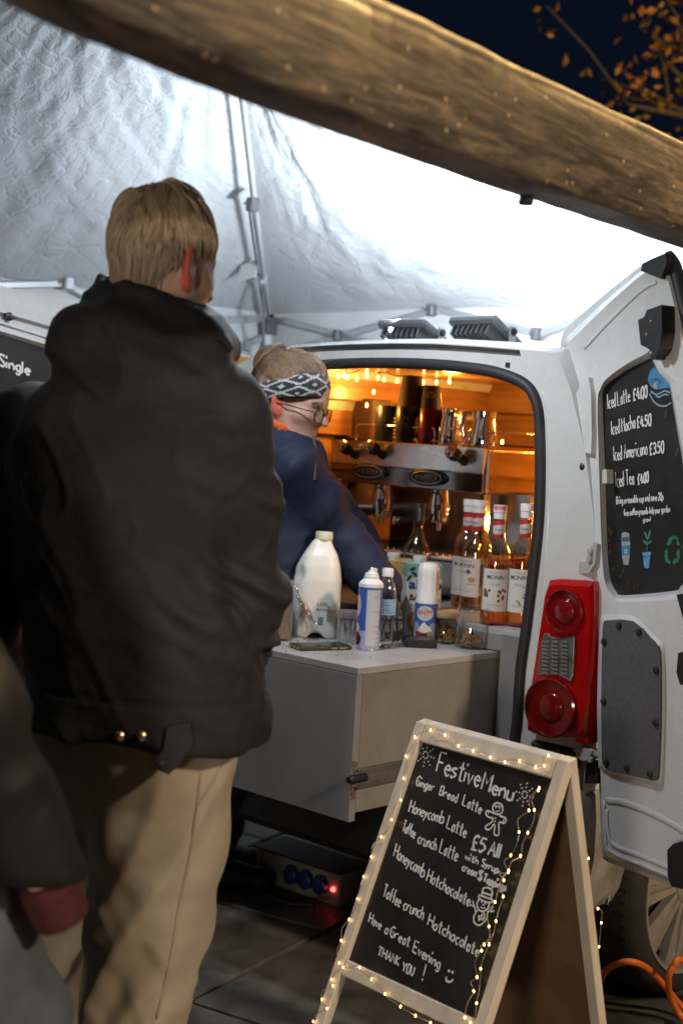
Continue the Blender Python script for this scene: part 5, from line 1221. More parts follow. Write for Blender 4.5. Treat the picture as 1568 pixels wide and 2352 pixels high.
for (x, y) in ((822, 1047), (884, 1048), (1070, 1062)):
    base = ma(x, y, MA + .01); ax_ = nrm(fn * .9 + v * .25 + np.array([0, 0, .42]))
    q = MB(); q.lathe(base, [(.014, 0), (.016, .008), (.015, .024), (.012, .028), (.013, .032), (.020, .038), (.022, .052), (.021, .066)], 22, axis=ax_); q.build('knob', KNB, mch, smooth=45)
    q = MB(); q.lathe(base + ax_ * .066, [(.0205, 0), (.018, .010), (.010, .016), (0, .018)], 20, axis=ax_, caps=False); q.build('knob_tip', CHROME, mch, smooth=True)
c = ma(930, 1045, MA + .008); q = MB(); q.lathe(c, [(.028, 0), (.028, .005), (.025, .006), (.024, .004)], 28, axis=fn, caps=False); q.build('gauge_rim', CHROME, mch, smooth=40)
q = MB(); q.lathe(c, [(.025, .0035), (0, .0036)], 24, axis=fn, caps=False); q.build('gauge_face', M('gauge_face', (.03, .03, .035), .15), mch)
q = MB(); fx_ = -v; fy_ = np.cross(fn, fx_); fy_ = fy_ if fy_[2] > 0 else -fy_
for k in range(11):
    t = R(220 - k * 26); q.box(c + fn * .0042 + (fx_ * math.cos(t) + fy_ * math.sin(t)) * .02, (.005, .0012, .0006), fx_ * math.cos(t) + fy_ * math.sin(t), -fx_ * math.sin(t) + fy_ * math.cos(t), fn)
q.box(c + fn * .0044 + fx_ * .004, (.03, .0012, .0006), nrm(fx_ + fy_ * .5), nrm(fy_ - fx_ * .5), fn); q.build('gauge_marks', CHALK, mch)
q = MB(); P0 = ma(966, 1056, MA + .010) + fn * .003; A, fs = type_mesh('Fracino', .0); P1 = ma(1027, 1062, MA + .010) + fn * .003; exx = (P1 - P0); wl_ = np.linalg.norm(exx); exx /= wl_
eyy = nrm(np.cross(fn, exx)); eyy = eyy if eyy[2] > 0 else -eyy
q.add([P0 + exx * (a[0] / A[:, 0].max() * wl_ + a[1] * .012) + eyy * a[1] * .030 for a in A], fs); q.build('logo_lettering', M('etched_grey', (.25, .25, .26), .45, .6), mch)
for (x, y) in ((848, 1083), (982, 1097)):
    c = ma(x, y, MA - .001); q = MB(); q.lathe(c, [(.075, -.006), (.075, .004), (.066, .007), (0, .0075)], 32, axis=-u, X=v, caps=False)
    for i in range(len(q.v)): p_ = np.array(q.v[i]); q.v[i] = tuple(p_ * (1, 1, 0) + np.array([0, 0, c[2] + (p_[2] - c[2]) * .36]))
    q.build('button_panel', KNB, mch, smooth=40)
    q = MB(); q.tube([c - u * .009 + v * math.cos(t) * .060 + np.array([0, 0, math.sin(t) * .019]) for t in np.linspace(0, 2 * math.pi, 33)[:-1]], .0012, 5, closed=True); q.build('panel_rim', M('grey_line', (.35, .35, .36), .4, .5), mch)
    for k in range(5):
        q = MB(); q.lathe(c - u * .008 + v * (k - 2) * .019, [(.007, 0), (.006, .002), (0, .0025)], 12, axis=-u, caps=False); q.build('button', M('button_brown', (.14, .06, .05), .3), mch)
for (x, y) in ((880, 1150), (1012, 1165)):
    c = ma(x, 1118, MA + .11); q = MB(); q.lathe(c * (1, 1, 0) + np.array([0, 0, 1.225]), [(.036, 0), (.038, .02), (.036, .03), (.03, .075)], 24); q.build('group_head', CHROME, mch, smooth=40)
    p = c * (1, 1, 0) + np.array([0, 0, 1.212]); q = MB(); q.lathe(p, [(.03, -.02), (.036, 0), (.036, .014)], 24); q.lathe(p - (0, 0, .045), [(.008, 0), (.012, .03)], 10); q.build('portafilter', CHROME, mch, smooth=40)
    hd_ = nrm(-u + v * .35 + np.array([0, 0, -.12])); q = MB(); q.tube([p + hd_ * t for t in (.03, .05, .09, .14, .165)], [.008, .012, .014, .015, .010], 12); q.build('portafilter_handle', KNB, mch, smooth=True)
    q = MB(); q.lathe(p + hd_ * .165, [(.014, 0), (.013, .004), (0, .006)], 14, axis=hd_, caps=False); q.build('handle_end', CHROME, mch, smooth=True)
q = MB(); wp = ma(800, 1104, MA + .02); q.tube(crom([wp, wp + v * .03 - u * .02 + (0, 0, -.002), wp + v * .06 - u * .03 + (0, 0, -.03), wp + v * .075 - u * .03 + (0, 0, -.13)], 6), .006, 8); q.build('steam_wand', CHROME, mch, smooth=True)
q = MB(); q.tube([wp + v * .03 - u * .02, wp + v * .058 - u * .03 + (0, 0, -.026)], .010, 8); q.build('wand_grip', BLKPL, mch, smooth=True)
q = MB(); c = V(MA + .02, b0_ + .015, 1.20); q.lathe(c, [(.006, 0), (.004, .003), (0, .004)], 10, axis=-u, caps=False); q.build('pilot_light', glow('red_pilot', (1, .03, .02), 8), mch)
q = MB(); q.box(V(MA + .06, b0_ + .06, 1.19), (.02, .05, .11), u, v, bev=.003); q.build('power_box', BLKPL, mch)
# cup rail on top
q = MB(); zr = zt0
for k in range(5):
    b_a = b0_ + .02 + k * (b1_ - b0_ - .04) / 5; b_b = b_a + (b1_ - b0_ - .04) / 5 - .02
    q.tube(crom([V(MA + .075, b_a, zr), V(MA + .075, b_a, zr + .04), V(MA + .075, b_a + .012, zr + .052), V(MA + .075, b_b - .012, zr + .052), V(MA + .075, b_b, zr + .04), V(MA + .075, b_b, zr)], 4), .0035, 6)
q.tube([V(MA + .075, b0_, zr + .012), V(MA + .075, b1_, zr + .012)], .003, 6); q.tube([V(MA + .075, b0_, zr + .052), V(MA + .43, b0_, zr + .052)], .0035, 6)
q.build('cup_rail', CHROME, mch, smooth=True)

# cups, mugs and jugs on top of the machine
def ontop(x, yb, wpx, a=.12): 
    P = onpl(x, yb, V(MA + a, 0, 0), u); r = wpx * P[1] / FPX / 2; P[2] = zt0; return P, r
PC = M('black_paper_cup', (.018, .016, .016), .55); PCB = M('brown_black_cup', (.035, .024, .018), .5, var=.15); NAVY = M('navy_mug_glaze', (.012, .016, .028), .35, coat=.3); BURG = M('burgundy_enamel', (.17, .012, .03), .3, coat=.4)
RIMG = M('cup_rim_card', (.42, .34, .22), .6)
c, r = ontop(937, 1028, 72); h = zfor(c, 856) - zt0
e = empty('cup_stack', c, 'tall stack of upturned black paper cups reaching the fairy lights', 'cups')
n_ = 7
for k in range(n_):
    z0_ = h * (k * .055); q = MB(); q.lathe(c + (0, 0, z0_), [(r * 1.0, 0), (r * .99, .006), (r * .97, .007), (r * .62, h * .62), (r * .60, h * .622), (0, h * .622)], 28, caps=False); q.build('paper_cup', PC, e, smooth=40)
    q = MB(); q.tube([c + np.array([math.cos(t) * r, math.sin(t) * r, z0_ + .003]) for t in np.linspace(0, 6.283, 29)[:-1]], .0022, 5, closed=True); q.build('cup_rim', RIMG, e)
c, r = ontop(935, 1026, 62, .16)
c, r = ontop(986, 948, 54, .14); zc0 = c[2]; base_z = zfor(c, 948); h = zfor(c, 885) - base_z
e = empty('cup_stack', c, 'brown black upturned paper cups with a round gold emblem on top of the burgundy mug', 'cups')
for k in range(2):
    q = MB(); q.lathe((c[0], c[1], base_z + k * .008), [(r, 0), (r * .99, .005), (r * .78, h - .012), (r * .76, h - .010), (0, h - .010)], 28, caps=False); q.build('paper_cup', PCB, e, smooth=40)
f = facing(c); q = MB(); n = 18; zz = base_z + h * .62; rr_ = r * .86
for i in range(n):
    pass
def ring_on(mb, c, r, ang, z, R0_, R1_, n=20):
    vs = []
    for i in range(n):
        t = 2 * math.pi * i / n
        for RR in (R0_, R1_): a = ang + math.cos(t) * RR / r; vs.append((c[0] + r * math.cos(a), c[1] + r * math.sin(a), z + math.sin(t) * RR))
    mb.add(vs, [(2 * i, 2 * i + 1, (2 * i + 3) % (2 * n), (2 * i + 2) % (2 * n)) for i in range(n)])
ring_on(q, c, rr_ * 1.03, f, zz, .0105, .0135)
for k in range(3): cyl_blob(q, c, rr_ * 1.03, f + math.cos(R(90 + 120 * k)) * .006 / rr_, zz + math.sin(R(90 + 120 * k)) * .006, .006, .006, 8)
q.build('emblem', M('gold_emblem', (.55, .42, .2), .4, .3), e)
def mug(x, yb, yt, w_, mt, label, a=.12, handle=0, grp='mugs on top of the espresso machine', taper=1.0, cat='mug'):
    c, r = ontop(x, yb, w_, a); h = zfor(c, yt) - zt0; e = empty('travel_mug' if taper != 1 else 'mug', c, label, cat, grp)
    q = MB(); q.lathe(c, [(r * taper * .96, 0), (r * taper, .004), (r, h - .002), (r * .96, h), (r * .92, h - .004), (r * taper * .9, h * .1), (0, h * .1)], 28, caps=False); q.build('mug_body', mt, e, smooth=40)
    if handle:
        s_ = handle; hc = c + v * s_ * r; q = MB(); q.tube(crom([hc + (0, 0, h * .82), hc + v * s_ * .022 + (0, 0, h * .78), hc + v * s_ * .026 + (0, 0, h * .45), hc + v * s_ * .02 + (0, 0, h * .24), hc + (0, 0, h * .2)], 5), .006, 8); q.build('handle', mt, e, smooth=True)
    return e, c, r, h
mug(885, 1008, 932, 52, NAVY, 'dark navy mug on the left of the cups on the machine', .10)
e, c, r, h = mug(931, 1020, 934, 50, NAVY, 'dark mug with a faint round print in front of the tall cup stack', .085)
q = MB(); cyl_text(q, '05', c, r * 1.01, zt0 + h * .62, facing(c) - .1, .014); cyl_text(q, 'III', c, r * 1.01, zt0 + h * .45, facing(c) - .1, .012); q.build('mug_print', M('dim_gold_print', (.25, .21, .14), .5), e)
mug(986, 1026, 940, 56, BURG, 'burgundy mug with handle standing under the emblem cups', .10, 1)
q = MB(); c = ma(848, 985, MA + .2); q.box(c * (1, 1, 0) + np.array([0, 0, zt0 + .07]), (.10, .10, .14), u, v, bev=.004); q.build('dark_box', M('dark_tea_box', (.06, .028, .018), .4, var=.3), label='dark brown box standing at the left end of the machine top', cat='box')
def steel_jug(x, yb, yt, w_, hs, label, a=.11):
    c, r = ontop(x, yb, w_, a); h = zfor(c, yt) - zt0; e = empty('milk_pitcher', c, label, 'pitcher', 'steel milk pitchers on the machine')
    q = MB(); q.lathe(c, [(r * .98, 0), (r, .004), (r * .98, h * .35), (r * .80, h * .75), (r * .84, h), (r * .80, h), (r * .76, h * .75), (r * .9, h * .1), (0, h * .1)], 32, caps=False); q.build('pitcher_body', CHROME, e, smooth=45)
    hc = c - v * hs * 1; q = MB(); dd_ = nrm(-v * hs + -u * .8); hc = c + dd_ * r * .9; q.tube(crom([hc + (0, 0, h * .92), hc + dd_ * .022 + (0, 0, h * .9), hc + dd_ * .026 + (0, 0, h * .55), hc + dd_ * .018 + (0, 0, h * .25)], 5), .005, 8, flat=1.8); q.build('handle', CHROME, e, smooth=True)
steel_jug(1032, 1032, 940, 62, 1, 'polished steel milk pitcher next to the burgundy mug')
steel_jug(1108, 1036, 946, 66, -1, 'polished steel milk pitcher at the right end of the machine', .10)

# ---- warm fairy lights inside the van
WARM = glow('warm_bulb', (1, .52, .11), 18); DKW = M('dark_wire', (.02, .025, .018), .6)
fl_ = empty('fairy_light_string', V(.9, .8, 1.6), 'string of amber fairy lights draped along the wooden ceiling inside the van', 'fairy lights')
def inl(x, y, a=None):                           # pixel -> left wall or bulkhead lining
    p = onpl(x, y, V(1.27, 0, 0), u); _, bb, _ = vanc(p)
    if bb < 1.38: return p
    return onpl(x, y, V(0, 1.385, 0), v)
c1f = lambda x, y: ((1100 + x / 1.7422) / 1.5944, (1280 + y / 1.7422) / 1.5944)
bp1 = [(243, 172), (282, 170), (298, 180), (360, 188), (424, 135), (425, 168), (494, 180), (533, 192), (616, 200), (782, 210), (866, 210), (949, 205), (955, 165), (1058, 187), (1112, 162), (1173, 170), (767, 140), (480, 130), (467, 270), (422, 355)]
bp2 = [(1270, 685), (1280, 778), (1282, 862), (1364, 866), (1285, 590), (1230, 1010)]
q = MB(); q.lathe((0, 0, 0), [(0, -.008), (.0034, -.005), (.004, 0), (.003, .005), (.002, .007), (0, .008)], 8, caps=False); bulb0 = None
pts_ = [inl(*c1f(*p)) for p in bp1] + [onpl(*c1f(*p), V(.98, 0, 0), u) for p in bp2]
for P in pts_:
    P = P - nrm(P - EYE) * .16
    if bulb0 is None: bulb0 = q.build('bulb', WARM, fl_, smooth=True, origin=(0, 0, 0)); bulb0.location = tuple(P - _world[fl_.name])
    else: inst(bulb0, P, fl_)
order = sorted(range(16), key=lambda i: bp1[i][0]); q = MB()
wp_ = [pts_[i] - nrm(pts_[i] - EYE) * .16 + np.array([0, 0, .016 + .01 * (k % 2)]) for k, i in enumerate(order)]; q.tube(crom(wp_, 4), .0022, 5)
q.tube(crom([pts_[k] - nrm(pts_[k] - EYE) * .16 + np.array([.004, 0, .012]) for k in (20, 21, 22, 23)], 4), .002, 5)
q.build('wire', DKW, fl_, smooth=True)
for P, pw in ((V(.75, 1.10, 1.60), 5.0), (V(.95, .75, 1.60), 5.0), (V(1.05, .45, 1.58), 4.6), (V(.98, .62, 1.22), 5.0), (V(.45, 1.25, 1.58), 3.2), (V(1.0, .36, 1.18), 4.0)):
    lamp('fairy_light_glow', 'POINT', P, pw, (1, .43, .07), .02)
# ================================================================== FLOODLIGHTS ON THE VAN ROOF
FLG = M('floodlight_grey', (.15, .16, .17), .45, .3, var=.08)
def flood(b, tilt, label, yaw=0., pw=1., side=0.):
    base = V(.50, b, 1.735); ax = nrm(v + u * yaw); fwd_ = np.cross(np.array([0, 0, 1.]), ax); fwd_ = fwd_ if fwd_ @ u > 0 else -fwd_
    gn = nrm(np.array([0, 0, 1.]) * math.cos(R(tilt)) + fwd_ * math.sin(R(tilt))); gt = np.cross(gn, ax)      # glass normal, in-plane axis
    if gt[2] < 0: gt = -gt
    c = base + np.array([0, 0, .052])
    e = empty('floodlight', base, label, 'floodlight', 'floodlights on the van roof')
    q = MB(); q.box(c, (.20, .15, .028), ax, gt, gn, bev=.008); q.box(c - gn * .024, (.15, .10, .024), ax, gt, gn, bev=.008); q.build('housing', FLG, e)
    q = MB()
    for k in range(8): q.box(c - gn * .028 + ax * (k - 3.5) * .021, (.006, .128, .040), ax, gt, gn, bev=.002)
    q.build('cooling_fins', FLG, e, kind='stuff')
    q = MB(); q.box(c + gn * .0155, (.17, .12, .003), ax, gt, gn); q.build('lit_glass', glow('cold_led', (.86, .94, 1.0), 18), e)
    q = MB(); 
    for s_ in (-1, 1): q.box(base + ax * s_ * .112 + (0, 0, .028), (.006, .028, .085), ax, fwd_, bev=.002)
    q.box(base + (0, 0, -.014), (.23, .028, .006), ax, fwd_, bev=.002); q.build('bracket', ALU, e)
    for s_ in (-1, 1):
        q = MB(); q.lathe(base + ax * s_ * .116 + (0, 0, .052), [(.012, 0), (.011, .006), (0, .007)], 10, axis=ax * s_); q.build('knob', BLKPL, e)
    lamp('floodlight_beam', 'AREA', c + gn * .02, FLOOD_W * pw, (.84, .93, 1.0), (.16, .11), aim=c + gn + v * side)
FLOOD_W = 43
flood(1.06, 24, 'grey finned floodlight on the van roof, left of the two, facing up into the canopy', 0., .85, .85)
flood(.775, 30, 'grey finned floodlight on the van roof, right of the two, beside the silver bracket', .12, .70)

# ================================================================== A-FRAME MENU BOARD
SZ = .85; SA = atz(955, 1655, SZ); SB = atz(1305, 1748, SZ); sdv = nrm(SB - SA); sw = np.linalg.norm(SB - SA)
nh = np.array([sdv[1], -sdv[0], 0]); nh = nh if nh[1] < 0 else -nh
LN = R(22); sdn = nh * math.sin(LN) + np.array([0, 0, -math.cos(LN)]); sn = np.cross(sdv, sdn); sn = sn if sn @ (EYE - SA) > 0 else -sn
def sp(x, y, off=0.): return onpl(x, y, SA + sn * off, sn)
WOODW = M('whitewashed_wood', (.60, .54, .46), .55, c2=(.47, .41, .33), vs=5, st=(5, 5, 1), bump=.2, bs=30)
sign = empty('menu_sign', (SA + SB) / 2 * (1, 1, 0), 'wooden A-frame chalkboard with a hand written festive menu', 'sign')
SWD, STH = .027, .022
LEN = SZ / math.cos(LN)
q = MB(); q.box(SA + sdv * SWD / 2 + sdn * LEN / 2 - sn * STH / 2, (SWD, LEN, STH), sdv, sdn, sn, bev=.002); q.build('stile', WOODW, sign)
q = MB(); q.box(SB - sdv * SWD / 2 + sdn * LEN / 2 - sn * STH / 2, (SWD, LEN, STH), sdv, sdn, sn, bev=.002); q.build('stile', WOODW, sign)
q = MB(); q.box((SA + SB) / 2 + sdn * SWD * .75 - sn * STH / 2, (sw - 2 * SWD - .001, SWD * 1.5, STH - .002), sdv, sdn, sn, bev=.002); q.build('top_rail', WOODW, sign)
lowP = sp(800, 2206); dlow = (lowP - SA) @ sdn
q = MB(); q.box((SA + SB) / 2 + sdn * (dlow + .016) - sn * STH / 2, (sw - 2 * SWD - .001, .032, STH - .002), sdv, sdn, sn, bev=.002); q.build('bottom_rail', WOODW, sign)
q = MB(); q.box((SA + SB) / 2 + sdn * (SWD * 1.5 + dlow) / 2 - sn * .014, (sw - 2 * SWD - .002, dlow - SWD * 1.5 - .002, .006), sdv, sdn, sn); q.build('chalkboard', CBOARD, sign)
BOFF = -.0105
# rear frame: find its lean from where its right leg meets the picture's lower edge
bestl = min(((abs(pr(SB + (-nh * math.sin(R(l)) + np.array([0, 0, -math.cos(R(l))])) * .62)[0] - (1305 + (pr(SB + (-nh * math.sin(R(l)) + np.array([0, 0, -math.cos(R(l))])) * .62)[1] - 1750) * .113)), l) for l in np.arange(4, 30, .5)))[1]
LR = R(bestl); rdn = -nh * math.sin(LR) + np.array([0, 0, -math.cos(LR)]); rn = np.cross(sdv, rdn); rn = rn if rn @ nh < 0 else -rn
RA = SA - nh * .004 - np.array([0, 0, .002]); RB = SB - nh * .004 - np.array([0, 0, .002]); RLEN = SZ / math.cos(LR) - .002
for Q_, s_ in ((RA, 1), (RB, -1)):
    q = MB(); q.box(Q_ + sdv * s_ * SWD / 2 + rdn * RLEN / 2 + rn * STH / 2 , (SWD, RLEN, STH), sdv, rdn, rn, bev=.002); q.build('rear_stile', WOODW, sign)
q = MB(); q.box((RA + RB) / 2 + rdn * SWD / 2 + rn * STH / 2, (sw - 2 * SWD - .001, SWD, STH - .002), sdv, rdn, rn, bev=.002); q.build('rear_rail', WOODW, sign)
q = MB(); q.box((RA + RB) / 2 + rdn * .755 + rn * STH / 2, (sw - 2 * SWD - .001, .034, STH - .002), sdv, rdn, rn, bev=.002); q.build('rear_rail', WOODW, sign)
q = MB(); q.box((RA + RB) / 2 + rdn * .39 + rn * .016, (sw - 2 * SWD - .002, .70, .004), sdv, rdn, rn); q.build('hardboard_back', M('hardboard', (.17, .095, .045), .75, c2=(.10, .055, .03), vs=8), sign)
q = MB(); q.box(RB - sdv * .004 + rdn * .77 - rn * .004, (.004, .05, .03), sdv, rdn, rn); q.build('corner_bracket', M('dark_metal', (.03, .028, .025), .5, .6), sign)
q = MB(); 
for k in range(10): q.lathe(RB - sdv * .05 + rdn * (.79 + .017 * k) - nh * .03 + (random.uniform(-.003, .003), 0, 0), [(.003, 0), (.003, .014)], 5, axis=rdn)
q.tube([(RA + RB) / 2 + rdn * .77, (SA + SB) / 2 + sdn * .86 + sdv * .06], .004, 6); q.build('stay_cord', M('white_cord', (.6, .58, .52), .8), sign)
# hand lettering
q = MB()
def s4(x, y): return 627.2 + x * .5, 1599.3 + y * .5
def sline(s, a, b, cap, th=.0031, lean=(.25, -.97)):
    P0, P1 = sp(*s4(*a), BOFF), sp(*s4(*b), BOFF); m_ = ((a[0] + b[0]) / 2, (a[1] + b[1]) / 2)
    up = sp(*s4(m_[0] + cap * lean[0], m_[1] + cap * lean[1]), BOFF) - sp(*s4(*m_), BOFF); q_ = MB(); scribble(q_, s, P0, P1, up, th, sn, lift=.0006); q_.build('lettering', CHALK, sign)
sline('Festive', (748, 345), (940, 418), 92, .0044); sline('Menu', (955, 425), (1095, 482), 80, .0044)
sline('Ginger', (655, 408), (735, 438), 42); sline('Bread', (762, 452), (842, 488), 42); sline('Latte', (868, 500), (952, 540), 50)
sline('Honeycomb', (622, 530), (778, 586), 55); sline('Latte', (795, 605), (882, 648), 58)
sline('Toffee', (592, 618), (648, 652), 50); sline('crunch', (662, 672), (745, 708), 55); sline('Latte', (762, 716), (842, 758), 62)
sline('\u00a35', (908, 702), (966, 722), 66, .0044); sline('All', (985, 728), (1036, 745), 64, .0042)
sline('with', (880, 748), (938, 772), 32, .0032); sline('Syrup,', (955, 778), (1036, 815), 34, .0032); sline('cream', (866, 800), (930, 830), 38, .0032); sline('$', (938, 838), (955, 845), 40, .004); sline('Toppings', (962, 850), (1066, 896), 36, .004)
sline('Honeycomb', (552, 735), (690, 832), 60); sline('Hotchocolate', (704, 846), (898, 966), 56)
sline('Toffee', (502, 916), (580, 968), 58); sline('crunch', (596, 976), (686, 1026), 56); sline('Hotchocolate', (708, 1052), (940, 1198), 56)
sline('Have', (437, 1038), (492, 1072), 46); sline('a', (508, 1086), (524, 1094), 46); sline('Great', (536, 1100), (622, 1152), 48); sline('Evening', (640, 1172), (762, 1252), 52)
sline('THANK', (478, 1188), (576, 1238), 40); sline('YOU', (590, 1258), (642, 1282), 40); sline('!', (684, 1306), (690, 1310), 80)
def dots(pts, r=.0022):
    for p in pts:
        c = sp(*s4(*p), BOFF) + sn * .0006; q.fan([c + (sdv * math.cos(t) + sdn * math.sin(t)) * r for t in np.linspace(0, 6.283, 7)[:-1]], sn)
dots([(807, 1262), (824, 1268)], .003)
pl = lambda pts, th=.0030, cl=False: ribbon(q, [sp(p[0], p[1], BOFF) + sn * .0006 for p in crom([np.array([*s4(*z), 0]) for z in pts], 4, closed=cl)], th, sn, cl)
pl([(795, 1288), (796, 1306), (812, 1312), (826, 1302)], .004)
for cx, cy in ((700, 270), (1155, 452)):
    q.build('chalk_drawing', CHALK, sign); q = MB()
    for k in range(8):
        a = R(k * 45 + 15)
        for rr in (14, 30, 46): dots([(cx + math.cos(a) * rr * .85, cy + math.sin(a) * rr * 1.15)], .0019)
q.build('chalk_drawing', CHALK, sign); q = MB()
pl([(1030, 490), (1050, 500), (1054, 525), (1040, 542), (1018, 538), (1008, 515), (1014, 496)], cl=True)
pl([(1016, 540), (985, 525), (976, 540), (990, 556), (1008, 560), (1002, 580), (985, 590), (974, 602), (984, 614), (1000, 606), (1012, 588), (1018, 600), (1014, 628), (1024, 640), (1036, 632), (1036, 590), (1042, 578), (1060, 584), (1070, 570), (1062, 556), (1045, 552), (1042, 542)])
dots([(1022, 510), (1040, 514), (1020, 560), (1018, 575), (1016, 590)], .002); pl([(1022, 526), (1030, 530), (1040, 524)], .0022); pl([(985, 525), (990, 540)], .002); pl([(1060, 560), (1056, 580)], .002); pl([(1014, 500), (1030, 506), (1050, 505)], .002)
q.build('gingerbread_drawing', CHALK, sign); q = MB()
pl([(950, 915), (1005, 935), (1010, 945), (978, 945), (945, 928), (946, 914)], cl=True); pl([(958, 912), (968, 880), (1005, 890), (1000, 930)]); pl([(962, 902), (1002, 915)])
pl([(946, 930), (936, 955), (944, 980), (964, 988), (985, 975), (992, 950)]); dots([(958, 945), (974, 952), (965, 958)], .002); pl([(952, 966), (962, 974), (974, 970)], .0022)
pl([(940, 982), (922, 1010), (924, 1040), (945, 1052), (966, 1040), (982, 1012), (984, 982)]); dots([(945, 1012), (946, 1026)], .003); pl([(962, 990), (970, 1006), (964, 1025), (956, 1022), (958, 1000)]); pl([(915, 940), (926, 970), (930, 990)]); pl([(902, 958), (924, 965)]); pl([(1010, 965), (996, 985), (984, 992)]); pl([(1000, 990), (1015, 985)])
q.build('snowman_drawing', CHALK, sign)

# fairy lights wound round the sign
SW2 = glow('warm_micro_bulb', (1, .56, .16), 15)
sl_ = empty('fairy_light_string', SA * (1, 1, 0), 'fine wire of warm micro lights wound round the A-frame sign', 'fairy lights')
LT = [(650, 187), (608, 275), (598, 377), (586, 477), (543, 567), (496, 645), (450, 737), (415, 828), (387, 930), (348, 1025), (312, 1122), (303, 1225), (322, 1245), (268, 1300), (274, 1330), (224, 1393), (246, 1433), (184, 1493)]
TP = [(650, 187), (722, 155), (788, 177), (850, 227), (917, 250), (997, 281), (1063, 303), (1130, 296), (1203, 325), (1243, 318), (1262, 272)]
RT1 = [(1220, 420), (1173, 524), (1128, 624), (1090, 730), (1078, 808), (1058, 845), (1018, 945), (990, 1058), (968, 1140), (956, 1168), (935, 1290), (920, 1355), (880, 1475)]
RT2 = [(1216, 432), (1198, 523), (1168, 627), (1135, 733), (1080, 800), (1055, 920), (1022, 1033), (990, 1140), (952, 1252), (933, 1410), (905, 1500)]
BTM = [(322, 1245), (397, 1245), (452, 1300), (513, 1367), (585, 1425), (653, 1467), (722, 1500)]
q = MB(); q.lathe((0, 0, 0), [(0, -.003), (.0013, -.0018), (.00145, 0), (.0011, .0018), (0, .003)], 7, caps=False); mb0 = None
wires = MB()
for path in (LT, TP, RT1, RT2, BTM):
    P3 = []
    for p in path:
        P = sp(*s4(*p), .006); P3.append(P)
        if p in ((650, 187), (322, 1245)) and path in (TP, BTM): continue
        if mb0 is None: mb0 = q.build('bulb', SW2, sl_, smooth=True, origin=(0, 0, 0)); mb0.location = tuple(P - _world[sl_.name])
        else: inst(mb0, P, sl_)
    PP = []
    for a, b in zip(P3[:-1], P3[1:]):
        PP += [a, (a + b) / 2 + sn * random.uniform(.0, .008) + sdv * random.uniform(-.012, .012)]
    wires.tube(crom(PP + [P3[-1]], 4), .0008, 4)
HG = [(1395, 655), (1410, 680), (1447, 745), (1432, 820), (1425, 915), (1445, 965), (1490, 975), (1508, 990), (1505, 1040), (1495, 1150), (1482, 1255), (1475, 1300)]
H3 = []
HP = SB - nh * .18
for k, p in enumerate(HG):
    P = onpl(*s4(*p), HP, -nh); H3.append(P)
    if k in (1, 2, 3, 6, 8, 9, 10): inst(mb0, P, sl_)
wires.tube(crom(H3, 5), .0008, 4); wires.build('wire', M('copper_wire', (.45, .36, .22), .4, .7), sl_)

# ================================================================== GROUND CLUTTER
P1, P0 = atz(775, 2088, 0), atz(590, 2022, 0); be = nrm(P1 - P0); bnn = np.array([-be[1], be[0], 0]); bnn = bnn if bnn[1] > 0 else -bnn; bl = np.linalg.norm(P1 - P0)
pb = empty('power_box', (P0 + P1) / 2, 'grey power distribution box with blue sockets and a red pilot lamp under the van', 'power box')
PBM = M('dirty_box_grey', (.30, .29, .27), .55, c2=(.16, .15, .14), vs=11); tl_ = .012
q = MB(); q.box((P0 + P1) / 2 + bnn * .07 + (0, 0, .055), (bl, .13, .11), be, bnn, bev=.006); q.build('box_body', PBM, pb)
q = MB(); q.box((P0 + P1) / 2 + bnn * .06 + (0, 0, .114), (bl + .02, .16, .008), be, bnn, bev=.003); q.build('lid', M('dark_lid', (.03, .03, .03), .5), pb)
SOK = M('blue_socket', (.012, .03, .13), .4)
for k in range(3):
    c = P0 + be * bl * (.45 + .18 * k) + (0, 0, .058); q = MB(); q.lathe(c - bnn * .001, [(.027, 0), (.027, .02), (.022, .024), (0, .025)], 18, axis=-bnn); q.box(c - bnn * .016 + (0, 0, .026), (.03, .02, .012), be, bnn, bev=.004); q.build('socket', SOK, pb, smooth=40)
q = MB(); q.lathe(P0 + be * bl * .93 + (0, 0, .055) + bnn * .004, [(.008, 0), (.007, .007), (.003, .010), (0, .010)], 12, axis=-bnn, caps=False); q.build('pilot_lamp', glow('red_lamp', (1, .05, .04), 9), pb, smooth=True)
q = MB(); q.box(P0 - be * .004 + bnn * .07 + (0, 0, .056), (.012, .14, .11), be, bnn, bev=.003); q.build('end_plate', M('pale_plate', (.42, .40, .36), .5), pb)
q = MB(); q.tube(crom([atz(470, 1990, .03), atz(520, 2010, .04), atz(580, 2040, .02), atz(660, 2075, .01), atz(720, 2080, .05)], 6), .007, 7); q.build('black_cable', BLKPL, smooth=True, label='black mains cable running along the paving to the power box', cat='cable')
OR = M('orange_cable', (.62, .14, .015), .45, var=.12)
q = MB(); pth = [(1300, 2330, .012), (1368, 2262, .05), (1395, 2225, .15), (1440, 2209, .20), (1482, 2222, .18), (1526, 2266, .10), (1568, 2316, .03), (1640, 2380, .010), (1760, 2420, .009), (1780, 2330, .012), (1680, 2250, .10), (1568, 2205, .21), (1546, 2218, .20), (1534, 2248, .16), (1540, 2292, .08), (1572, 2345, .02), (1650, 2430, .009)]
q.tube(crom([atz(*p) for p in pth], 7), .0085, 9); q.build('orange_cable', OR, smooth=True, label='orange extension cable looping over the paving by the rear wheel', cat='cable')
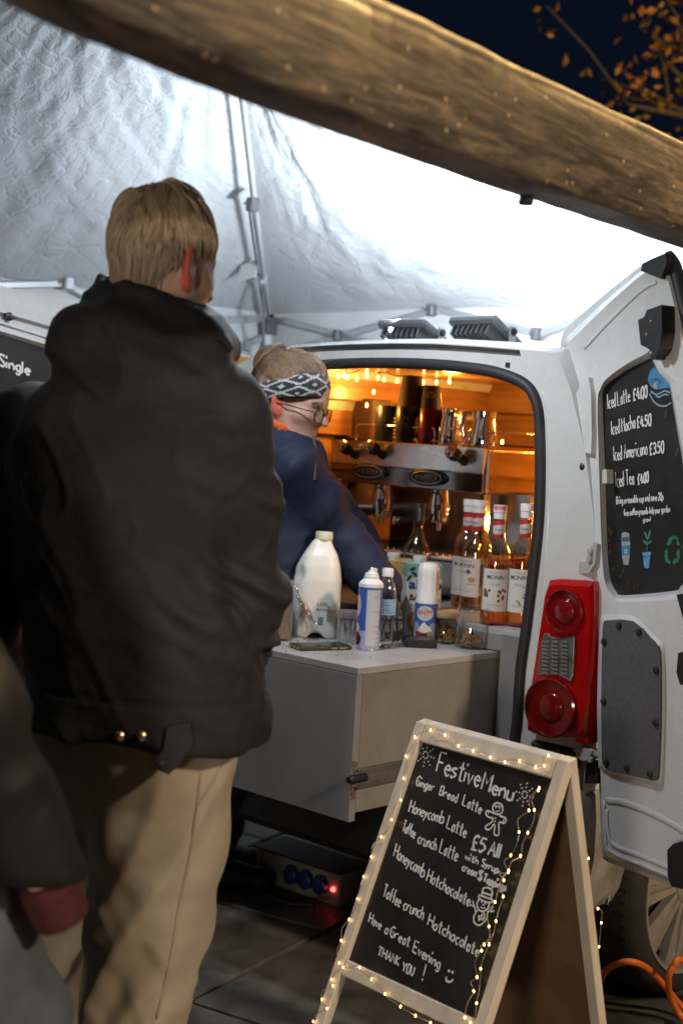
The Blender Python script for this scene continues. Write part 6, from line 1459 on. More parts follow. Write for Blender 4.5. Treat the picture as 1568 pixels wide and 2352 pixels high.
# ================================================================== PEOPLE
SKIN = M('skin', (.55, .335, .25), .5, var=.10, vs=30, sub=.35, bump=.05, bs=300)
EARS = M('flushed_backlit_ear_skin', (.60, .14, .09), .5, var=.10, vs=30, sub=.5)  # cold flush and backlight through the ear, both put into the colour
def frame(az, pitch=0., roll=0.):
    f_ = np.array([math.sin(R(az)) * math.cos(R(pitch)), math.cos(R(az)) * math.cos(R(pitch)), -math.sin(R(pitch))])
    r_ = nrm(np.cross(f_, (0, 0, 1))); up = np.cross(r_, f_); return r_, f_, up          # right, forward, up
def head_fn(P, c, B, w_=1.0):
    """head in its own axes: x right, y forward, z up; c = centre of the braincase"""
    q = (P - c) @ np.stack(B).T; q = q / w_
    qx = np.abs(q[:, 0]); qs = np.stack([qx, q[:, 1], q[:, 2]], 1)
    d = ell(q, (0, -.006, .012), (.074, .094, .098))
    d = sm(d, ell(q, (0, .030, -.060), (.058, .064, .078)), .03)
    d = sm(d, rc(qs, (0, .066, -.118), (.018, .060, -.114), .016, .015), .028)
    d = sm(d, rc(qs, (.044, .02, -.098), (.058, -.012, -.060), .018, .018), .03)
    d = sm(d, rc(q, (0, .082, .030), (0, .089, -.012), .022, .018), .03)
    d = sm(d, rc(qs, (.012, .086, -.006), (.044, .072, -.004), .012, .010), .016)
    d = sm(d, rc(qs, (.036, .066, -.044), (.050, .046, -.048), .017, .016), .024)
    d = smax(d, -ell(qs, (.032, .097, -.028), (.018, .018, .012)), .012)
    d = sm(d, ell(qs, (.031, .078, -.028), (.0125, .0125, .0125)), .004)
    d = sm(d, rc(q, (0, .090, -.020), (0, .114, -.058), .0080, .0110), .012)
    d = sm(d, ell(qs, (.012, .094, -.060), (.009, .010, .008)), .008)
    d = sm(d, rc(qs, (0, .090, -.086), (.018, .080, -.088), .0075, .005), .008)
    d = sm(d, rc(qs, (0, .088, -.098), (.015, .079, -.096), .0085, .005), .008)
    d = smax(d, -rc(qs, (0, .100, -.0915), (.022, .084, -.0915), .0018, .0015), .004)
    # ear: a tilted shell standing off the head
    e_ = qs - np.array([.076, -.012, -.030]); ca, sa = math.cos(R(28)), math.sin(R(28))
    ex_ = e_[:, 0] * ca + e_[:, 1] * sa; ey_ = -e_[:, 0] * sa + e_[:, 1] * ca
    E = np.stack([ex_, ey_, e_[:, 2]], 1)
    ear = ell(E, (.004, -.004, .002), (.008, .021, .033)); ear = smax(ear, -ell(E, (.012, .0, .005), (.007, .012, .020)), .005)
    ear = sm(ear, ell(E, (.004, .004, -.027), (.006, .010, .012)), .01)
    d = sm(d, ear, .009)
    return d * w_
def hand_parts(wr, fd, pn, curl, k=1.0, thumb_side=1, spread=.12):
    """palm + five jointed fingers; fd = pointing direction, pn = palm normal"""
    fd = nrm(fd); pn = nrm(pn - fd * (fd @ pn)); sd_ = np.cross(fd, pn) * thumb_side
    segs = []
    for i, (off, ln) in enumerate(((.030, .078), (.010, .086), (-.010, .080), (-.029, .064))):
        b = wr + fd * .088 * k + sd_ * off * k; a0_ = wr + fd * .02 * k + sd_ * off * .7 * k; segs.append((a0_, b, .014 * k, .0105 * k))
        d_ = nrm(fd + sd_ * off / .03 * spread); ang = 0; p_ = b
        for j, fr_ in enumerate((.46, .30, .24)):
            ang += curl * (1, 1.15, .8)[j]; dv = nrm(d_ * math.cos(ang) + pn * math.sin(ang)); q_ = p_ + dv * ln * fr_ * k
            segs.append((p_, q_, (.0098 - .001 * j) * k, (.0090 - .001 * j) * k)); p_ = q_
    t0 = wr + fd * .028 * k + sd_ * .026 * k; t1 = t0 + nrm(fd * .7 + sd_ * .8 + pn * .35) * .042 * k; t2 = t1 + nrm(fd * .9 + sd_ * .25 + pn * .6) * .032 * k; t3 = t2 + nrm(fd * .9 - sd_ * .05 + pn * .7) * .026 * k
    segs += [(t0, t1, .0145 * k, .0115 * k), (t1, t2, .0112 * k, .0100 * k), (t2, t3, .0098 * k, .0085 * k)]
    return segs
def hand_fn(P, segs, kk=.006):
    d = None
    for s_ in segs:
        e = rc(P, *s_); d = e if d is None else sm(d, e, kk)
    return d
def near(P, c, r, fn_):
    d = np.linalg.norm(P - c, axis=1) - r * .6; m = d < r * .4
    if m.any(): d[m] = fn_(P[m])
    return d
def limb(P, pts, rs, k=.03):
    d = None
    for i in range(len(pts) - 1):
        e = rc(P, pts[i], pts[i + 1], rs[i], rs[i + 1]); d = e if d is None else sm(d, e, k)
    return d
def person(label, J, jacket_fn, jmat, jdisp, trousers_fn, tmat, tdisp, head_w=1.0, hands=True, h_body=.0075, group=None, shoe=None, jh=.0085):
    """J: joints. returns the person object (its continuous body)"""
    hc, HB = J['head'], J['hb']
    def body(P):
        d = near(P, hc + (0, 0, -.02), .23, lambda Q: head_fn(Q, hc, HB, head_w))
        nb = hc + HB[1] * -.028 + HB[2] * -.055
        d = sm(d, rc(P, nb, J['neck'], .056, .058), .022)
        tr = rc(P, J['neck'], J['pelvis'], .08, .115); tr = sm(tr, rc(P, J['sh'][0] * .7 + J['neck'] * .3 - (0, 0, .03), J['sh'][1] * .7 + J['neck'] * .3 - (0, 0, .03), .052, .052), .05); tr = sm(tr, rc(P, J['hip'][0], J['hip'][1], .10, .10), .06)
        d = sm(d, tr, .03)
        for i in (0, 1):
            d = sm(d, limb(P, [J['sh'][i] - (0, 0, .01), J['el'][i], J['wr'][i]], [.042, .036, .026]), .03)
            d = sm(d, limb(P, [J['hip'][i], J['kn'][i], J['an'][i]], [.080, .055, .038]), .03)
            ft = J['an'][i] * (1, 1, 0) + np.array([0, 0, .04]); d = sm(d, rc(P, ft - J['fw'] * .03, ft + J['fw'] * .15, .04, .032), .03)
        for sg in J['hands']: d = sm(d, near(P, sg[0][1], .20, lambda Q: hand_fn(Q, sg)), .010)
        return d
    allp = np.array([hc + (0, 0, .2), hc - (0, 0, .2)] + [np.array(p) for k_ in ('sh', 'el', 'wr', 'hip', 'kn', 'an') for p in J[k_]] + [s_[1] for sg in J['hands'] for s_ in sg])
    lo = allp.min(0) - .16; hi = allp.max(0) + .16; lo[2] = 0.0
    ob = sculpt('person', lambda P: np.maximum(body(P), .002 - P[:, 2]), lo, hi, h_body, [SKIN, EARS], it=2, matfn=lambda C_: (np.abs(np.abs((C_ - hc) @ HB[0]) - .082) < .016) & (np.abs((C_ - hc) @ HB[1] + .014) < .030) & (np.abs((C_ - hc) @ HB[2] + .030) < .042) & (np.abs((C_ - hc) @ HB[0]) > .0735), label=label, cat='person', group=group, origin=np.array([*J['pelvis'][:2], 0]))
    return ob, body
def bounds(pts, m):
    A = np.array(pts); return A.min(0) - m, A.max(0) + m
def shoes(J, mat, ob):
    for i in (0, 1):
        ft = J['an'][i] * (1, 1, 0) + np.array([0, 0, .05]); a, b = ft - J['fw'] * .035, ft + J['fw'] * .17
        fn_ = lambda P: np.maximum(sm(sm(rc(P, a, b - (0, 0, .005), .048, .042), rc(P, ft, ft + (0, 0, .06), .05, .048), .03), 10, .001), .001 - P[:, 2])
        lo, hi = bounds([a, b, ft + (0, 0, .06)], .08); lo[2] = -.01
        sculpt('shoe', fn_, lo, hi, .008, mat, ob)
SHOE = M('dark_shoe', (.02, .02, .022), .6)

# hair made of real strands
def strands(name, roots, path_fn, matc, parent, npts=7, rad=.00055):
    hcv = bpy.data.hair_curves.new(name); n = len(roots); hcv.add_curves([npts] * n)
    org = _world[parent.name]; pos = np.empty((n * npts, 3), np.float32)
    pos[:] = path_fn(roots, npts).reshape(-1, 3) - org
    hcv.attributes['position'].data.foreach_set('vector', pos.ravel())
    ra_ = hcv.attributes.get('radius') or hcv.attributes.new('radius', 'FLOAT', 'POINT')
    rr = np.tile(np.linspace(1, .35, npts), n) * rad; ra_.data.foreach_set('value', rr.astype(np.float32))
    hcv.materials.append(matc); o = bpy.data.objects.new(name, hcv); col.objects.link(o); o.parent = parent; _world[o.name] = org; return o
def hairmat(name, c, rough=.4):
    m = bpy.data.materials.new(name); m.use_nodes = True; b = m.node_tree.nodes['Principled BSDF']; N = m.node_tree.nodes; L = m.node_tree.links
    hi_ = N.new('ShaderNodeHairInfo'); rp = N.new('ShaderNodeValToRGB'); rp.color_ramp.elements[0].color = (*[x * .45 for x in c], 1); rp.color_ramp.elements[1].color = (*[min(1, x * 1.7) for x in c], 1)
    L.new(hi_.outputs['Random'], rp.inputs['Fac']); L.new(rp.outputs['Color'], b.inputs['Base Color']); b.inputs['Roughness'].default_value = rough; b.inputs['Specular IOR Level'].default_value = .6
    return m

# ------------------------------------------------------------------ the customer in the dark jacket (seen from behind)
YM = 2.5
def W(x, y, dY=0.): return atY(x, y, YM + dY)
mr_, mf_, _ = frame(22)
hr_, hf_, hu_ = frame(40, 4)
MH = W(378, 580)
Jm = dict(head=MH, hb=(hr_, hf_, hu_), neck=W(345, 800, -.02), sh=(W(495, 965, -.04), W(75, 990, .10)), el=(W(560, 1385, -.02), W(-45, 1390, .08)), wr=(W(545, 1500, .15), W(5, 1590, .22)),
          pelvis=W(330, 1690), hip=(W(385, 1745, -.02), W(165, 1745, .14)), kn=(W(348, 2090, .02), W(105, 2110, .30)), an=(W(238, 2690, -.06) * (1, 1, 0) + np.array([0, 0, .09]), W(90, 2700, .22) * (1, 1, 0) + np.array([0, 0, .09])), fw=mf_, hands=[])
Jm['hands'] = [hand_parts(Jm['wr'][0], nrm(mf_ * .8 - mr_ * .5 + np.array([0, 0, -.25])), nrm(-mr_), .35, thumb_side=1), hand_parts(Jm['wr'][1], np.array([0, 0, -1.]), mr_, .35, thumb_side=-1)]
Cs = lambda x, y: W(x, y)[:2]
secs_m = []
for (y, xc, hw, hd) in ((1686, 336, .206, .160), (1640, 336, .207, .160), (1580, 332, .205, .158), (1450, 322, .200, .155), (1300, 312, .205, .155), (1150, 304, .212, .152), (1020, 300, .212, .142), (950, 302, .200, .132), (890, 312, .165, .118), (840, 326, .125, .104)):
    p = W(xc, y); secs_m.append((p[2], p[0], p[1], hw, hd))
secs_m.sort()
CO = [W(x, y, d) for x, y, d in ((232, 655, .03), (250, 690, -.06), (320, 715, -.10), (410, 735, -.09), (475, 775, -.02), (500, 790, .08))]
def jm_fn(P):
    d = torso(P, secs_m, mr_, mf_) - .004
    for i in (0, 1):
        d = sm(d, limb(P, [Jm['sh'][i], (Jm['sh'][i] + Jm['el'][i]) / 2 + mr_ * (.004 if i == 0 else -.004), Jm['el'][i], Jm['wr'][i]], [.090, .076, .066, .055], .03), .028)
    # stand-up collar with the hood folded down behind it
    col_ = rc(P, W(338, 790, .0), W(344, 712, .0), .122, .094); 
    d = sm(d, col_, .05)
    d = sm(d, ell(P, W(300, 795, -.085), (.150, .072, .072), None), .05)
    d = sm(d, rc(P, W(262, 722, .02), W(206, 796, -.02), .034, .046), .05)
    d = sm(d, rc(P, W(250, 672, .02), W(246, 712, .0), .022, .032), .03)
    d = sm(d, rc(P, W(452, 775, -.02), W(490, 792, .04), .036, .026), .04)
    nk = rc(P, W(372, 745, .0), W(366, 560, .0), .080, .105)
    d = smax(d, -nk, .012)
    # flared hem
    zc_ = secs_m[0][0] - .0
    d = smax(d, -(P[:, 2] - (zc_ + .012 * np.sin(P[:, 0] * 14))), .012)
    pk = rc(P, W(530, 1600, .05), W(552, 1690, .04), .045, .045); d = sm(d, pk, .05)
    return smax(d, -(P[:, 2] - zc_), .008)
elb = Jm['el'][0]
def jm_disp(P, N_):
    arm = np.clip(1 - np.abs(rc(P, Jm['sh'][0], Jm['el'][0], .0, .0)) / .13, 0, 1)
    fz = np.stack([P[:, 0] * 9 + P[:, 1] * 7, P[:, 1] * 8, P[:, 2] * 26 + P[:, 0] * 16], 1)
    elw = np.clip(1 - np.linalg.norm((P - elb) * (1, 1, .75), axis=1) / .26, 0, 1)
    d = ridge(fz) * .018 * elw + .008 * elw * vnoise(fz * 1.9)
    big = np.stack([P[:, 0] * 5, P[:, 1] * 5, P[:, 2] * 3.2], 1); dg = np.stack([P[:, 0] * 11 + P[:, 2] * 7, P[:, 1] * 10, P[:, 2] * 8 - P[:, 0] * 6], 1)
    d = d + .009 * vnoise(big) + .004 * ridge(dg) * (1 - elw * .5) + .0045 * np.maximum(ridge(dg * .8 + 5), 0) ** 4 + .0025 * np.maximum(ridge(np.stack([P[:, 0] * 7 - P[:, 2] * 9, P[:, 1] * 6, P[:, 2] * 5 + P[:, 0] * 8], 1)), 0) ** 4
    nkz = np.clip((P[:, 2] - 1.50) / .10, 0, 1); hz = np.stack([P[:, 0] * 6 + 3, P[:, 1] * 6, P[:, 2] * 24 + P[:, 0] * 10], 1); d = d + .009 * ridge(hz) * nkz
    hem = np.exp(-((P[:, 2] - (secs_m[0][0] + .085)) / .004) ** 2); d = d - .004 * hem
    seam = np.exp(-((P[:, 2] - 1.45 - .02 * np.sin(P[:, 0] * 3)) / .005) ** 2); return d - .0015 * seam
JMAT = M('dark_brown_waxed_cotton', (.0110, .0114, .0136), .74, c2=(.0185, .0190, .0212), vs=4, bump=.32, bs=48, bdist=.005, sheen=.0, rvar=.10, spec=.40, st=(1, 1, 1.5))
TRM = M('beige_corduroy', (.41, .345, .255), .85, c2=(.26, .215, .155), vs=5, bump=.3, bs=350, bdist=.001, sheen=.15)
def trousers(J, rs, crotch=.0):
    def fn_(P):
        d = rc(P, J['hip'][0] + (0, 0, .05), J['hip'][1] + (0, 0, .05), rs[0], rs[0])
        for i in (0, 1):
            d = sm(d, limb(P, [J['hip'][i], (J['hip'][i] + J['kn'][i]) / 2, J['kn'][i], J['kn'][i] * .45 + J['an'][i] * .55, J['an'][i] + np.array([0, 0, -.01])], rs, .04), .02)
        d = sm(d, rc(P, J['pelvis'] + (0, 0, .08), (J['hip'][0] + J['hip'][1]) / 2, rs[0] * 1.15, rs[0] * 1.05), .05)
        return np.maximum(d, .045 - P[:, 2])
    return fn_
def tr_disp(seed, amp=.007):
    def f_(P, N_):
        a = np.stack([P[:, 0] * 9 + seed, P[:, 1] * 9, P[:, 2] * 7 - P[:, 0] * 14], 1); b = np.stack([P[:, 0] * 15, P[:, 1] * 15 + seed, P[:, 2] * 16 + P[:, 0] * 22], 1)
        low = np.clip((.75 - P[:, 2]) / .4, 0, 1)
        return amp * (ridge(a) * (.6 + .6 * low) + .5 * ridge(b) * low) + .006 * vnoise(P * 6 + seed)
    return f_
man, mbody = person('young man in dark brown jacket and beige trousers standing with his back to the viewer', Jm, None, None, None, None, None, None, h_body=.006)
ptsJ = [W(-170, 700, -.3), W(700, 1760, .35)]
lo, hi = bounds([W(-150, 640, 0), W(690, 1770, 0), W(300, 1700, -.28), W(300, 1700, .36)], .02)
sculpt('jacket', jm_fn, lo, hi, .0075, JMAT, man, disp=jm_disp, it=3)
lo, hi = bounds(list(Jm['hip']) + list(Jm['kn']) + list(Jm['an']) + [Jm['pelvis']], .19); lo[2] = .03; hi[2] = .98
sculpt('trousers', trousers(Jm, [.116, .112, .100, .076, .076]), lo, hi, .0085, TRM, man, disp=tr_disp(2., .012), it=3)
shoes(Jm, SHOE, man)
def surf(x, y, fn_, y0=1.9, y1=3.0):              # first hit of a picture ray with a sculpted surface
    d_ = ray(x, y); ts = np.linspace(y0, y1, 260) / d_[1]; P = EYE + ts[:, None] * d_; D = fn_(P); i = np.argmax(D < .004); return P[i]
bpy.context.view_layer.update(); JKT = [o for o in man.children if o.name.startswith('jacket')][0]
def hit(ob, x, y):
    d_ = Vector(ray(x, y)).normalized(); o_ = Vector(EYE) - Vector(_world[ob.name]); ok, p, n_, f_ = ob.ray_cast(o_, d_); return np.array(p) + _world[ob.name] if ok else None
BRASS = M('brass_snap', (.50, .36, .18), .3, 1.)
for x, y in ((275, 1690), (325, 1690)):
    c = hit(JKT, x, y); c = surf(x, y, jm_fn) if c is None else c; q = MB(); n_ = nrm(EYE - c); q.lathe(c + n_ * .001, [(.0085, 0), (.0085, .003), (.006, .005), (0, .0055)], 14, axis=n_, caps=False); q.build('snap_button', BRASS, man, smooth=40)
q = MB(); tabp = [(385, 1668), (438, 1660), (444, 1712), (412, 1755), (388, 1780), (362, 1768), (360, 1745), (378, 1715)]; c = surf(400, 1690, jm_fn) + np.array([0, -.012, 0]); q.prism([onpl(*p, c, np.array([.15, -1, .1])) for p in tabp], np.array([0, .008, 0])); q.build('hem_tab', JMAT, man)
q = MB(); c = surf(374, 1752, jm_fn) if False else onpl(374, 1756, c, np.array([.15, -1, .1])); q.lathe(c + (0, -.001, 0), [(.008, 0), (.007, .003), (0, .004)], 12, axis=(0, -1, 0), caps=False); q.build('snap_button', BLKPL, man)
q = MB(); c = surf(500, 785, jm_fn); q.lathe(c + mr_ * .012, [(.010, -.02), (.012, 0), (.010, .02)], 10, axis=nrm(mf_ + (0, 0, -.5))); q.build('cord_toggle', RUBBER, man, smooth=40); q = MB(); q.tube(crom([W(470, 748, .0), W(492, 752, .04), W(505, 775, .03), W(512, 800, .02)], 5), .0022, 6); q.build('hood_cord', RUBBER, man, smooth=True); q = MB(); q.tube(crom([W(505, 775, .03), W(528, 790, .05), W(524, 810, .05)], 4), .006, 6); q.build('cord_end', RUBBER, man, smooth=40)
bpy.context.view_layer.update()
TRO = [o for o in man.children if o.name.startswith('trousers')][0]
def seam(pts, name, r=.0024):
    P3 = [h_ for h_ in (hit(TRO, p[0], p[1]) for p in crom([np.array([*p, 0.]) for p in pts], 6)) if h_ is not None]
    q = MB(); q.tube([p + nrm(EYE - p) * (.0004 + .0006 * random.random()) for p in P3], r, 6); q.build(name, TRM, man, smooth=True)
seam([(462, 1770), (452, 1860), (436, 1960), (412, 2080), (392, 2200), (360, 2340)], 'side_seam'); seam([(505, 1760), (486, 1800), (455, 1850)], 'pocket_edge')
# hair
HAIRM = hairmat('light_brown_hair', (.31, .23, .15), .42)
def scalp(n, hc, B, fn_keep, rad=(.078, .098, .102), cen=(0, -.006, .012)):
    out = []
    while len(out) < n:
        d_ = nrm(rng.normal(size=3)); p = np.array(cen) + d_ * np.array(rad)
        if fn_keep(p): out.append(p)
    return np.array(out)
def keep_m(p):
    if p[1] > .055 and p[2] < .045: return False                   # forehead, face
    lim = -.085 if p[1] < -.045 else np.interp(p[1], [-.060, -.028, .0, .055], [-.098, -.006, .024, .03])
    return p[2] > lim + .012 * math.sin(p[0] * 310) * math.sin(p[1] * 240 + 1) + rng.normal() * .008
cr_ = np.array([.0, -.045, .098])
def path_m(roots, n):
    k = len(roots); out = np.empty((k, n, 3)); C0 = np.array([0, -.006, .012]); RD = np.array([.074, .094, .098])
    cl = vnoise(roots * 55 + 3); cl2 = vnoise(roots * 90 + 11); ln = (.030 + .045 * rng.random(k)) * np.interp(roots[:, 2], [-.09, -.02, .05], [.8, .9, 1.05]) * np.where((np.abs(roots[:, 0]) > .05) & (roots[:, 2] < .035) & (roots[:, 1] > -.05), .42, 1.0)
    side = vnoise(roots * 30 + 40)
    p = roots.copy(); lift = np.zeros(k)
    for j in range(n):
        out[:, j] = p
        g = (p - C0) / (RD * RD); g /= np.linalg.norm(g, axis=1)[:, None]
        dv = p - cr_; dv[:, 2] -= .05; dv[:, 0] += side * .09
        dv = dv - g * np.sum(dv * g, 1)[:, None]; dv /= np.linalg.norm(dv, axis=1)[:, None] + 1e-9
        nape = np.clip((-.02 - p[:, 2]) / .04, 0, 1) * np.clip((-.03 - p[:, 1]) / .03, 0, 1); dv = dv * (1 - nape)[:, None] + np.array([0, -.12, -1.]) * nape[:, None]
        p = p + dv * (ln * (1 + .75 * nape) / (n - 1))[:, None]
        q_ = (p - C0) / RD; kk = np.linalg.norm(q_, axis=1); tgt = 1 + (.035 + .075 * math.sin(math.pi * min(1, .15 + j / (n + 1.))) + .06 * cl + .04 * cl2) * np.interp(p[:, 2], [-.07, .02, .08], [.8, 1.0, 1.15])
        if j >= n - 2: tgt = tgt + .03 * rng.random(k)
        p = C0 + (p - C0) * np.where(nape > .3, np.maximum(1, .98 * np.minimum(tgt / kk, 1.05)), tgt / kk)[:, None]
    cen = rng.choice(k, 420, replace=False); own = np.array([cen[np.argmin(((roots[cen] - r_) ** 2).sum(1))] for r_ in roots])
    for j in range(n): out[:, j] += (out[own, j] - out[:, j]) * (.72 * (j / (n - 1.)) ** 1.1)
    return (MH + out.reshape(-1, 3) @ np.stack((hr_, hf_, hu_))).reshape(k, n, 3)
rts = scalp(17000, MH, None, keep_m)
strands('hair', rts, path_m, HAIRM, man, 7, .00062)
def cap_m(P):
    q_ = (P - MH) @ np.stack((hr_, hf_, hu_)).T; d = ell(q_, (0, -.007, .013), (.0765, .0965, .1015))
    d2 = smax(d, -(q_[:, 2] - np.interp(q_[:, 1], [-.1, -.070, -.035, .0, .055, .1], [-.080, -.070, .016, .040, .045, .06])), .01); return d2
lo, hi = bounds([MH], .14); sculpt('hair_base', cap_m, lo, hi, .005, M('hair_base', (.15, .10, .058), .8, var=.3, vs=60), man)
# short beard shadow on the cheek
def beard_roots(n):
    out = []
    while len(out) < n:
        p = np.array([rng.uniform(.02, .075), rng.uniform(.02, .09), rng.uniform(-.135, -.085)]); out.append(p)
    return np.array(out)
br = beard_roots(900); BRp = MH + br @ np.stack((hr_, hf_, hu_)); Dv = head_fn(BRp, MH, (hr_, hf_, hu_)); okb = np.abs(Dv) < .005; BRp = BRp[okb]; br = br[okb]
def path_b(roots, n): 
    dirs = np.stack([.5 * np.ones(len(roots)), .2 * np.ones(len(roots)), -.8 * np.ones(len(roots))], 1) + rng.normal(scale=.25, size=(len(roots), 3)); dirs = dirs @ np.stack((hr_, hf_, hu_))
    return roots[:, None, :] + dirs[:, None, :] * np.linspace(0, .009, n)[None, :, None]
if len(BRp): strands('beard', BRp, path_b, hairmat('beard_hair', (.11, .065, .035), .7), man, 3, .0004)

# ------------------------------------------------------------------ the barista
YW = 4.02
def B_(x, y, dY=0.): return atY(x, y, YW + dY)
wr_, wf_, wu_ = frame(111, 11)
br_, bf_, _ = frame(118)
WH = B_(677, 909)
NAVJ = M('navy_padded_nylon', (.016, .024, .058), .68, c2=(.011, .016, .040), vs=6, bump=.45, bs=42, bdist=.006, spec=.35, rvar=.06)
hw = atz(905, 1442, .945)
Jw = dict(head=WH, hb=(wr_, wf_, wu_), neck=B_(655, 1040, .01), sh=(B_(664, 1080, -.10), B_(690, 1085, .18)), el=(B_(772, 1225, -.02), B_(800, 1235, .18)), wr=(B_(874, 1350, -.11), B_(880, 1330, .10)),
          pelvis=B_(618, 1440, .08), hip=(B_(596, 1490, .02), B_(606, 1490, .20)), kn=(B_(535, 1790, .14), B_(548, 1790, .34)), an=(atz(486, 2030, 0) + np.array([0, 0, .09]), atz(470, 1985, 0) + np.array([0, 0, .09])), fw=bf_, hands=[])
hd_dir = nrm(hw + np.array([.01, -.01, -.02]) - Jw['wr'][0]); hs0 = hand_parts(Jw['wr'][0] + hd_dir * .012, hd_dir + np.array([.1, 0, -.35]), nrm(np.array([-.35, .5, -.6])), .48, k=1.0, thumb_side=-1)
Jw['hands'] = [hs0, hand_parts(Jw['wr'][1], nrm(np.array([.8, -.2, -.5])), np.array([0, 0, -1.]), .4, k=.92, thumb_side=1)]
barista, wbody = person('woman in a navy padded jacket, patterned headband and glasses leaning over the counter', Jw, None, None, None, None, None, None, head_w=.96, h_body=.0055)
secs_w = []
for (y, xc, hw_, hd) in ((1480, 638, .165, .140), (1400, 640, .160, .138), (1300, 640, .155, .132), (1200, 644, .158, .128), (1120, 652, .156, .116), (1070, 658, .136, .104), (1035, 662, .108, .094)):
    p = B_(xc, y); secs_w.append((p[2], p[0], p[1], hw_, hd))
secs_w.sort()
def jw_fn(P):
    d = torso(P, secs_w, br_, bf_)
    for i in (0, 1): d = sm(d, limb(P, [Jw['sh'][i], (Jw['sh'][i] + Jw['el'][i]) / 2, Jw['el'][i], Jw['wr'][i]], [.078, .076, .072, .052], .03), .03)
    d = sm(d, rc(P, B_(655, 1050), B_(668, 1000, .0), .108, .088), .03)
    d = sm(d, rc(P, B_(700, 1060, -.01), B_(712, 1010, -.01), .055, .030), .03)
    cav = rc(P, B_(668, 1030), B_(676, 930), .066, .086); d = smax(d, -cav, .006)
    top = (P - B_(600, 974)) @ nrm(np.array([.24, 0, 1.])); d = smax(d, top - .004, .008)
    return smax(d, -(P[:, 2] - secs_w[0][0]), .01)
def jw_disp(P, N_):
    arm = limb(P, [Jw['sh'][0], Jw['el'][0], Jw['wr'][0]], [.0, .0, .0]); aw = np.clip(1.2 - arm / .12, 0, 1)
    ax_ = nrm(Jw['wr'][0] - Jw['sh'][0]); s_ = P @ ax_; f3 = np.stack([s_ * 23 + vnoise(P * 8) * .9, (P @ np.cross(ax_, (0, 1, 0))) * 5, P[:, 1] * 5], 1)
    d = aw * .013 * ridge(f3) + .006 * vnoise(P * 9) + .003 * ridge(P * 16)
    for yz in (1118, 1205, 1300): pass
    return d
lo, hi = bounds([B_(520, 960, -.3), B_(960, 1500, .3)], .03); sculpt('jacket', jw_fn, lo, hi, .0065, NAVJ, barista, disp=jw_disp, it=2)
lo, hi = bounds(list(Jw['hip']) + list(Jw['kn']) + list(Jw['an']) + [Jw['pelvis']], .17); lo[2] = .03; hi[2] = 1.0
sculpt('trousers', trousers(Jw, [.095, .085, .065, .055, .052]), lo, hi, .010, M('black_trousers', (.015, .015, .018), .8), barista, disp=tr_disp(7., .004), it=2); shoes(Jw, SHOE, barista)
q = MB(); zp = [(722, 1000), (727, 1025), (728, 1060), (727, 1100)]
def surfw(x, y): return surf(x, y, jw_fn, 3.3, 4.5)
for k in range(34):
    t = k / 33; y = 1002 + t * 98; x = np.interp(y, [1000, 1025, 1060, 1100], [722, 727, 728, 726]) - 3; c = surfw(x - 3, y); q.box(c + np.array([.003, -.004, 0]), (.006, .006, .0022), (1, 0, 0), (0, 1, 0))
q.build('zip_teeth', M('zip_metal', (.45, .45, .46), .35, .8), barista, kind='stuff')
# orange fleece lining inside the collar
def fl_fn(P):
    d = np.abs(rc(P, B_(668, 1030), B_(674, 950), .074, .088)) - .008
    top = (P - B_(600, 950)) @ nrm(np.array([.40, 0, 1.])); d = smax(d, top, .006); d = np.maximum(d, -(P[:, 2] - (B_(600, 1010)[2]))); return smax(d, (P[:, 0] - B_(668, 950)[0]), .004)
lo, hi = bounds([B_(560, 930, -.15), B_(760, 1040, .15)], .03); sculpt('fleece_lining', fl_fn, lo, hi, .005, M('orange_fleece', (.72, .11, .015), .95, var=.25, vs=120, bump=.9, bs=160, bdist=.004, sheen=.4), barista, disp=lambda P, N_: .004 * vnoise(P * 120))
# gloves
GLV = M('black_nitrile_glove', (.016, .017, .02), .42, bump=.35, bs=110, bdist=.002, spec=.6)
for i, sg in enumerate(Jw['hands']):
    w0 = Jw['wr'][i]; fd_ = nrm(Jw['wr'][i] - Jw['el'][i]); ss = [(a, b, ra_ + .0016, rb_ + .0016) for a, b, ra_, rb_ in sg]
    fn_ = lambda P, ss=ss, w0=w0, fd_=fd_: sm(hand_fn(P, ss), rc(P, w0 - fd_ * .05, w0 + fd_ * .01, .036, .030), .012)
    lo, hi = bounds([s_[1] for s_ in sg] + [s_[0] for s_ in sg] + [w0 - fd_ * .05], .05); sculpt('glove', fn_, lo, hi, .0035, GLV, barista, it=1, disp=lambda P, N_: .0012 * ridge(P * 90))
# hair gathered into a loose knot behind the band
HB_ = np.stack((wr_, wf_, wu_))
def hloc(P): return (P - WH) @ HB_.T
BUN = np.array([.0, -.098, .072])
def hw_fn(P):
    q_ = hloc(P); d = ell(q_, (0, -.012, .014), (.083, .098, .103)); d = sm(d, ell(q_, BUN, (.050, .044, .050)), .04); d = sm(d, ell(q_, (0, -.085, -.02), (.055, .040, .06)), .03)
    hl = np.interp(q_[:, 1], [-.12, -.06, -.02, .03, .07, .1], [-.085, -.075, -.02, .015, .055, .085]); d = smax(d, -(q_[:, 2] - hl), .012); return d
lo, hi = bounds([WH + BUN @ HB_, WH], .14); sculpt('hair_base', hw_fn, lo, hi, .0045, M('brown_hair_base', (.13, .075, .042), .6, c2=(.06, .034, .02), vs=30, st=(1, 1, 3), bump=.4, bs=60), barista, disp=lambda P, N_: .003 * ridge(np.stack([hloc(P)[:, 0] * 60, hloc(P)[:, 1] * 14, hloc(P)[:, 2] * 22], 1)))
def keep_w(p):
    return p[2] > np.interp(p[1], [-.12, -.06, -.02, .03, .07, .1], [-.08, -.07, .0, .03, .06, .085])
rw = scalp(9000, WH, None, keep_w, rad=(.080, .097, .102), cen=(0, -.008, .013))
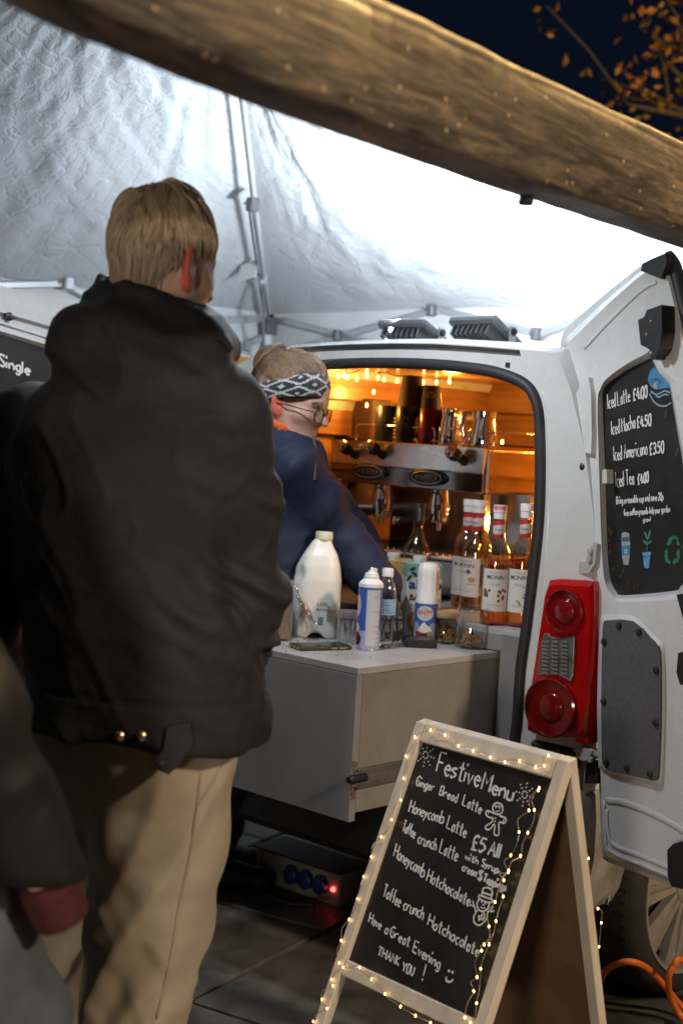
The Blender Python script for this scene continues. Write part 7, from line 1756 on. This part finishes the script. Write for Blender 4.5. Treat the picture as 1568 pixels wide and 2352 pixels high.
def path_w(roots, n):
    k = len(roots); out = np.empty((k, n, 3)); C0 = np.array([0, -.008, .013]); RD = np.array([.080, .097, .102]); cl = vnoise(roots * 45)
    tgt = BUN + rng.normal(scale=.016, size=(k, 3)); dist = np.linalg.norm(tgt - roots, axis=1); ln = np.minimum(dist, .12) * (.75 + .3 * rng.random(k)); p = roots.copy()
    for j in range(n):
        out[:, j] = p; dv = tgt - p; dv /= np.linalg.norm(dv, axis=1)[:, None] + 1e-9; p = p + dv * (ln / (n - 1))[:, None]
        q_ = (p - C0) / RD; kk = np.linalg.norm(q_, axis=1); t_ = 1.06 + .05 * cl + .02 * rng.random(k) + .05 * math.sin(math.pi * j / n); s_ = np.maximum(kk, t_) / kk; p = C0 + (p - C0) * s_[:, None]
    return (WH + out.reshape(-1, 3) @ HB_).reshape(k, n, 3)
WHM = hairmat('brown_hair', (.26, .165, .098), .38); strands('hair', rw, path_w, WHM, barista, 8, .0006)
nb_ = 2600; rb = np.tile(BUN, (nb_, 1)) + rng.normal(size=(nb_, 3)) * (.03, .026, .03)
def path_bun(roots, n):
    k = len(roots); out = np.empty((k, n, 3)); th = rng.random(k) * 6.28; r0 = np.abs(rng.normal(.046, .006, k)); tl2 = rng.normal(scale=.5, size=(k, 2))
    for j in range(n):
        a = th + j * .42; out[:, j] = BUN + np.stack([np.cos(a) * r0, np.sin(a) * r0 * .55 * np.cos(tl2[:, 0]) - .006, np.sin(a) * r0 * np.cos(tl2[:, 1])], 1) + rng.normal(scale=.0012, size=(k, 3))
    return (WH + out.reshape(-1, 3) @ HB_).reshape(k, n, 3)
strands('hair', rb, path_bun, WHM, barista, 8, .0006)
fr_ = scalp(140, WH, None, lambda p: p[2] > .03, rad=(.086, .102, .108), cen=(0, -.01, .013))
def path_fr(roots, n):
    d_ = nrm_rows(roots + rng.normal(scale=.05, size=roots.shape)); s_ = rng.normal(scale=.02, size=roots.shape); t = np.linspace(0, 1, n)
    out = roots[:, None, :] + d_[:, None, :] * (t * .028)[None, :, None] + s_[:, None, :] * (t ** 2)[None, :, None]; return (WH + out.reshape(-1, 3) @ HB_).reshape(len(roots), n, 3)
def nrm_rows(A): return A / np.linalg.norm(A, axis=1)[:, None]
strands('hair', fr_, path_fr, WHM, barista, 6, .0004)
# knitted headband with a nordic pattern
KNIT = bpy.data.materials.new('nordic_knit'); KNIT.use_nodes = True; nt = KNIT.node_tree; N = nt.nodes; L = nt.links; b_ = N['Principled BSDF']; b_.inputs['Roughness'].default_value = .95; b_.inputs['Sheen Weight'].default_value = .3
uvn = N.new('ShaderNodeUVMap'); sx = N.new('ShaderNodeSeparateXYZ'); L.new(uvn.outputs['UV'], sx.inputs['Vector'])
def mth(op, a, b=None, c=None):
    m = N.new('ShaderNodeMath'); m.operation = op
    for i, x in enumerate((a, b, c)):
        if x is None: continue
        if isinstance(x, (int, float)): m.inputs[i].default_value = x
        else: L.new(x, m.inputs[i])
    return m.outputs[0]
qU = mth('DIVIDE', mth('FLOOR', mth('MULTIPLY', sx.outputs['X'], 150)), 150); qV = mth('DIVIDE', mth('FLOOR', mth('MULTIPLY', sx.outputs['Y'], 24)), 24)
tri = mth('ABSOLUTE', mth('SUBTRACT', mth('MULTIPLY', mth('FRACT', mth('MULTIPLY', qU, 7.0)), 2), 1))
vv = mth('ABSOLUTE', mth('SUBTRACT', qV, .5))
l1 = mth('LESS_THAN', mth('ABSOLUTE', mth('SUBTRACT', vv, mth('MULTIPLY_ADD', tri, .26, .04))), .045)
l2 = mth('LESS_THAN', mth('ABSOLUTE', mth('SUBTRACT', vv, mth('MULTIPLY_ADD', tri, -.26, .50))), .045)
l3 = mth('LESS_THAN', mth('ADD', mth('MULTIPLY', mth('SUBTRACT', 1.0, tri), .45), mth('MULTIPLY', vv, 1.0)), .085)
l4 = mth('LESS_THAN', mth('ADD', mth('MULTIPLY', tri, .45), mth('ABSOLUTE', mth('SUBTRACT', vv, .33))), .07)
pat = mth('MAXIMUM', mth('MAXIMUM', l1, l2), mth('MAXIMUM', l3, l4)); pat = mth('MULTIPLY', pat, mth('LESS_THAN', vv, .43))
nz = N.new('ShaderNodeTexNoise'); nz.inputs['Scale'].default_value = 180
mx = N.new('ShaderNodeMixRGB'); L.new(pat, mx.inputs['Fac']); mx.inputs['Color1'].default_value = (.022, .024, .028, 1); mx.inputs['Color2'].default_value = (.60, .59, .57, 1); L.new(mx.outputs['Color'], b_.inputs['Base Color'])
bp = N.new('ShaderNodeBump'); bp.inputs['Strength'].default_value = .8; bp.inputs['Distance'].default_value = .003; L.new(nz.outputs['Fac'], bp.inputs['Height']); L.new(bp.outputs['Normal'], b_.inputs['Normal'])
nU, nV = 96, 10; G = []
for j in range(nV + 1):
    t = j / nV; row = []
    for i in range(nU + 1):
        a = 2 * math.pi * i / nU; y_ = math.sin(a); x_ = math.cos(a)
        zc_ = .018 + .034 * y_; z_ = zc_ + (t - .5) * .066 * (1 + .12 * y_)
        bul = .006 * math.sin(math.pi * t) + .0055 + .0008 * mnoise.noise(Vector((i * .4, j * .6, 0)))
        kz = math.sqrt(max(.05, 1 - ((z_ - .012) / .112) ** 2))
        row.append(WH + np.array([x_ * (.080 * kz + bul), -.010 + y_ * (.098 * kz + bul), z_]) @ HB_)
    G.append(row)
q = MB(); q.grid(G); hbn = q.build('headband', KNIT, barista, smooth=True)
uvl = hbn.data.uv_layers.new(name='UVMap'); ii = 0
for p in hbn.data.polygons:
    for li in p.loop_indices:
        vi = hbn.data.loops[li].vertex_index; uvl.data[li].uv = ((vi % (nU + 1)) / nU, (vi // (nU + 1)) / nV)
sm_ = hbn.modifiers.new('thick', 'SOLIDIFY'); sm_.thickness = .004; sm_.offset = -1
# glasses
GF = M('tortoise_frame', (.035, .022, .015), .2, coat=.4, var=.4, vs=60); gl_ = None
def gpt(x, y, z): return WH + np.array([x, y, z]) @ HB_
for s_ in (-1, 1):
    prof = [(s_ * (.034 + px_), .1015 - .10 * abs(px_ + .034 - .01) ** 1.3 * 2.2, -.036 + pz) for px_, pz in rrect(0, 0, .050, .040, .016, 5)]
    L3 = [gpt(*p) for p in prof]; q = MB(); q.tube(L3, .0022, 6, closed=True)
    q.tube(crom([gpt(s_ * .059, .090, -.027), gpt(s_ * .077, .07, -.026), gpt(s_ * .081, .0, -.026), gpt(s_ * .078, -.02, -.034)], 5), .0017, 6)
    if s_ == 1: q.tube(crom([gpt(-.010, .103, -.032), gpt(0, .106, -.028), gpt(.010, .103, -.032)], 4), .002, 6)
    q.build('glasses_frame', GF, barista, smooth=True)
    q = MB(); q.fan(L3, -wr_ if s_ > 0 else wr_); q.build('lens', thin_glass('spectacle_glass', (.93, .94, .95), base=.04), barista)
BROW = hairmat('brow_hair', (.06, .035, .02))
rbw = np.array([[s_ * rng.uniform(.016, .052), .0, rng.uniform(-.004, .004)] for s_ in (-1, 1) for _ in range(70)]); rbw[:, 1] = .100 - 8 * np.abs(rbw[:, 0]) ** 2; rbw[:, 2] += -.006 + .004 * np.sin(np.abs(rbw[:, 0]) * 60)
strands('eyebrows', rbw, lambda r_, n: (WH + (r_[:, None, :] + np.stack([np.sign(r_[:, 0]) * .007, -.002 * np.ones(len(r_)), .001 * np.ones(len(r_))], 1)[:, None, :] * np.linspace(0, 1, n)[None, :, None]).reshape(-1, 3) @ HB_).reshape(len(r_), n, 3), BROW, barista, 3, .0005)
for s_ in (-1, 1):
    q = MB(); q.tube(crom([gpt(s_ * .020, .0935, -.033), gpt(s_ * .031, .0945, -.0355), gpt(s_ * .043, .0885, -.033)], 4), .0012, 5); q.build('eyelashes', M('lash', (.01, .008, .006), .6), barista)

# ------------------------------------------------------------------ passer-by at the left edge: dark padded sleeve with a red cuff, pale jeans
YL = 1.9
def L_(x, y, dY=0.): return atY(x, y, YL + dY)
lr_, lf_, _ = frame(60)
LH = L_(-560, 780, .0)
Jl = dict(head=LH, hb=frame(60, 5), neck=L_(-540, 1010), sh=(L_(-330, 1150, -.04), L_(-700, 1160, .20)), el=(L_(-85, 1620, -.02), L_(-760, 1600, .25)), wr=(L_(118, 2050, .05), L_(-640, 1960, .36)), pelvis=L_(-330, 1900, .06), hip=(L_(-190, 1980, .06), L_(-400, 1985, .22)), kn=(L_(28, 2330, .14), L_(-420, 2500, .34)),
          an=(L_(-30, 2900, .10) * (1, 1, 0) + np.array([0, 0, .09]), L_(-420, 2900, .20) * (1, 1, 0) + np.array([0, 0, .09])), fw=lf_, hands=[])
Jl['hands'] = [hand_parts(Jl['wr'][0], nrm(np.array([-.15, .9, -.45])), nrm(np.array([-.6, -.1, 0])), .5, thumb_side=1), hand_parts(Jl['wr'][1], np.array([0, .2, -1.]), lr_, .4, thumb_side=-1)]
passer, lbody = person('person at the left edge in a padded jacket with a red cuff and pale jeans', Jl, None, None, None, None, None, None, h_body=.008)
secs_l = []
for (y, xc, hw_, hd) in ((1990, -330, .185, .15), (1850, -340, .185, .15), (1650, -400, .18, .145), (1450, -450, .185, .14), (1280, -490, .19, .135), (1150, -515, .17, .12), (1060, -530, .12, .10)):
    p = L_(xc, y, .04); secs_l.append((p[2], p[0], p[1], hw_, hd))
secs_l.sort()
wl0 = Jl['wr'][0]; fl0 = nrm(Jl['wr'][0] - Jl['el'][0])
def jl_fn(P):
    d = torso(P, secs_l, lr_, lf_)
    for i in (0, 1): d = sm(d, limb(P, [Jl['sh'][i], Jl['el'][i], Jl['wr'][i] - nrm(Jl['wr'][i] - Jl['el'][i]) * .02], [.080, .072, .056], .03), .04)
    d = sm(d, rc(P, L_(-540, 1040), L_(-545, 960), .10, .085), .03); d = smax(d, -rc(P, L_(-545, 1000), L_(-555, 900), .07, .09), .01)
    d = smax(d, (P - (wl0 + fl0 * .016)) @ fl0 - .0 - 1e3 * (np.linalg.norm(P - wl0, axis=1) > .25), .008)
    return smax(d, -(P[:, 2] - secs_l[0][0]), .01)
def jl_disp(P, N_):
    s_ = P @ fl0; f3 = np.stack([s_ * 13 + vnoise(P * 6) * .5, P[:, 1] * 5, P[:, 0] * 3], 1); return .009 * ridge(f3) + .004 * vnoise(P * 10)
lo, hi = bounds([L_(-860, 930, -.2), L_(260, 2100, .5)] + [np.array(p) for p in Jl['wr'] + Jl['el'] + Jl['sh']], .12); sculpt('jacket', jl_fn, lo, hi, .009, M('black_padded_nylon', (.0042, .0045, .0050), .6, var=.3, vs=9, bump=.25, bs=60, bdist=.004, rvar=.1), passer, disp=jl_disp, it=2)
q = MB(); ca_, cb_ = wl0 - fl0 * .012, wl0 + fl0 * .040; q.tube(crom([ca_ - fl0 * .01, ca_, (ca_ + cb_) / 2, cb_, cb_ + fl0 * .004], 3), [.036] * 3 + [.041] * 4 + [.040] * 3 + [.038] * 2 + [.026], 20); q.build('red_cuff', M('red_rib_knit', (.055, .008, .008), .9, var=.3, vs=60, bump=.6, bs=200), passer, smooth=True)
lo, hi = bounds(list(Jl['hip']) + list(Jl['kn']) + list(Jl['an']) + [Jl['pelvis']], .18); lo[2] = .03; hi[2] = 1.12
sculpt('jeans', trousers(Jl, [.10, .092, .074, .066, .062]), lo, hi, .009, M('pale_denim', (.10, .115, .14), .85, c2=(.05, .055, .06), vs=7, bump=.3, bs=400), passer, disp=tr_disp(5.), it=2); shoes(Jl, SHOE, passer)
def cap_l(P):
    q_ = (P - LH) @ np.stack(Jl['hb']).T; d = ell(q_, (0, -.01, .016), (.084, .102, .106)); return smax(d, -(q_[:, 2] - np.interp(q_[:, 1], [-.1, -.04, .05, .1], [-.08, -.04, .03, .07])), .012)
lo, hi = bounds([LH], .15); sculpt('hair', cap_l, lo, hi, .006, M('dark_hair', (.03, .02, .014), .6, var=.4, vs=60, bump=.5, bs=120), passer)
